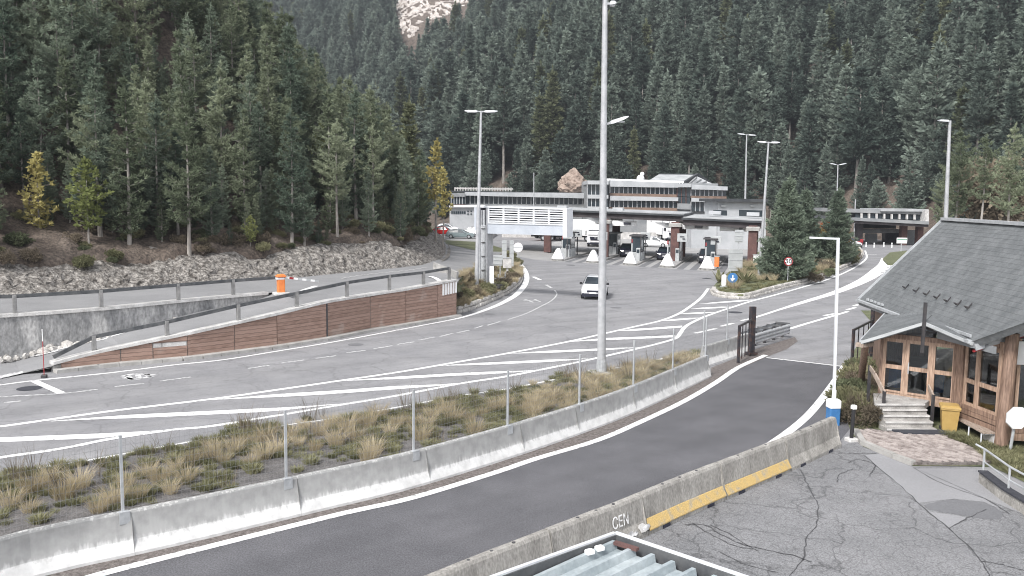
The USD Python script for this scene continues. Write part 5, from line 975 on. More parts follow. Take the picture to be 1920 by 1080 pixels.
# ================================================================== vehicles
def loft(st):
    R = []
    for y, zb, wb, zl, wl, zt, wt in st: R.append(np.array([[-wb * .85, y, zb], [-wb, y, zb + .12], [-wl, y, zl], [-wt - .02, y, zt - .05], [-wt + .1, y, zt], [wt - .1, y, zt], [wt + .02, y, zt - .05], [wl, y, zl], [wb, y, zb + .12], [wb * .85, y, zb]]))
    return MB().rings(R[::-1])
def car(label, loc, rot, paint, style='suv', lights=False, cat='car', group=None):
    t = thing('parked_car' if 'parked' in label else 'car', label, cat, loc, rot, group); H = {'suv': 1.62, 'hatch': 1.48, 'estate': 1.46}[style]; k = H / 1.62; Lk = {'suv': 1., 'hatch': .95, 'estate': 1.1}[style]
    st = [(-2.12, .36, .66, .6, .72, .68, .58), (-2.02, .24, .82, .74, .86, .84, .7), (-1.6, .22, .89, .86, .89, .95, .74), (-1.02, .22, .9, .95, .9, 1.05, .76), (-.72, .22, .9, .98, .9, 1.27, .71), (-.3, .22, .9, 1.0, .9, 1.54, .64), (.3, .22, .9, 1.02, .9, 1.62, .63), (1.25, .22, .9, 1.05, .9, 1.57, .61), (1.75, .24, .89, 1.05, .88, 1.3 if style != 'estate' else 1.5, .64), (2.02, .28, .86, 1.0, .85, 1.06, .72), (2.12, .4, .78, .8, .8, .88, .66)]
    st = [(y * Lk, zb, wb, zl * (k if zl > .9 else 1), wl, zt * (k if zt > .9 else 1), wt) for y, zb, wb, zl, wl, zt, wt in st]
    obj('body', loft(st), K[paint], t, local=True, smooth_deg=35)
    P = lambda i, f, side_: np.array([side_ * (st[i][4] + (st[i][6] - st[i][4]) * f), st[i][0], st[i][3] + (st[i][5] - st[i][3]) * f])
    def q(name, pts, m, o=(0, 0, 0), th=.02):
        p = np.array(pts, float) + o; mb = MB().panel(p, th); return obj(name, mb, K[m], t, local=True)
    a, b = st[3], st[5]; q('windscreen', [(-a[6] + .04, a[0] + .02, a[5] + .02), (a[6] - .04, a[0] + .02, a[5] + .02), (b[6] - .05, b[0] - .02, b[5] - .03), (-b[6] + .05, b[0] - .02, b[5] - .03)], 'darkglass', (0, -.015, .012))
    c, d = st[-4], st[-2]; q('rear_window', [(d[6] - .06, d[0] - .08, d[5] + .06), (-d[6] + .06, d[0] - .08, d[5] + .06), (-c[6] + .1, c[0] + .08, c[5] - .06), (c[6] - .1, c[0] + .08, c[5] - .06)], 'darkglass', (0, .03, .02))
    for s in (-1, 1):
        for i0, i1 in ((4, 6), (6, 8)):
            pts = [P(i0, .1, s), P(i1, .1, s), P(i1, .86, s), P(i0 + (1 if i0 == 4 else 0), .86, s)]; pts = pts if s > 0 else pts[::-1]; q('side_window', pts, 'darkglass', (s * .018, 0, .008), .02)
        for y in (-1.32 * Lk, 1.32 * Lk):
            w = obj('wheel', MB().tube([s * .72, y, .33], [s * .93, y, .33], .33, .33, 18), K['black'], t, local=True); obj('rim', MB().tube([s * .9, y, .33], [s * .94, y, .33], .2, .19, 12), K['galv'], w, local=True)
        obj('headlight', MB().box([s * .66, -2.0 * Lk, .74], [.34, .12, .16], s * .25, .02), K['headlight' if lights else 'lens'], t, local=True)
        obj('mirror', MB().box([s * 1.0, -.75 * Lk, 1.08 * k], [.2, .14, .16], 0, .03), K['black' if paint == 'car_white' else paint], t, local=True); obj('tail_light', MB().box([s * .74, 2.06 * Lk, .9 * k], [.2, .1, .25], 0, .02), K['red'], t, local=True)
    obj('grille', MB().box([0, -2.1 * Lk, .62], [.9, .06, .17], 0, .02), K['grille'], t, local=True); obj('front_bumper', MB().box([0, -2.07 * Lk, .36], [1.62, .16, .26], 0, .05), K['grille'], t, local=True)
    obj('number_plate', MB().box([0, -2.155 * Lk, .5], [.5, .02, .12]), K['white'], t, local=True); obj('rear_bumper', MB().box([0, 2.08 * Lk, .42], [1.6, .14, .24], 0, .05), K['grille'], t, local=True)
    for s in (-.6, .6): obj('roof_rail', MB().bar([s, -.2, H + .0], [s, 1.2 * Lk, H - .02], .05, .05), K['chrome' if style != 'hatch' else 'black'], t, local=True)
    return t
car('white compact car driving towards the viewer behind the tall lamp mast', G(1116, 562, .01) + [.15, 2.0, 0], -.16, 'car_white', 'suv')
hd = math.atan2(fwd[1], fwd[0]) - math.pi / 2
def lane_spot(u, v): return G(u, v, .012)
car('dark blue car with lit headlights leaving the lane right of the lamp mast', lane_spot(1175, 482) + [.3, 2.1, 0], hd * .4, 'car_black', 'suv', True)
car('small dark car with lit headlights half behind the brown pillar', lane_spot(1245, 488) + [.4, 2., 0], hd * .6, 'car_black', 'hatch', True)
car('dark car with lit headlights in the lane beside the fifth island booth', lane_spot(1325, 495) + [.4, 2.1, 0], hd * .6, 'car_dark', 'suv', True)
CPZ = .6
obj('car_park', MB().slab([(-46, 118), (-4.5, 133), (-3, 168), (-46, 168)], -.05, CPZ), K['plaza'], kind='structure')
obj('grass_bank', MB().raw(P3([(815, 455, 1.05), (852, 460, 1.0), (890, 469, .8), (960, 480, .3), (955, 470, .3), (905, 454, CPZ + .02), (860, 451.5, CPZ + .02), (815, 449, CPZ + .02)]), [[0, 1, 6, 7], [1, 2, 5, 6], [2, 3, 4, 5]]), K['grass_ground'], kind='structure')
p = G(864, 447, CPZ); car('grey estate car parked by the grass strip left of the gantry', [p[0], p[1], CPZ + .005], 1.45, 'car_grey', 'estate')
p = G(833, 441, CPZ); car('red car parked behind the grey estate at the forest edge', [p[0], p[1], CPZ + .005], 1.4, 'car_red', 'hatch')
p = G(893, 442, CPZ); car('white car parked beyond the grey estate next to the gantry leg', [p[0], p[1], CPZ + .005], 1.3, 'car_white', 'hatch')
p = G(845, 432, CPZ); car('white van like car parked far left behind the red car', [p[0], min(p[1], 164), CPZ + .005], 1.5, 'car_white', 'suv')
def truck(label, loc, rot, paint='car_white', box_m='white', boxlen=9., cabh=3.3, cat='truck', cargo=True):
    t = thing('truck', label, cat, loc, rot); w = 1.24
    cabr = [np.array([[-w * k, y, z0], [w * k, y, z0], [w * k, y + o, z1], [-w * k, y + o, z1]]) for y, k, z0, z1, o in ()]
    def sec(y, z0, z1, k=1.): e = .12; return np.array([[-w * k + e, y, z0], [w * k - e, y, z0], [w * k, y, z0 + e], [w * k, y, z1 - e * 2], [w * k - e * 2, y, z1], [-w * k + e * 2, y, z1], [-w * k, y, z1 - e * 2], [-w * k, y, z0 + e]])
    obj('cab', MB().rings([sec(-.0, .55, 2.0, .95), sec(.08, .42, 2.3), sec(.35, .4, cabh - .55), sec(.95, .4, cabh), sec(2.1, .4, cabh)][::-1]), K[paint], t, local=True)
    obj('windscreen', MB().panel([(-1.08, -.03, 1.72), (1.08, -.03, 1.72), (1.02, .2, 2.5), (-1.02, .2, 2.5)], .04), K['grille'], t, local=True); obj('sun_visor', MB().box([0, .12, 2.58], [2.2, .35, .07]), K['bluegrey_panel'], t, local=True)
    obj('grille', MB().panel([(-.72, -.05, .98), (.72, -.05, .98), (.85, -.05, 1.5), (-.85, -.05, 1.5)], .06), K['grille'], t, local=True); obj('badge', MB().box([0, -.09, 1.38], [.3, .04, .16]), K['chrome'], t, local=True); obj('lower_intake', MB().box([0, -.02, .62], [1.5, .1, .16]), K['grille'], t, local=True); obj('bumper', MB().box([0, .02, .5], [2.5, .2, .16], 0, .03), K['grille'], t, local=True)
    for s in (-1, 1):
        obj('headlight', MB().box([s * .95, -.03, .78], [.42, .1, .2], 0, .03), K['lens'], t, local=True); obj('mirror', MB().box([s * 1.42, .1, 2.1], [.16, .2, .7], 0, .04), K['black'], t, local=True); obj('side_window', MB().box([s * (w + .0), 1.0, 2.1], [.03, .9, .7]), K['grille'], t, local=True)
        for y in (1.0, 3.6, boxlen * .72 + 2.4, boxlen * .72 + 3.7):
            wl = obj('wheel', MB().tube([s * .85, y, .5], [s * 1.2, y, .5], .5, .5, 16), K['black'], t, local=True); obj('rim', MB().tube([s * 1.17, y, .5], [s * 1.22, y, .5], .28, .26, 10), K['galv'], wl, local=True)
    obj('chassis', MB().box([0, 2 + boxlen / 2, .85], [1.0, boxlen + 2, .3]), K['black'], t, local=True)
    if cargo: obj('cargo_box', MB().box([0, 2.5 + boxlen / 2, 2.35], [2.5, boxlen, 2.7], 0, .04), K[box_m], t, local=True); obj('box_frame', MB().box([0, 2.5, 2.35], [2.53, .06, 2.74]), K['sign_grey'], t, local=True)
    return t
p = G(1116, 463, .012); truck('white lorry facing the viewer in the toll lane behind the lamp mast', p, hd * .35, cabh=3.7)
p = at(1068, 460, 150); truck('lorry with orange cargo cover beyond the first toll booth', [p[0], 150, .01], .5, 'car_white', 'orange', 8., 3.1)
p = at(1185, 460, 148); truck('white lorry parked side on beyond the third toll lane', [p[0] - 4, 148, .01], 1.5, boxlen=10)
p = at(1327, 460, 140); truck('white lorry with dark windscreen facing the viewer beyond the fourth lane', [p[0], 140, .01], .05, boxlen=8, cabh=3.2)
p = at(897, 430, 150); truck('white box lorry parked behind the gantry leg', [p[0] - 9, 150, CPZ], 1.5, boxlen=8.)
p = at(1395, 460, 138); truck('white lorry beyond the right end of the toll canopy', [p[0], 138, .01], .35, boxlen=8)
p = at(1262, 460, 152); truck('white lorry far behind the fourth toll lane facing the viewer', [p[0], 152, .01], .15, boxlen=9, cabh=3.5)
p = at(1228, 452, 134); car('white car crossing the plaza beyond the third toll lane', [p[0], 134, .012], 1.3, 'car_white', 'suv')
obj('crossing_wall', MB().box([20, 158, .6], [44, .3, 1.2], -.08).box([20, 158, 1.24], [44, .4, .08], -.08), K['coping'], label='low pale wall across the plaza beyond the toll lanes', cat='wall')

# ================================================================== buildings beyond
def facade(t, Y, u0, u1, bands, depth, yaw_=0., win_gap=None):
    "bands: (v_top_left, v_top_right, v_bot_left, v_bot_right, kind, n)"
    P0 = lambda u, v, o=0.: at(u, v, Y + (u - u0) / (u1 - u0) * yaw_) - np.array([0, o, 0])
    for k, (a, b, c, d, m, n, o) in enumerate(bands):
        q = [P0(u0, c, o), P0(u1, d, o), P0(u1, b, o), P0(u0, a, o)]
        if n == 0: obj('band', MB().panel(q, depth if k == 0 else .5), K[m], t); continue
        obj('window_back', MB().panel([x + np.array([0, .3, 0]) for x in q], .3), K['facade_grey'], t)
        for i in range(n):
            f0, f1 = (i + .1) / n, (i + .9) / n; L = lambda f, bot: (q[0] if bot else q[3]) * (1 - f) + (q[1] if bot else q[2]) * f
            w = obj('window', MB().panel([L(f0, 1), L(f1, 1), L(f1, 0), L(f0, 0)], .1), K['darkglass'], t)
            obj('mullion', MB().bar(L(i / n + .004, 1) - [0, .05, 0], L(i / n + .004, 0) - [0, .05, 0], .16, .16), K[m], t)
ob_ = thing('office_building', 'two storey control office with pale parapets, window bands and a gabled roof hut', 'building', at(1230, 400, 176) * [1, 1, 0])
YB = 172
def block(u0, v0, u1, v1, Y, dep, m, nm='wall', dv=0.):
    q = [at(u0, v1, Y), at(u1, v1 + dv, Y), at(u1, v0 + dv, Y), at(u0, v0, Y)]; return MB().panel(q, dep)
obj('wall', block(1101, 340, 1346, 450, YB + .8, 14, 'facade_grey', dv=4), K['facade_grey'], ob_)
facade(ob_, YB, 1143, 1270, [(338, 343, 350, 352, 'facade_white', 0, 1.0), (350, 352, 362, 364.5, 'lamp_steel', 15, 0), (362, 364.5, 368, 370, 'facade_brown', 0, .1), (367, 370, 376, 377, 'facade_white', 0, .9), (376, 377.5, 388, 390, 'lamp_steel', 15, 0), (388, 390, 396, 398, 'facade_brown', 0, .15)], 3)
facade(ob_, YB - .5, 1270, 1295, [(344, 345, 351, 351, 'facade_white', 0, .6), (351, 351, 368, 369, 'redbrown', 3, -.4), (369, 370, 381, 382, 'redbrown', 3, -.4), (381, 382, 392, 393, 'facade_grey', 0, 0)], 2)
facade(ob_, YB, 1295, 1362, [(346, 350, 355, 357, 'facade_white', 0, 1.0), (355, 357, 367, 368, 'lamp_steel', 8, 0), (367, 368, 371, 373, 'facade_brown', 0, .1), (371, 373, 378, 379, 'facade_white', 0, .9), (378, 379, 396, 397, 'lamp_steel', 8, 0)], 3)
facade(ob_, YB - 1.5, 1101, 1140, [(338.5, 339, 345.5, 346, 'facade_white', 0, 1.0), (345.5, 346, 365, 365.5, 'lamp_steel', 5, 0), (365, 365.5, 372, 372.5, 'facade_white', 0, .5), (372, 372.5, 387, 388, 'lamp_steel', 5, 0), (387, 388, 392, 393, 'facade_white', 0, .5)], 12)
obj('stair_shaft', block(1139, 344, 1152, 398, YB + .2, 4, 'roof_dark'), K['roof_dark'], ob_)
rlg = MB()
for k in range(26): a = at(1135 + k * 5.8, 340 + k * .19, YB + .4); b = at(1135 + k * 5.8, 335.5 + k * .19, YB + .4); rlg.bar(a, b, .14, .14)
for v in (335.5, 337.5): rlg.bar(at(1135, v, YB + .4), at(1282, v + 4.8, YB + .4), .16, .16)
obj('roof_railing', rlg, K['white'], ob_)
g0, g1, g2, g3 = at(1214, 340, YB + 3), at(1283, 343, YB + 3), at(1308, 327.5, YB + 9), at(1236, 326.5, YB + 9)
hut = obj('attic_roof', MB().panel([g0, g1, g2, g3], .3).panel([g2 + [0, .1, 0], at(1340, 349, YB + 14), at(1270, 348, YB + 14), g3 + [0, .1, 0]], .3), K['roof_pale'], ob_)
obj('attic_edge', MB().bar(g1, g2, .5, .6).bar(g2, at(1332, 344, YB + 11), .5, .6).bar(g3, g2, .4, .3), K['roof_dark'], ob_)
obj('attic_gable', MB().panel([at(1286, 346, YB + 5), at(1345, 348, YB + 5), at(1328, 341, YB + 7), at(1308, 331, YB + 7)], .3), K['facade_white'], ob_)
for a, b in (((1292, 345), (1306, 333)), ((1300, 346), (1314, 337)), ((1312, 346), (1324, 341))): obj('truss_bar', MB().bar(at(*a, YB + 4.2), at(*b, YB + 5.9), .35, .35), K['facade_grey'], ob_)
dsh = at(1202, 334, YB + 1.5); obj('antenna', MB().tube(dsh - [0, 0, 1.2], dsh + [0, 0, .4], .08).add(trimesh.creation.icosphere(2, .75).apply_translation(dsh + [-.1, 0, -.1])).add(trimesh.creation.icosphere(2, .42).apply_translation(dsh + [.2, 0, .8])), K['white'], ob_)
for u in (1340, 1345): p = at(u, 348, YB + 2); obj('roof_unit', MB().box(p, [.35, .6, .7]), K['roof_dark'], ob_)
lb_ = thing('long_building', 'long low flat roofed building with a continuous dark window band', 'building', at(980, 400, 185) * [1, 1, 0]); YL = 182
obj('wall', block(846, 366, 1104, 440, YL + .6, 12, 'facade_grey', dv=9), K['facade_grey'], lb_)
facade(lb_, YL, 872, 1100, [(360, 362, 366.5, 372, 'facade_white', 0, 1.2), (366.5, 372, 382, 383, 'sign_grey', 26, 0), (382, 383, 388, 391, 'facade_grey', 0, .1)], 4)
facade(lb_, YL - 1, 846, 872, [(362, 362, 369, 369, 'facade_grey', 0, .4), (369, 369, 383, 383, 'lamp_steel', 5, 0), (383, 383, 387, 387, 'redbrown', 0, .2)], 4)
obj('roof_edge', block(846, 357.5, 1102, 360.5, YL - .8, 8, 'roof_dark', dv=4), K['roof_dark'], lb_)
rl = MB()
for k in range(22): a = at(853 + k * 5, 357.6 + k * .05, YL + 1); rl.bar(a, a + [0, 0, .75], .22, .3)
rl.bar(at(853, 353, YL + 1), at(962, 354.5, YL + 1), .2, .3); obj('roof_railing', rl, K['coping'], lb_)
lt2 = thing('workshop_building', 'white low building with dark windows behind the parked vehicles', 'building', at(870, 420, 172) * [1, 1, 0])
obj('wall', block(843, 388, 905, 440, 171, 6, 'w', dv=0), K['facade_white'], lt2); obj('roof_edge', block(842, 385, 908, 388.5, 170.4, 7, 'w'), K['white'], lt2)
for i in range(7): obj('window', block(846 + 4 * i, 396, 849 + 4 * i, 401, 170.9, .2, 'w'), K['darkglass'], lt2)
for i in range(2):
    for j in range(2): obj('window', block(876 + 6 * i, 395 + 5 * j, 879 + 6 * i, 397.5 + 5 * j, 170.9, .2, 'w'), K['darkglass'], lt2)
cb_ = thing('control_building', 'white walled flat roofed control building with long dark windows above the toll canopy', 'building', at(1395, 400, 134) * [1, 1, 0]); YC = 131
obj('wall', block(1346, 377, 1436, 470, YC, 9, 'w', dv=2), K['facade_white'], cb_); obj('roof', block(1340, 372.5, 1440, 378, YC - .9, 11, 'w', dv=1), K['roof_dark'], cb_)
for a, b in ((1338, 1363), (1386, 1434)): obj('window', block(a, 393.5, b, 405, YC - .1, .3, 'w', dv=1), K['darkglass'], cb_)
for u in (1356, 1411): p = at(u, 386, YC - .2); obj('wall_lamp', MB().box(p, [.7, .3, .25]), K['sign_grey'], cb_)
obj('lower_block', block(1296, 404, 1346, 470, YC + 1, 8, 'w'), K['facade_white'], cb_)
# right hand customs canopy
YR = 146; rc = thing('customs_canopy', 'dark roofed customs canopy with clerestory windows at the end of the right road', 'canopy', at(1660, 460, YR) * [1, 1, 0])
rcz = at(1660, 395, YR)
obj('roof_slab', block(1586, 407, 1742, 413, YR, 16, 'w', dv=8), K['facade_grey'], rc); obj('slab_soffit', block(1588, 413, 1741, 418, YR + .3, 15, 'w', dv=8), K['brown_fascia'], rc)
obj('upper_roof', block(1567, 391, 1735, 397.5, YR + 2, 14, 'w', dv=5), K['facade_grey'], rc); obj('raised_roof', block(1652, 391.5, 1741, 396, YR + 1.5, 9, 'w', dv=1), K['roof_pale'], rc); obj('clerestory_back', block(1586, 398, 1738, 410, YR + 3, 8, 'w', dv=4), K['roof_dark'], rc); obj('end_wall', block(1735, 393, 1742, 417, YR + .5, 10, 'w'), K['coping'], rc)
for i in range(8): obj('clerestory_post', block(1615 + 14.2 * i, 400 + .35 * i, 1617.5 + 14.2 * i, 409 + .4 * i, YR + 1.6, .5, 'w'), K['coping'], rc)
for i in range(9): obj('window', block(1603.5 + 14.2 * i, 400.5 + .35 * i, 1614 + 14.2 * i, 408.5 + .4 * i, YR + 2.4, .3, 'w'), K['darkglass'], rc)
for u in (1609, 1692, 1722): p = at(u, 460, YR + 3); zt = at(u, 416, YR + 3)[2]; obj('pillar', MB().box([p[0], YR + 3, zt / 2], [1.0, 1.0, zt], .1, .05), K['redbrown' if u > 1650 else 'brown_fascia'], rc)
for u0, u1, v0, v1, m, dy in ((1612, 1690, 430, 437, 'facade_grey', 8), (1608, 1680, 420, 429, 'roof_dark', 12), (1628, 1645, 438, 462, 'facade_grey', 9), (1660, 1690, 436, 460, 'grille', 10), (1700, 1720, 432, 462, 'facade_grey', 6)): obj('booth_panel', block(u0, v0, u1, v1, YR + dy, 1.5, 'w'), K[m], rc)
p = G(1690, 470, 0); sp_ = at(1690, 470, 128); t = thing('road_sign', 'white sign with green band in front of the customs canopy pillar', 'road sign', [sp_[0], 128, 0]); zc = at(1690, 451, 128)[2]
obj('post', MB().tube([sp_[0], 128.1, 0], [sp_[0], 128.1, zc], .07), K['galv'], t); obj('plate', MB().box([sp_[0], 128, zc], [1.5, .06, .8]), K['white'], t); K['green'] = mat('sign_green', (.03, .2, .12)); obj('band', MB().box([sp_[0], 127.96, zc + .13], [1.4, .03, .12]), K['green'], t)
for k, u in enumerate((1600, 1609, 1624, 1639, 1657, 1672)):
    q = G(u, 463 + (k % 2), 0); t = thing('lane_bollard', 'white flexible bollard in the row before the customs canopy', 'bollard', q, group='white bollards before the customs canopy'); obj('shaft', MB().tube(q, q + [0, 0, .75], .12, .1), K['white'], t); obj('band', MB().tube(q + [0, 0, .45], q + [0, 0, .6], .13, .13), K['red' if False else 'sign_grey'], t)
p = at(1590, 450, 139); car('white car waiting under the left end of the customs canopy', [p[0], 139, .01], .5, 'car_white', 'suv')
p = at(1612, 450, 140); t = thing('motorbike', 'red motorcycle beside the white car at the customs canopy', 'motorcycle', [p[0], 140, 0])
for y in (-.7, .7): obj('wheel', MB().tube([p[0] - .06, 140 + y, .32], [p[0] + .06, 140 + y, .32], .32, .32, 14), K['black'], t)
obj('body', MB().rings([np.array([[p[0] + x, 140 + y, z] for x, z in ((-.15, .5), (.15, .5), (.2, .9), (-.2, .9))]) for y in (-.8, 0.)]).box([p[0], 140.4, .85], [.35, .9, .2], 0, .05), K['red'], t); obj('fairing', MB().box([p[0], 139.2, 1.1], [.5, .2, .5], 0, .08), K['red'], t); obj('handlebar', MB().bar([p[0] - .4, 139.5, 1.1], [p[0] + .4, 139.5, 1.1], .05, .05), K['black'], t)
# ================================================================== hillsides
def fbm(x, y, s, o=4, seed=0): return meshkit.fbm(np.stack([x * s, y * s, 0 * x], -1), o, seed) - .5
lpoly = Polygon(np.vstack([bbs[:, :2], [[-320, 235], [-320, 10]]])).buffer(0); ltree = cKDTree(bbs[:, :2])
def left_h(x, y):
    d, i = ltree.query(np.stack([x, y], -1)); s = np.where(contains_xy(lpoly, x, y), d, -d); zb = bbs[i, 2]
    t = np.clip(s / 2.6, 0, 1); h = zb + 1.5 * t * t * (3 - 2 * t) + .45 * np.clip(s - 2., 0, 8.) + 1.12 * np.clip(s - 10., 0, None) + .0012 * np.clip(s - 20, 0, None) ** 2 * 0
    h += np.clip(s / 6, 0, 1) * (fbm(x, y, .12, 4, 5) * 2.4) + np.clip(s / 3, 0, 1) * fbm(x, y, .9, 3, 9) * .5
    return np.where(s > -1.5, h - np.clip(-s, 0, 2) * .8, -3.), s
def grid(x0, x1, nx, y0, y1, ny, hf, cond):
    X, Y = np.meshgrid(np.linspace(x0, x1, nx), np.linspace(y0, y1, ny)); Z, S = hf(X.ravel(), Y.ravel()); v = np.stack([X.ravel(), Y.ravel(), Z], 1)
    i = np.arange(nx * ny).reshape(ny, nx); f = np.stack([i[:-1, :-1], i[:-1, 1:], i[1:, 1:], i[1:, :-1]], -1).reshape(-1, 4); f = f[(cond(S)[f]).all(1)]
    us, inv = np.unique(f, return_inverse=True); return v[us], inv.reshape(f.shape)
v, f = grid(-190, 4, 200, 14, 240, 220, left_h, lambda S: S > 6.5); f = np.vstack([f[:, [0, 1, 2]], f[:, [0, 2, 3]]])
hill_l = obj('left_hillside', (v, f), K['earth'], kind='structure', smooth_deg=180)
# rough rock face of the cutting at its foot
bs = resample(bbs[(bbs[:, 1] < 190)], .3); Lb = side(bs); rows = np.r_[-.5, -.2, 0, .15, .35, .55, .8, 1.05, 1.3, 1.6, 1.9, 2.2, 2.5, 2.9, 3.4]; R = []
RE = []
for d in np.r_[2.5, 2.9, 3.4, 4., 4.6, 5.3, 6., 6.8, 7.6, 8.5, 9.5]:
    p = bs.copy(); p[:, :2] += Lb * d; p[:, 2] = left_h(p[:, 0], p[:, 1])[0] + np.interp(d, [2.5, 3.2, 8.5, 9.5], [-.5, .12, .1, -.5]) + (meshkit.fbm(np.c_[p[:, :2] * 1.2, 0 * p[:, 0]], 4, 12) - .5) * .7 * (d > 2.9); RE.append(p)
n_ = len(bs); ff = np.array([[r * n_ + i, r * n_ + i + 1, (r + 1) * n_ + i + 1, (r + 1) * n_ + i] for r in range(len(RE) - 1) for i in range(n_ - 1)])
obj('bank_top', (np.vstack(RE), np.vstack([ff[:, [0, 1, 2]], ff[:, [0, 2, 3]]])), K['earth'], kind='structure', smooth_deg=180)
for d in rows:
    p = bs.copy(); p[:, :2] += Lb * d; t = np.clip(d / 2.3, 0, 1); p[:, 2] = bs[:, 2] - .1 + 1.4 * t ** .8 * (.72 + .6 * meshkit.noise(np.stack([bs[:, 0] * .22, bs[:, 1] * .22, 0 * t + 0 * bs[:, 0]], 1))) + .45 * max(0, d - 2.3) - (.25 if d > 3.2 else 0)
    n = np.stack([p[:, 0] * 1.1, p[:, 1] * 1.1, p[:, 2] * 1.6], 1); k = min(1, max(0, d + .3)) * (1 if d < 3.2 else .4); q = meshkit.fbm(n, 4, 21) - .5; q2 = np.abs(meshkit.fbm(n * 2.6, 3, 33) - .5)
    p[:, 2] += q * .7 * k - q2 * .4 * k; p[:, :2] += Lb * ((meshkit.fbm(n * 1.7, 3, 4) - .5) * 1.0 * k)[:, None]; R.append(p)
n_ = len(bs); vv = np.vstack(R); ff = [[r * n_ + i, r * n_ + i + 1, (r + 1) * n_ + i + 1, (r + 1) * n_ + i] for r in range(len(rows) - 1) for i in range(n_ - 1)]
obj('rock_bank', (vv, np.vstack([np.array(ff)[:, [0, 1, 2]], np.array(ff)[:, [0, 2, 3]]])), K['rock'], kind='structure')
FB = smooth(np.array([[-260, 420], [-120, 345], [-40, 250], [-15, 208], [15, 196], [45, 186], [68, 170], [84, 140], [86, 100], [66, 66], [54, 52], [52, 30], [60, -20], [90, -60]], float), 8); FB = resample(FB, 2.)
fpoly = Polygon(np.vstack([FB, [[500, -60], [500, 900], [-260, 900]]])).buffer(0); ftree = cKDTree(FB)
def far_h(x, y):
    d, i = ftree.query(np.stack([x, y], -1)); s = np.where(contains_xy(fpoly, x, y), d, -d)
    near_ = np.clip((y - 60) / 100, 0, 1)
    h = -.2 + (.25 + .45 * np.clip(s / 14, 0, 1)) * np.clip(s, 0, None) * (.5 + .5 * near_) + np.clip(s / 40, 0, 1) * (fbm(x, y, .018, 4, 17) * 26 + fbm(x, y, .08, 3, 8) * 5)
    return np.where(s > -4, h, -4.), s
v, f = grid(-300, 330, 170, -10, 640, 180, far_h, lambda S: S > -4); f = np.vstack([f[:, [0, 1, 2]], f[:, [0, 2, 3]]])
hill_r = obj('far_hillside', (v, f), K['earth'], kind='structure', smooth_deg=180)
# pale cliff high on the far slope
CLIFF_px = np.array([(742, -30), (745, 14), (752, 40), (757, 74), (770, 72), (782, 56), (800, 44), (815, 34), (838, 26), (852, 14), (872, 6), (905, -30)])
def march(u, v, hf, y0=185., y1=620.):
    r = ray(u, v); ys = np.arange(y0, y1, 2.); P = CAM + np.outer(ys, r / r[1]); h = hf(P[:, 0], P[:, 1])[0]; k = np.nonzero(P[:, 2] < h)[0]; return P[k[0]] if len(k) else P[-1]
nu, nv = 46, 30; us, vs = np.linspace(735, 910, nu), np.linspace(-32, 78, nv); CP = Polygon(CLIFF_px); q = []; mask = []
for vv_ in vs:
    for uu in us: q.append(march(uu, vv_, far_h)); mask.append(CP.buffer(3.5).contains(sbox(uu - .1, vv_ - .1, uu + .1, vv_ + .1)))
q = np.array(q); mask = np.array(mask); nz = meshkit.fbm(q * [.16, .16, .09], 5, 3) - .5; nz2 = np.abs(meshkit.fbm(q * [.3, .3, .16], 3, 9) - .5)
qq = q + np.outer(np.where(mask, 1.5 + 8 * nz - 2. * nz2, -3.), (CAM - q.mean(0)) / np.linalg.norm(CAM - q.mean(0))); i = np.arange(nu * nv).reshape(nv, nu); f = np.stack([i[:-1, :-1], i[1:, :-1], i[1:, 1:], i[:-1, 1:]], -1).reshape(-1, 4); f = f[mask[f].sum(1) >= 2]
us_, inv = np.unique(f, return_inverse=True); f = inv.reshape(-1, 4); cl_v = qq[us_]
obj('cliff', (cl_v, np.vstack([f[:, [0, 1, 2]], f[:, [0, 2, 3]]])), K['cliff'], kind='structure')
# ochre outcrop behind the office
oc = at(1075, 362, 196); ic = trimesh.creation.icosphere(4, 1.); w = np.array(ic.vertices); hgt = 6.6; r_ = np.clip(1 - (w[:, 2] + 1) / 2, 0, 1); w[:, :2] *= (.22 + .9 * r_ ** .8)[:, None]; w = w * [3.9, 3.9, hgt / 2] + [0, 0, hgt / 2 - .4]
w += ((meshkit.fbm(w * .8, 5, 2) - .5) * 3.6)[:, None] * (w / (np.linalg.norm(w, axis=1)[:, None] + .1)) * [1, 1, .3]; obj('ochre_outcrop', (w + [oc[0], oc[1], oc[2] - .5], np.array(ic.faces)), K['ochre_rock'], kind=None, label='steep ochre rock cone behind the gap between the long building and the office', cat='rock')

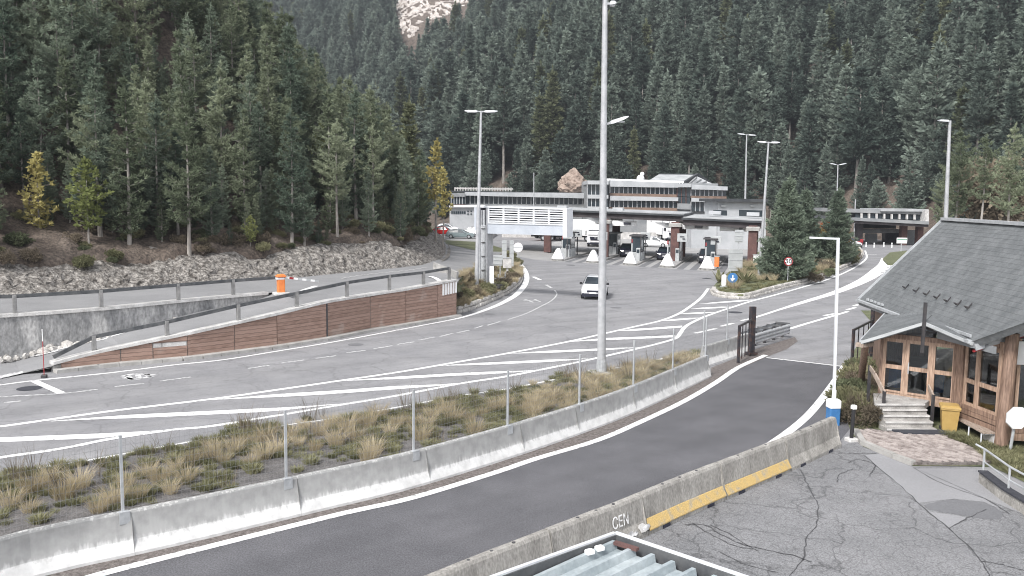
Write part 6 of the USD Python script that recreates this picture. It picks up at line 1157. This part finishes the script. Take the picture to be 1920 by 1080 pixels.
# ================================================================== plants
def tufts(r, P, D, n, ln, wd, spread):
    P = np.repeat(P, n, 0); D = np.repeat(D, n, 0); d = D + r.normal(0, spread, D.shape); d /= np.linalg.norm(d, axis=1)[:, None] + 1e-9
    s = np.cross(d, r.normal(0, 1, d.shape)); s /= np.linalg.norm(s, axis=1)[:, None] + 1e-9; L = (ln * r.uniform(.6, 1.2, len(P)))[:, None]; W = (wd * r.uniform(.7, 1.3, len(P)))[:, None]
    b = P + r.normal(0, ln * .12, P.shape); v = np.stack([b - s * W * .35, b + s * W * .35, b + d * L * .55 + s * W, b + d * L, b + d * L * .55 - s * W], 1); m = len(b); o = np.arange(m)[:, None] * 5
    f = np.concatenate([o + [[0, 1, 2]], o + [[0, 2, 4]], o + [[4, 2, 3]]], 0); return v.reshape(-1, 3), f
def trunk(h, r0, bend, r, n=7):
    z = np.linspace(0, h, 7); a = r.uniform(0, 6.3); c = np.stack([bend * np.sin(z / h * 3) * math.cos(a), bend * np.sin(z / h * 3) * math.sin(a), z], 1); t = np.arange(n) * 2 * math.pi / n; R = []
    for k, p in enumerate(c): rr = r0 * (1.25 if k == 0 else 1 - .93 * z[k] / h); R.append(p + np.stack([np.cos(t) * rr, np.sin(t) * rr, 0 * t], 1))
    R[0][:, 2] -= .4; return MB().rings(R), lambda zz: np.array([np.interp(zz, z, c[:, 0]), np.interp(zz, z, c[:, 1]), zz])
def conifer(seed, h, rmax, z0, step, nb, prof, droop, uptip, dens, ln, wd, nt, spread, gap=0., r0=None, flat=.25, bend=.15):
    r = np.random.default_rng(seed); tb, cen = trunk(h, r0 or h * .013, bend, r); P, D, br = [], [], MB(); z = z0 * h
    while z < h * .985:
        t = (z - z0 * h) / (h * (1 - z0)); L0 = rmax * prof(t); c = cen(z)
        for k in range(nb):
            if r.random() < gap: continue
            a = r.uniform(0, 6.283); L = L0 * r.uniform(.55, 1.15); m = max(2, int(L / dens)); s = np.linspace(.18 if L > .8 else 0, 1, m)
            h_ = np.array([math.cos(a), math.sin(a), 0]); w_ = np.array([-h_[1], h_[0], 0]); zz = -droop * L * s + (droop + uptip) * L * s ** 2.2
            X = c + np.outer(s * L, h_); X[:, 2] += zz + r.uniform(-.1, .1)
            if L > .7: br.tube(c, X[m // 2], .035 * h / 14, .02, 3).tube(X[m // 2], X[-1], .02, .006, 3)
            for side_ in range(3):
                o = (side_ - 1) * flat * L * (1 - s * .75) * r.uniform(.6, 1.2, m); Y = X + w_ * o[:, None]; P.append(Y); D.append(np.tile(h_, (m, 1)) + w_ * (np.sign(o) * .55)[:, None] + [0, 0, .1 + uptip])
        z += step * r.uniform(.75, 1.25)
    tip = np.array([cen(h * q) for q in np.linspace(.93, 1, 6)]); P.append(tip); D.append(np.tile([0, 0, 1.], (6, 1)))
    P, D = np.vstack(P), np.vstack(D); return tb, br, tufts(r, P, D, nt, ln, wd, spread)
UsdGeom.Scope.Define(stage, '/World/Looks')
MODELS = {}
def model(name, parts):
    "abstract plant model whose parts every copy shares"
    p = '/World/' + name; c = stage.CreateClassPrim(p); c.SetTypeName('Xform')
    for nm, mesh, m in parts:
        if isinstance(mesh, MB): mesh = mesh.mesh()
        usdkit.mesh(stage, f'{p}/{nm}', mesh, K[m])
    MODELS[name] = parts; return p
def tree_model(name, needle, bark, *a, **k):
    tb, br, (v, f) = conifer(*a, **k); tb.raw(*br.mesh()) if br.n else None; return model(name, [('trunk', tb, bark), ('crown', (v, f), needle)])
pinep = lambda t: max(.05, (1 - t) ** .75 * (.55 + .45 * min(1, t / .18))); spr = lambda t: max(.03, (1 - t) ** .92); open_ = lambda t: max(.1, (.5 + 1.1 * t) if t < .42 else (1 - t) ** .8 * 1.55)
PINES = [tree_model(f'pine_model_{i}', 'pine' if i % 3 else 'pine_dark', 'bark', 100 + i, 11., rm * .92, z0, .5, 6, pinep if i < 4 else open_, .05, .4, .24, .34, .034, 7, .65, .24) for i, (rm, z0) in enumerate([(2.0, .1), (2.3, .2), (1.7, .08), (2.1, .3), (2.5, .18), (2.2, .34)])]
SPRUCES = [tree_model(f'spruce_model_{i}', 'spruce' if i not in (3,) else 'spruce_olive', 'bark', 200 + i, [20., 20., 19., 20., 20., 17., 21., 18.][i], rm * 1.1, z0, .8, 9, [spr, spr, lambda t: max(.05, (1 - t) ** .7), spr, pinep, lambda t: max(.05, (1 - t) ** .62 * (.75 + .25 * math.sin(t * 19))), lambda t: max(.05, (1 - t) ** .8), open_][i], .42, .3, .5, .85, .15, 3, .35, .1, flat=.3) for i, (rm, z0) in enumerate([(3.1, .08), (2.6, .16), (3.4, .22), (2.5, .12), (3.0, .34), (3.9, .12), (2.0, .1), (3.3, .28)])]
BIGSPRUCE = tree_model('big_spruce_model', 'pine_dark', 'bark', 301, 9., 2.5, .03, .3, 9, lambda t: max(.04, (1 - t) ** .8), .3, .3, .22, .42, .05, 5, .45, flat=.3)
LARCHY = tree_model('yellow_larch_model', 'larch_yellow', 'bark', 302, 6.5, 1.5, .2, .36, 6, pinep, .18, .25, .3, .34, .07, 3, .7, .1)
LARCHS = tree_model('slim_larch_model', 'larch_yellow', 'bark', 305, 9., 1.0, .45, .4, 5, pinep, .18, .25, .3, .34, .07, 3, .7, .1)
LARCHG = tree_model('pale_larch_model', 'larch_green', 'bark', 303, 6.5, 1.45, .28, .36, 6, open_, .1, .3, .3, .34, .07, 3, .7, .1)
DEADT = tree_model('bare_larch_model', 'dead', 'bark_red', 304, 12., 1.6, .25, .7, 4, spr, .2, .2, .5, .5, .02, 2, .5, .3)
def bush_model(name, leaf, seed, r, h, n, ln, wd, clumps=14):
    g = np.random.default_rng(seed); st = MB(); P, D = [], []
    for k in range(clumps):
        a = g.uniform(0, 6.28); q = g.uniform(.1, 1) ** .5 * r * .75; c = np.array([math.cos(a) * q, math.sin(a) * q, h * g.uniform(.3, .85) * (1 - .35 * q / r)]); st.tube([0, 0, -.1], c, .03, .012, 4); m = n // clumps; o = g.normal(0, 1, (m, 3)); o /= np.linalg.norm(o, axis=1)[:, None]; s = g.uniform(.5, 1, m)[:, None]; P.append(np.maximum(c + o * s * [r * .42, r * .42, h * .26], [-9, -9, .03])); D.append(o + [0, 0, .4])
    return model(name, [('stems', st, 'bark_red'), ('foliage', tufts(g, np.vstack(P), np.vstack(D), 2, ln, wd, .5), leaf)])
BUSHG = bush_model('green_bush_model', 'spruce_olive', 1, 1., 1.2, 1300, .16, .045); BUSHR = bush_model('orange_bush_model', 'autumn_red', 2, 1.3, 2.2, 1700, .2, .08); BUSHY = bush_model('yellow_bush_model', 'autumn_brown', 3, 1.4, 2.4, 1800, .22, .08); BUSHB = bush_model('brown_bush_model', 'weed_brown', 4, .9, 1.1, 1100, .16, .025); BUSHW = bush_model('weedy_bush_model', 'green_weeds', 5, .9, 1.0, 1300, .2, .03)
DECI = bush_model('leafy_tree_model', 'pine_dark', 6, 2.6, 7.0, 6000, .3, .08, 46); DECB = bush_model('brownish_tree_model', 'weed_brown', 7, 2.6, 6., 3600, .4, .1, 30)
rg = np.random.default_rng(77)
def in_frame(p, h, mu=160): 
    if p[1] < 8: return False
    u, v = pix(p); u2, v2 = pix(np.array(p) + [0, 0, h]); return -mu < u < 1920 + mu and v2 < 620 and v > -60
# ---- pines of the left slope
cand = []
for x in np.arange(-130, 2, 1.95):
    for y in np.arange(22, 232, 1.95):
        cand.append((x + rg.uniform(-1.05, 1.05), y + rg.uniform(-1.05, 1.05)))
cand = np.array(cand); hz, sz = left_h(cand[:, 0], cand[:, 1]); ok = (sz > 2.7) & (sz < 95); cand, hz, sz = cand[ok], hz[ok], sz[ok]; L = []
for (x, y), z, s in zip(cand, hz, sz):
    if s < 4 and rg.random() < .3: continue
    k = int(rg.choice([0, 1, 2, 3, 4, 5], p=[.2, .2, .2, .14, .13, .13])); sc = rg.uniform(.62, 1.1) * (np.interp(s, [3, 9, 25, 60], [.8 if y < 58 else .9, .9 if y < 58 else 1.0, .92, 1.0])); hh = 11 * sc
    if s < 26 and rg.random() < .34: sc *= rg.uniform(.35, .75); k = int(rg.choice([0, 2]))
    if in_frame([x, y, z], hh): L.append((x, y, z - .1, sc, k, s, rg.uniform(0, 6.28)))
LP = [march(u, v, left_h, 30., 600.) for u, v in ((76, 452), (168, 472), (602, 330), (470, 468))]
def clear_of(a):
    for p, w in zip(LP, (38, 38, 22, 18)):
        if a[1] < p[1] + 1.2 and a[1] > p[1] - 16 and abs(pix([a[0], a[1], a[2] + 3])[0] - pix(p)[0]) < w + 1.3 * a[3] * FOC / a[1] * .6: return False
    return True
L = [a for a in L if clear_of(a)]
L.sort(key=lambda a: math.hypot(a[0], a[1]) / a[3])
def place_words(u): return 'beyond the left picture edge' if u < 0 else 'at the left edge of the left slope' if u < 70 else 'by the golden larch' if u < 130 else 'by the pale larch' if u < 220 else 'over the concrete wall' if u < 320 else 'over the fallen log' if u < 430 else 'left of the boom barrier' if u < 510 else 'above the boom barrier' if u < 560 else 'above the boom arm' if u < 610 else 'above the leaning trunk' if u < 690 else 'over the brown wall end' if u < 760 else 'at the right end of the left slope'
KINDN = ['tall conical', 'broad conical', 'slim dark', 'bare stemmed', 'open crowned', 'long trunked']
for x, y, z, sc, k, s, a in L[:300]:
    u = pix([x, y, z])[0]; row = 'in the front row' if s < 6 else 'in the second row' if s < 10 else 'halfway up' if s < 22 else 'high up'
    lab = f'{KINDN[k]} pine {row} {place_words(u)}'
    copy_of(PINES[k], 'pine_tree', (x, y, z), a, lab, 'pine tree', 'pines on the left slope: ' + lab, sc)
def instancer(name, models, items, label, cat=None):
    p = fresh('/World', name); pi = UsdGeom.PointInstancer.Define(stage, p); paths = []
    for i, mdl in enumerate(models):
        x = UsdGeom.Xform.Define(stage, f'{p}/model_{i:03d}'); x.GetPrim().GetReferences().AddInternalReference(mdl); paths.append(x.GetPath())
    pi.CreatePrototypesRel().SetTargets(paths); pi.CreateProtoIndicesAttr(Vt.IntArray([int(i[4]) for i in items])); pi.CreatePositionsAttr(Vt.Vec3fArray([Gf.Vec3f(*map(float, i[:3])) for i in items]))
    pi.CreateScalesAttr(Vt.Vec3fArray([Gf.Vec3f(*([float(i[3])] * 3)) if np.ndim(i[3]) == 0 else Gf.Vec3f(*map(float, i[3])) for i in items])); pi.CreateOrientationsAttr(Vt.QuathArray([Gf.Quath(math.cos(i[6] / 2), 0, 0, math.sin(i[6] / 2)) for i in items]))
    return tag(Node(p), label, cat, kind='stuff')
instancer('pine_forest', PINES, L[300:], 'remaining dense pine forest filling the left slope', 'forest')
# ---- spruces of the far slope
cand = []
for x in np.arange(-230, 240, 4.9):
    for y in np.arange(40, 560, 4.9): cand.append((x + rg.uniform(-2.4, 2.4), y + rg.uniform(-2.4, 2.4)))
cand = np.array(cand); hz, sz = far_h(cand[:, 0], cand[:, 1]); dl = left_h(cand[:, 0], cand[:, 1])[1]; ok = (sz > 2.5) & (sz < 260) & (dl < -4); S = []
for (x, y), z, s in zip(cand[ok], hz[ok], sz[ok]):
    if y < 90 and rg.random() < .25: continue
    if s < 5 and rg.random() < .35: continue
    sc = rg.choice([rg.uniform(.45, .8), rg.uniform(.75, 1.15), rg.uniform(1., 1.35)], p=[.25, .5, .25]) * (.7 if s < 9 else .75 if y < 95 else 1.05); hh = 20 * sc
    if not in_frame([x, y, z], hh): continue
    u, v = pix([x, y, z]); u2, v2 = pix([x, y, z + hh * .8])
    lineP = LineString([(u, v), (u2, v2)]).buffer(hh * .09 * FOC / y)
    if y > 180 and CP.buffer(1).intersects(lineP): continue
    k = int(rg.choice(8, p=[.17, .14, .15, .07, .1, .17, .1, .1])); S.append((x, y, z - .3, sc, k, s, rg.uniform(0, 6.28)))
S.sort(key=lambda a: math.hypot(a[0], a[1]) / a[3])
def place2(u): return 'left of the twin lamp' if u < 880 else 'behind the long building by the twin lamp' if u < 960 else 'behind the long building' if u < 1040 else 'by the ochre rock' if u < 1125 else 'just right of the tall mast' if u < 1190 else 'behind the office middle' if u < 1260 else 'behind the gabled hut' if u < 1345 else 'behind the control building' if u < 1440 else 'behind the big spruce' if u < 1540 else 'left of the customs canopy' if u < 1610 else 'behind the customs canopy' if u < 1745 else 'behind the chalet ridge' if u < 1850 else 'at the right picture edge'
KS = ['broad dark', 'slim dark', 'big tiered', 'olive tinged', 'bare stemmed', 'wide shaggy', 'pencil thin', 'round topped']
for x, y, z, sc, k, s, a in S[:300]:
    u = pix([x, y, z])[0]; row = 'at the foot of the slope' if s < 8 else 'in the second row' if s < 16 else 'in the third row' if s < 26 else 'farther up'; lab = f'{KS[k]} spruce {row} {place2(u)}'
    copy_of(SPRUCES[k], 'spruce_tree', (x, y, z), a, lab, 'spruce tree', 'spruces on the far slope: ' + lab, sc)
instancer('spruce_forest', SPRUCES, S[300:], 'dense spruce forest covering the far mountain slope', 'forest')
def stand(mdl, name, u, v, hpx, h0, label, cat, Y=None, hf=None, rot=0., z=None, vt=None):
    if vt is not None:
        p = at(u, v, Y); p[2] = left_h(p[:1], p[1:2])[0][0]; return copy_of(mdl, name, p - [0, 0, .1], rot, label, cat, None, (topz(p, vt) - p[2]) / h0)
    if hf is not None: p = march(u, v, hf, 30., 600.)
    elif Y: p = at(u, v, Y)
    else: p = G(u, v, z or 0.)
    return copy_of(mdl, name, p - [0, 0, .1], rot, label, cat, None, hpx * p[1] / FOC / h0)
stand(LARCHY, 'larch_tree', 76, 452, 165, 6.5, 'golden yellow young larch at the left edge of the left slope', 'larch tree', hf=left_h); stand(LARCHG, 'larch_tree', 168, 472, 172, 6.5, 'pale yellow green young larch right of the golden one', 'larch tree', hf=left_h, rot=1.)
stand(LARCHG, 'larch_tree', 602, 330, 95, 6.5, 'pale green larch half way up the left slope above the brown wall', 'larch tree', hf=left_h, rot=2.); stand(LARCHS, 'larch_tree', 818, 300, 95, 9., 'small golden larch at the right edge of the left slope', 'larch tree', Y=97, vt=262); stand(LARCHS, 'larch_tree', 830, 330, 60, 9., 'lower yellow larch at the right edge of the left slope', 'larch tree', Y=92, rot=2., vt=315); stand(LARCHY, 'larch_tree', 570, 50, 70, 6.5, 'yellow larch near the top of the left slope', 'larch tree', hf=left_h, rot=3.); stand(LARCHG, 'larch_tree', 470, 468, 65, 6.5, 'small pale green larch low over the rock bank left of the boom barrier arm', 'larch tree', hf=left_h, rot=4.)
stand(SPRUCES[3], 'larch_tree', 768, 260, 75, 20., 'olive green larch in the upper right of the left slope', 'larch tree', Y=100, rot=5., vt=185)
stand(DEADT, 'dead_tree', 933, 300, 65, 12., 'grey bare dead tree on the far slope right of the twin lamp', 'dead tree', hf=far_h)
stand(BIGSPRUCE, 'spruce_tree', 1473, 524, 190, 9., 'big dense spruce on the grass island with branches to the ground', 'spruce tree', z=.36); stand(BIGSPRUCE, 'spruce_tree', 1568, 494, 140, 9., 'second slimmer spruce on the grass island behind the orange bush', 'spruce tree', z=.36)
stand(BIGSPRUCE, 'spruce_tree', 1506, 494, 140, 9., 'lower spruce behind the big one on the grass island', 'spruce tree', z=.3, rot=2.)
stand(BUSHR, 'bush', 1527, 470, 62, 2.2, 'orange red autumn bush beside the big spruce', 'bush', z=.3); stand(BUSHY, 'bush', 1545, 489, 70, 2.4, 'yellow brown autumn bush in front of the second spruce', 'bush', z=.36); stand(BUSHG, 'bush', 1455, 518, 34, 1.2, 'low green bush at the left foot of the big spruce', 'bush', z=.36); stand(BUSHG, 'bush', 1497, 520, 36, 1.2, 'low green bush behind the speed limit sign', 'bush', z=.36, rot=1.)
for i, (u, v, h, m, nm) in enumerate([(1530, 526, 20, BUSHB, 'brown shrub by the stone kerb under the spruces'), (1555, 516, 16, BUSHG, 'round dark shrub by the stone kerb right of the brown one'), (1545, 505, 22, BUSHB, 'brown shrub inside the grass island below the yellow bush'), (1590, 492, 24, BUSHW, 'weedy shrub near the far end of the grass island'), (1600, 484, 18, BUSHB, 'brown shrub at the far end of the grass island'), (1580, 480, 30, BUSHY, 'small yellowish shrub beside the far end of the stone kerb'), (1720, 484, 14, BUSHG, 'small green shrub on the little island by the chalet roof')]): stand(m, 'shrub', u, v, h, {'weed': 1.0}.get('', 1.15 if m != BUSHY else 2.4), nm, 'shrub', z=.3, rot=i)
def agave(u, v, r, lab):
    p = G(u, v, .36); t = thing('agave_plant', lab, 'plant', p); g = np.random.default_rng(int(u))
    for k in range(16):
        a = g.uniform(0, 6.28); e = g.uniform(.3, 1.2); d = np.array([math.cos(a) * math.cos(e), math.sin(a) * math.cos(e), math.sin(e)]); s = np.array([-math.sin(a), math.cos(a), 0]) * r * .1
        obj('leaf', MB().raw(np.array([p - s * .6, p + s * .6, p + d * r * .5 + s, p + d * r * .5 - s, p + d * r]), [[0, 1, 2], [0, 2, 3], [3, 2, 4]]), K['green_weeds'], t)
    obj('heart', MB().tube(p, p + [0, 0, r * .3], r * .12, r * .06), K['green_weeds'], t)
agave(1349, 530, 1.35, 'spiky dark green agave left of the blue sign'); agave(1396, 531, 1.5, 'spiky dark green agave right of the blue sign')
# trees at the right edge behind the chalet roof
for i, (u, v, Y, h, m, lab) in enumerate([(1790, 430, 78, 185, PINES[4], 'open crowned pine rising behind the chalet ridge, left one'), (1838, 430, 70, 175, PINES[5], 'pine behind the chalet ridge beside the lamp post'), (1890, 440, 64, 205, PINES[1], 'large pine behind the chalet ridge at the right edge'), (1862, 420, 82, 150, DECB, 'brown tinged tree between the pines behind the chalet ridge'), (1765, 440, 95, 120, PINES[4], 'smaller pine right of the customs canopy'), (1925, 420, 72, 235, PINES[3], 'pine cut by the right edge of the picture')]): stand(m, 'leafy_tree' if m in (DECI, DECB) else 'pine_tree', u, v, h, 7. if m == DECI else 6. if m == DECB else 11., lab, 'tree', Y=Y, rot=i * 1.3)
# dead wood and brush on the bank
bx_ = []
for _ in range(1700):
    i = int(rg.integers(0, len(bs))); d = rg.uniform(2.2, 20); p = bs[i, :2] + Lb[i] * d; z, s = left_h(np.array([p[0]]), np.array([p[1]])); bx_.append((p[0], p[1], z[0] - .08, rg.uniform(.25, .8), int(rg.choice([0, 1, 2], p=[.45, .35, .2])), s, rg.uniform(0, 6.28)))
for _ in range(650):
    i = int(rg.integers(0, len(bs))); d = rg.uniform(3.2, 18); p = bs[i, :2] + Lb[i] * d; z, s = left_h(np.array([p[0]]), np.array([p[1]])); bx_.append((p[0], p[1], z[0] - .1, rg.uniform(.12, .36), int(rg.choice([3, 4])), s, rg.uniform(0, 6.28)))
instancer('undergrowth', [BUSHB, BUSHW, BUSHG, PINES[0], PINES[2]], bx_, 'brown brush, seedling pines and green undergrowth between the trunks on the left bank')
for k, (u0, v0, u1, v1, lab) in enumerate([(280, 472, 360, 487, 'fallen dark log on the earth bank left of the boom barrier'), (640, 468, 690, 508, 'fallen trunk leaning down the rock bank to the road')]):
    a, b = march(u0, v0, left_h, 30, 300), march(u1, v1, left_h, 30, 300); t = thing('fallen_log', lab, 'log', (a + b) / 2); obj('stem', MB().tube(a + [0, 0, .2], b + [0, 0, .15], .16, .1, 7), K['bark'], t); obj('branch_stub', MB().tube((a + b) / 2 + [0, 0, .2], (a + b) / 2 + [.3, -.2, .7], .05, .02, 5), K['bark'], t)
# ---- median grasses
def tuft_model(name, leaf, seed, n, h, r, wd, lean):
    g = np.random.default_rng(seed); a = g.uniform(0, 6.28, n); q = g.uniform(0, 1, n) ** .7 * r; b = np.stack([np.cos(a) * q, np.sin(a) * q, 0 * q], 1); o = g.uniform(.2, 1, n) * lean; H = h * g.uniform(.55, 1.1, n)
    d = np.stack([np.cos(a) * o, np.sin(a) * o, np.ones(n)], 1); s = np.stack([-np.sin(a + g.normal(0, 1, n)), np.cos(a + g.normal(0, 1, n)), 0 * a], 1) * wd
    m1 = b + d * (H * .55)[:, None]; t = m1 + (d * [1.7, 1.7, .75]) * (H * .45)[:, None]; v = np.stack([b - s, b + s, m1 + s * .8, m1 - s * .8, t], 1); k = np.arange(n)[:, None] * 5
    return model(name, [('blades', (v.reshape(-1, 3), np.concatenate([k + [[0, 1, 2]], k + [[0, 2, 3]], k + [[3, 2, 4]]])), leaf)])
TF = [tuft_model(f'straw_tuft_model_{i}', 'dry_grass', 60 + i, 240, .75, .26, .006, .8) for i in range(3)]; GW = tuft_model('green_tuft_model', 'green_weeds', 70, 130, .2, .16, .012, .9); SP = tuft_model('sparse_stalk_model', 'weed_brown', 71, 20, .8, .16, .005, .45); GR = tuft_model('low_grass_model', 'green_weeds', 72, 90, .12, .2, .008, .8)
big = []
for u, v in [(120, 935), (20, 950), (235, 915), (330, 880), (55, 960), (185, 960), (360, 870), (420, 868), (450, 838), (395, 862), (480, 830), (500, 826), (545, 822), (560, 835), (600, 815), (650, 808), (690, 800), (730, 815), (775, 800), (812, 785), (835, 775), (850, 790), (880, 790), (905, 780), (930, 772), (700, 850), (690, 865), (470, 872), (1000, 758), (1035, 750), (980, 775), (1015, 770), (890, 815), (300, 905), (260, 935), (350, 905), (90, 905), (520, 850), (-40, 950), (630, 835), (790, 825), (150, 915), (280, 895), (400, 845), (440, 850), (570, 805), (620, 800), (665, 825), (710, 785), (745, 800), (800, 800), (950, 765), (60, 925), (215, 945), (320, 925), (495, 860), (590, 845)]:
    p = G(u, v, .01); sc = rg.uniform(.5, .9); big.append((p, sc))
for k, (p, sc) in enumerate(big):
    u = pix(p)[0]; w = 'left of the first fence post' if u < 168 else 'between the first and second fence posts' if u < 515 else 'between the second and third fence posts' if u < 778 else 'between the third and fourth fence posts' if u < 965 else 'right of the fourth fence post'
    copy_of(TF[k % 3], 'straw_grass_tuft', p, rg.uniform(0, 6), f'dry straw coloured grass tuft in the median {w}', 'grass tuft', 'straw tufts in the median ' + w, sc)
W = []; mb_ = med_shape.bounds
medf = cKDTree(me[:, :2]); njt = cKDTree(nj[:, :2])
for _ in range(9000):
    x, y = rg.uniform(mb_[0], mb_[2]), rg.uniform(mb_[1], mb_[3])
    if not contains_xy(med_shape, x, y): continue
    dm = medf.query([x, y])[0]; dn = njt.query([x, y])[0] - .7; f = dm / (dm + max(dn, 0.01)); prog = np.interp(x, [-12, -3, 1, 8], [0, .25, .75, 1.]); pr_ = np.clip(1.2 - 1.7 * f + prog * 1.3, 0, 1) * (.3 + .7 * (meshkit.noise(np.array([x * .8, y * .8, 3.])) > .35))
    if rg.random() > pr_: continue
    k = int(rg.choice([0, 1, 2], p=[.62, .08, .3])) if x < 0.5 else int(rg.choice([0, 1, 2, 3], p=[.5, .03, .19, .28])); W.append((x, y, .01, rg.uniform(.6, 1.25) * (.6 if k == 3 else 1), k, 0, rg.uniform(0, 6.28)))
instancer('median_weeds', [GW, SP, GR, TF[0]], W, 'low green weeds and stalks covering the median soil')
SW = []
for u, v, n in [(460, 800, 10), (490, 800, 8), (585, 782, 5), (770, 765, 6), (860, 748, 7), (910, 738, 8), (1075, 708, 9), (1050, 705, 6), (1180, 690, 4), (440, 805, 6), (1090, 700, 5)]:
    for _ in range(n): p = G(u + rg.uniform(-22, 22), v + rg.uniform(-2, 12), .01); SW.append((p[0], p[1], .01, rg.uniform(.7, 1.3), int(rg.integers(0, 2)), 0, rg.uniform(0, 6)))
instancer('tall_weeds', [SP, GW], SW, 'tall twiggy weeds along the far edge of the median')
# ---- grass on the islands and round the chalet
def scatter(shape, n, models, probs, sc, zf, name, label):
    b = shape.bounds; it = []; tries = 0
    while len(it) < n and tries < n * 12:
        tries += 1; x, y = rg.uniform(b[0], b[2]), rg.uniform(b[1], b[3])
        if contains_xy(shape, x, y): it.append((x, y, zf(x, y), rg.uniform(*sc), int(rg.choice(len(models), p=probs)), 0, rg.uniform(0, 6.28)))
    return instancer(name, models, it, label)
irS = Polygon(ir_in[:, :2]).buffer(-.3); scatter(irS, 1500, [GR, GW, TF[1]], [.75, .2, .05], (.8, 1.4), lambda x, y: .36, 'island_grass', 'rough grass on the island with the big spruce')
ilS = Polygon(np.vstack([inner[:, :2], ilb[:, :2]])).buffer(0); tI = cKDTree(vv[:, :2]) if False else None; vI = np.vstack(G_); tI = cKDTree(vI[:, :2])
scatter(ilS, 900, [GW, TF[1], BUSHW, BUSHB], [.5, .44, .03, .03], (.4, .8), lambda x, y: float(vI[tI.query([x, y])[1], 2]) - .03, 'island_weeds', 'weeds and dry grass on the planted island under the gantry')
bsh = Polygon(Gs([(1588, 755), (1600, 705), (1622, 690), (1632, 700), (1628, 745), (1645, 798), (1625, 800), (1604, 800), (1590, 775)])[:, :2]).buffer(0)
scatter(bsh, 60, [BUSHW, BUSHG, BUSHB], [.78, .1, .12], (.35, .85), lambda x, y: 0., 'verge_shrubs', 'tangled green shrubs left of the chalet steps'); scatter(bsh, 200, [GW, SP, GR], [.6, .1, .3], (1.2, 2.2), lambda x, y: .01, 'verge_grass', 'rough grass left of the chalet steps')
ghs = Polygon(Gs([(1765, 818), (1800, 815), (1860, 842), (1900, 848), (1935, 900), (1905, 893), (1868, 872), (1822, 840)])[:, :2]).buffer(0); scatter(ghs, 420, [GR, GW], [.7, .3], (.7, 1.3), lambda x, y: .015, 'chalet_grass', 'short grass strip along the chalet window wall')
# ---- air between here and the far slope
hz_ = MB().box([20, 270, 84.5], [820, 760, 191]); haze = obj('haze', hz_, usdkit.material(stage, '/World/Looks/haze', {'v': ('principled_volume', {'color': (.86, .91, 1.), 'density': .00018, 'anisotropy': .2})}, [], volume='v.volume'), kind='stuff')
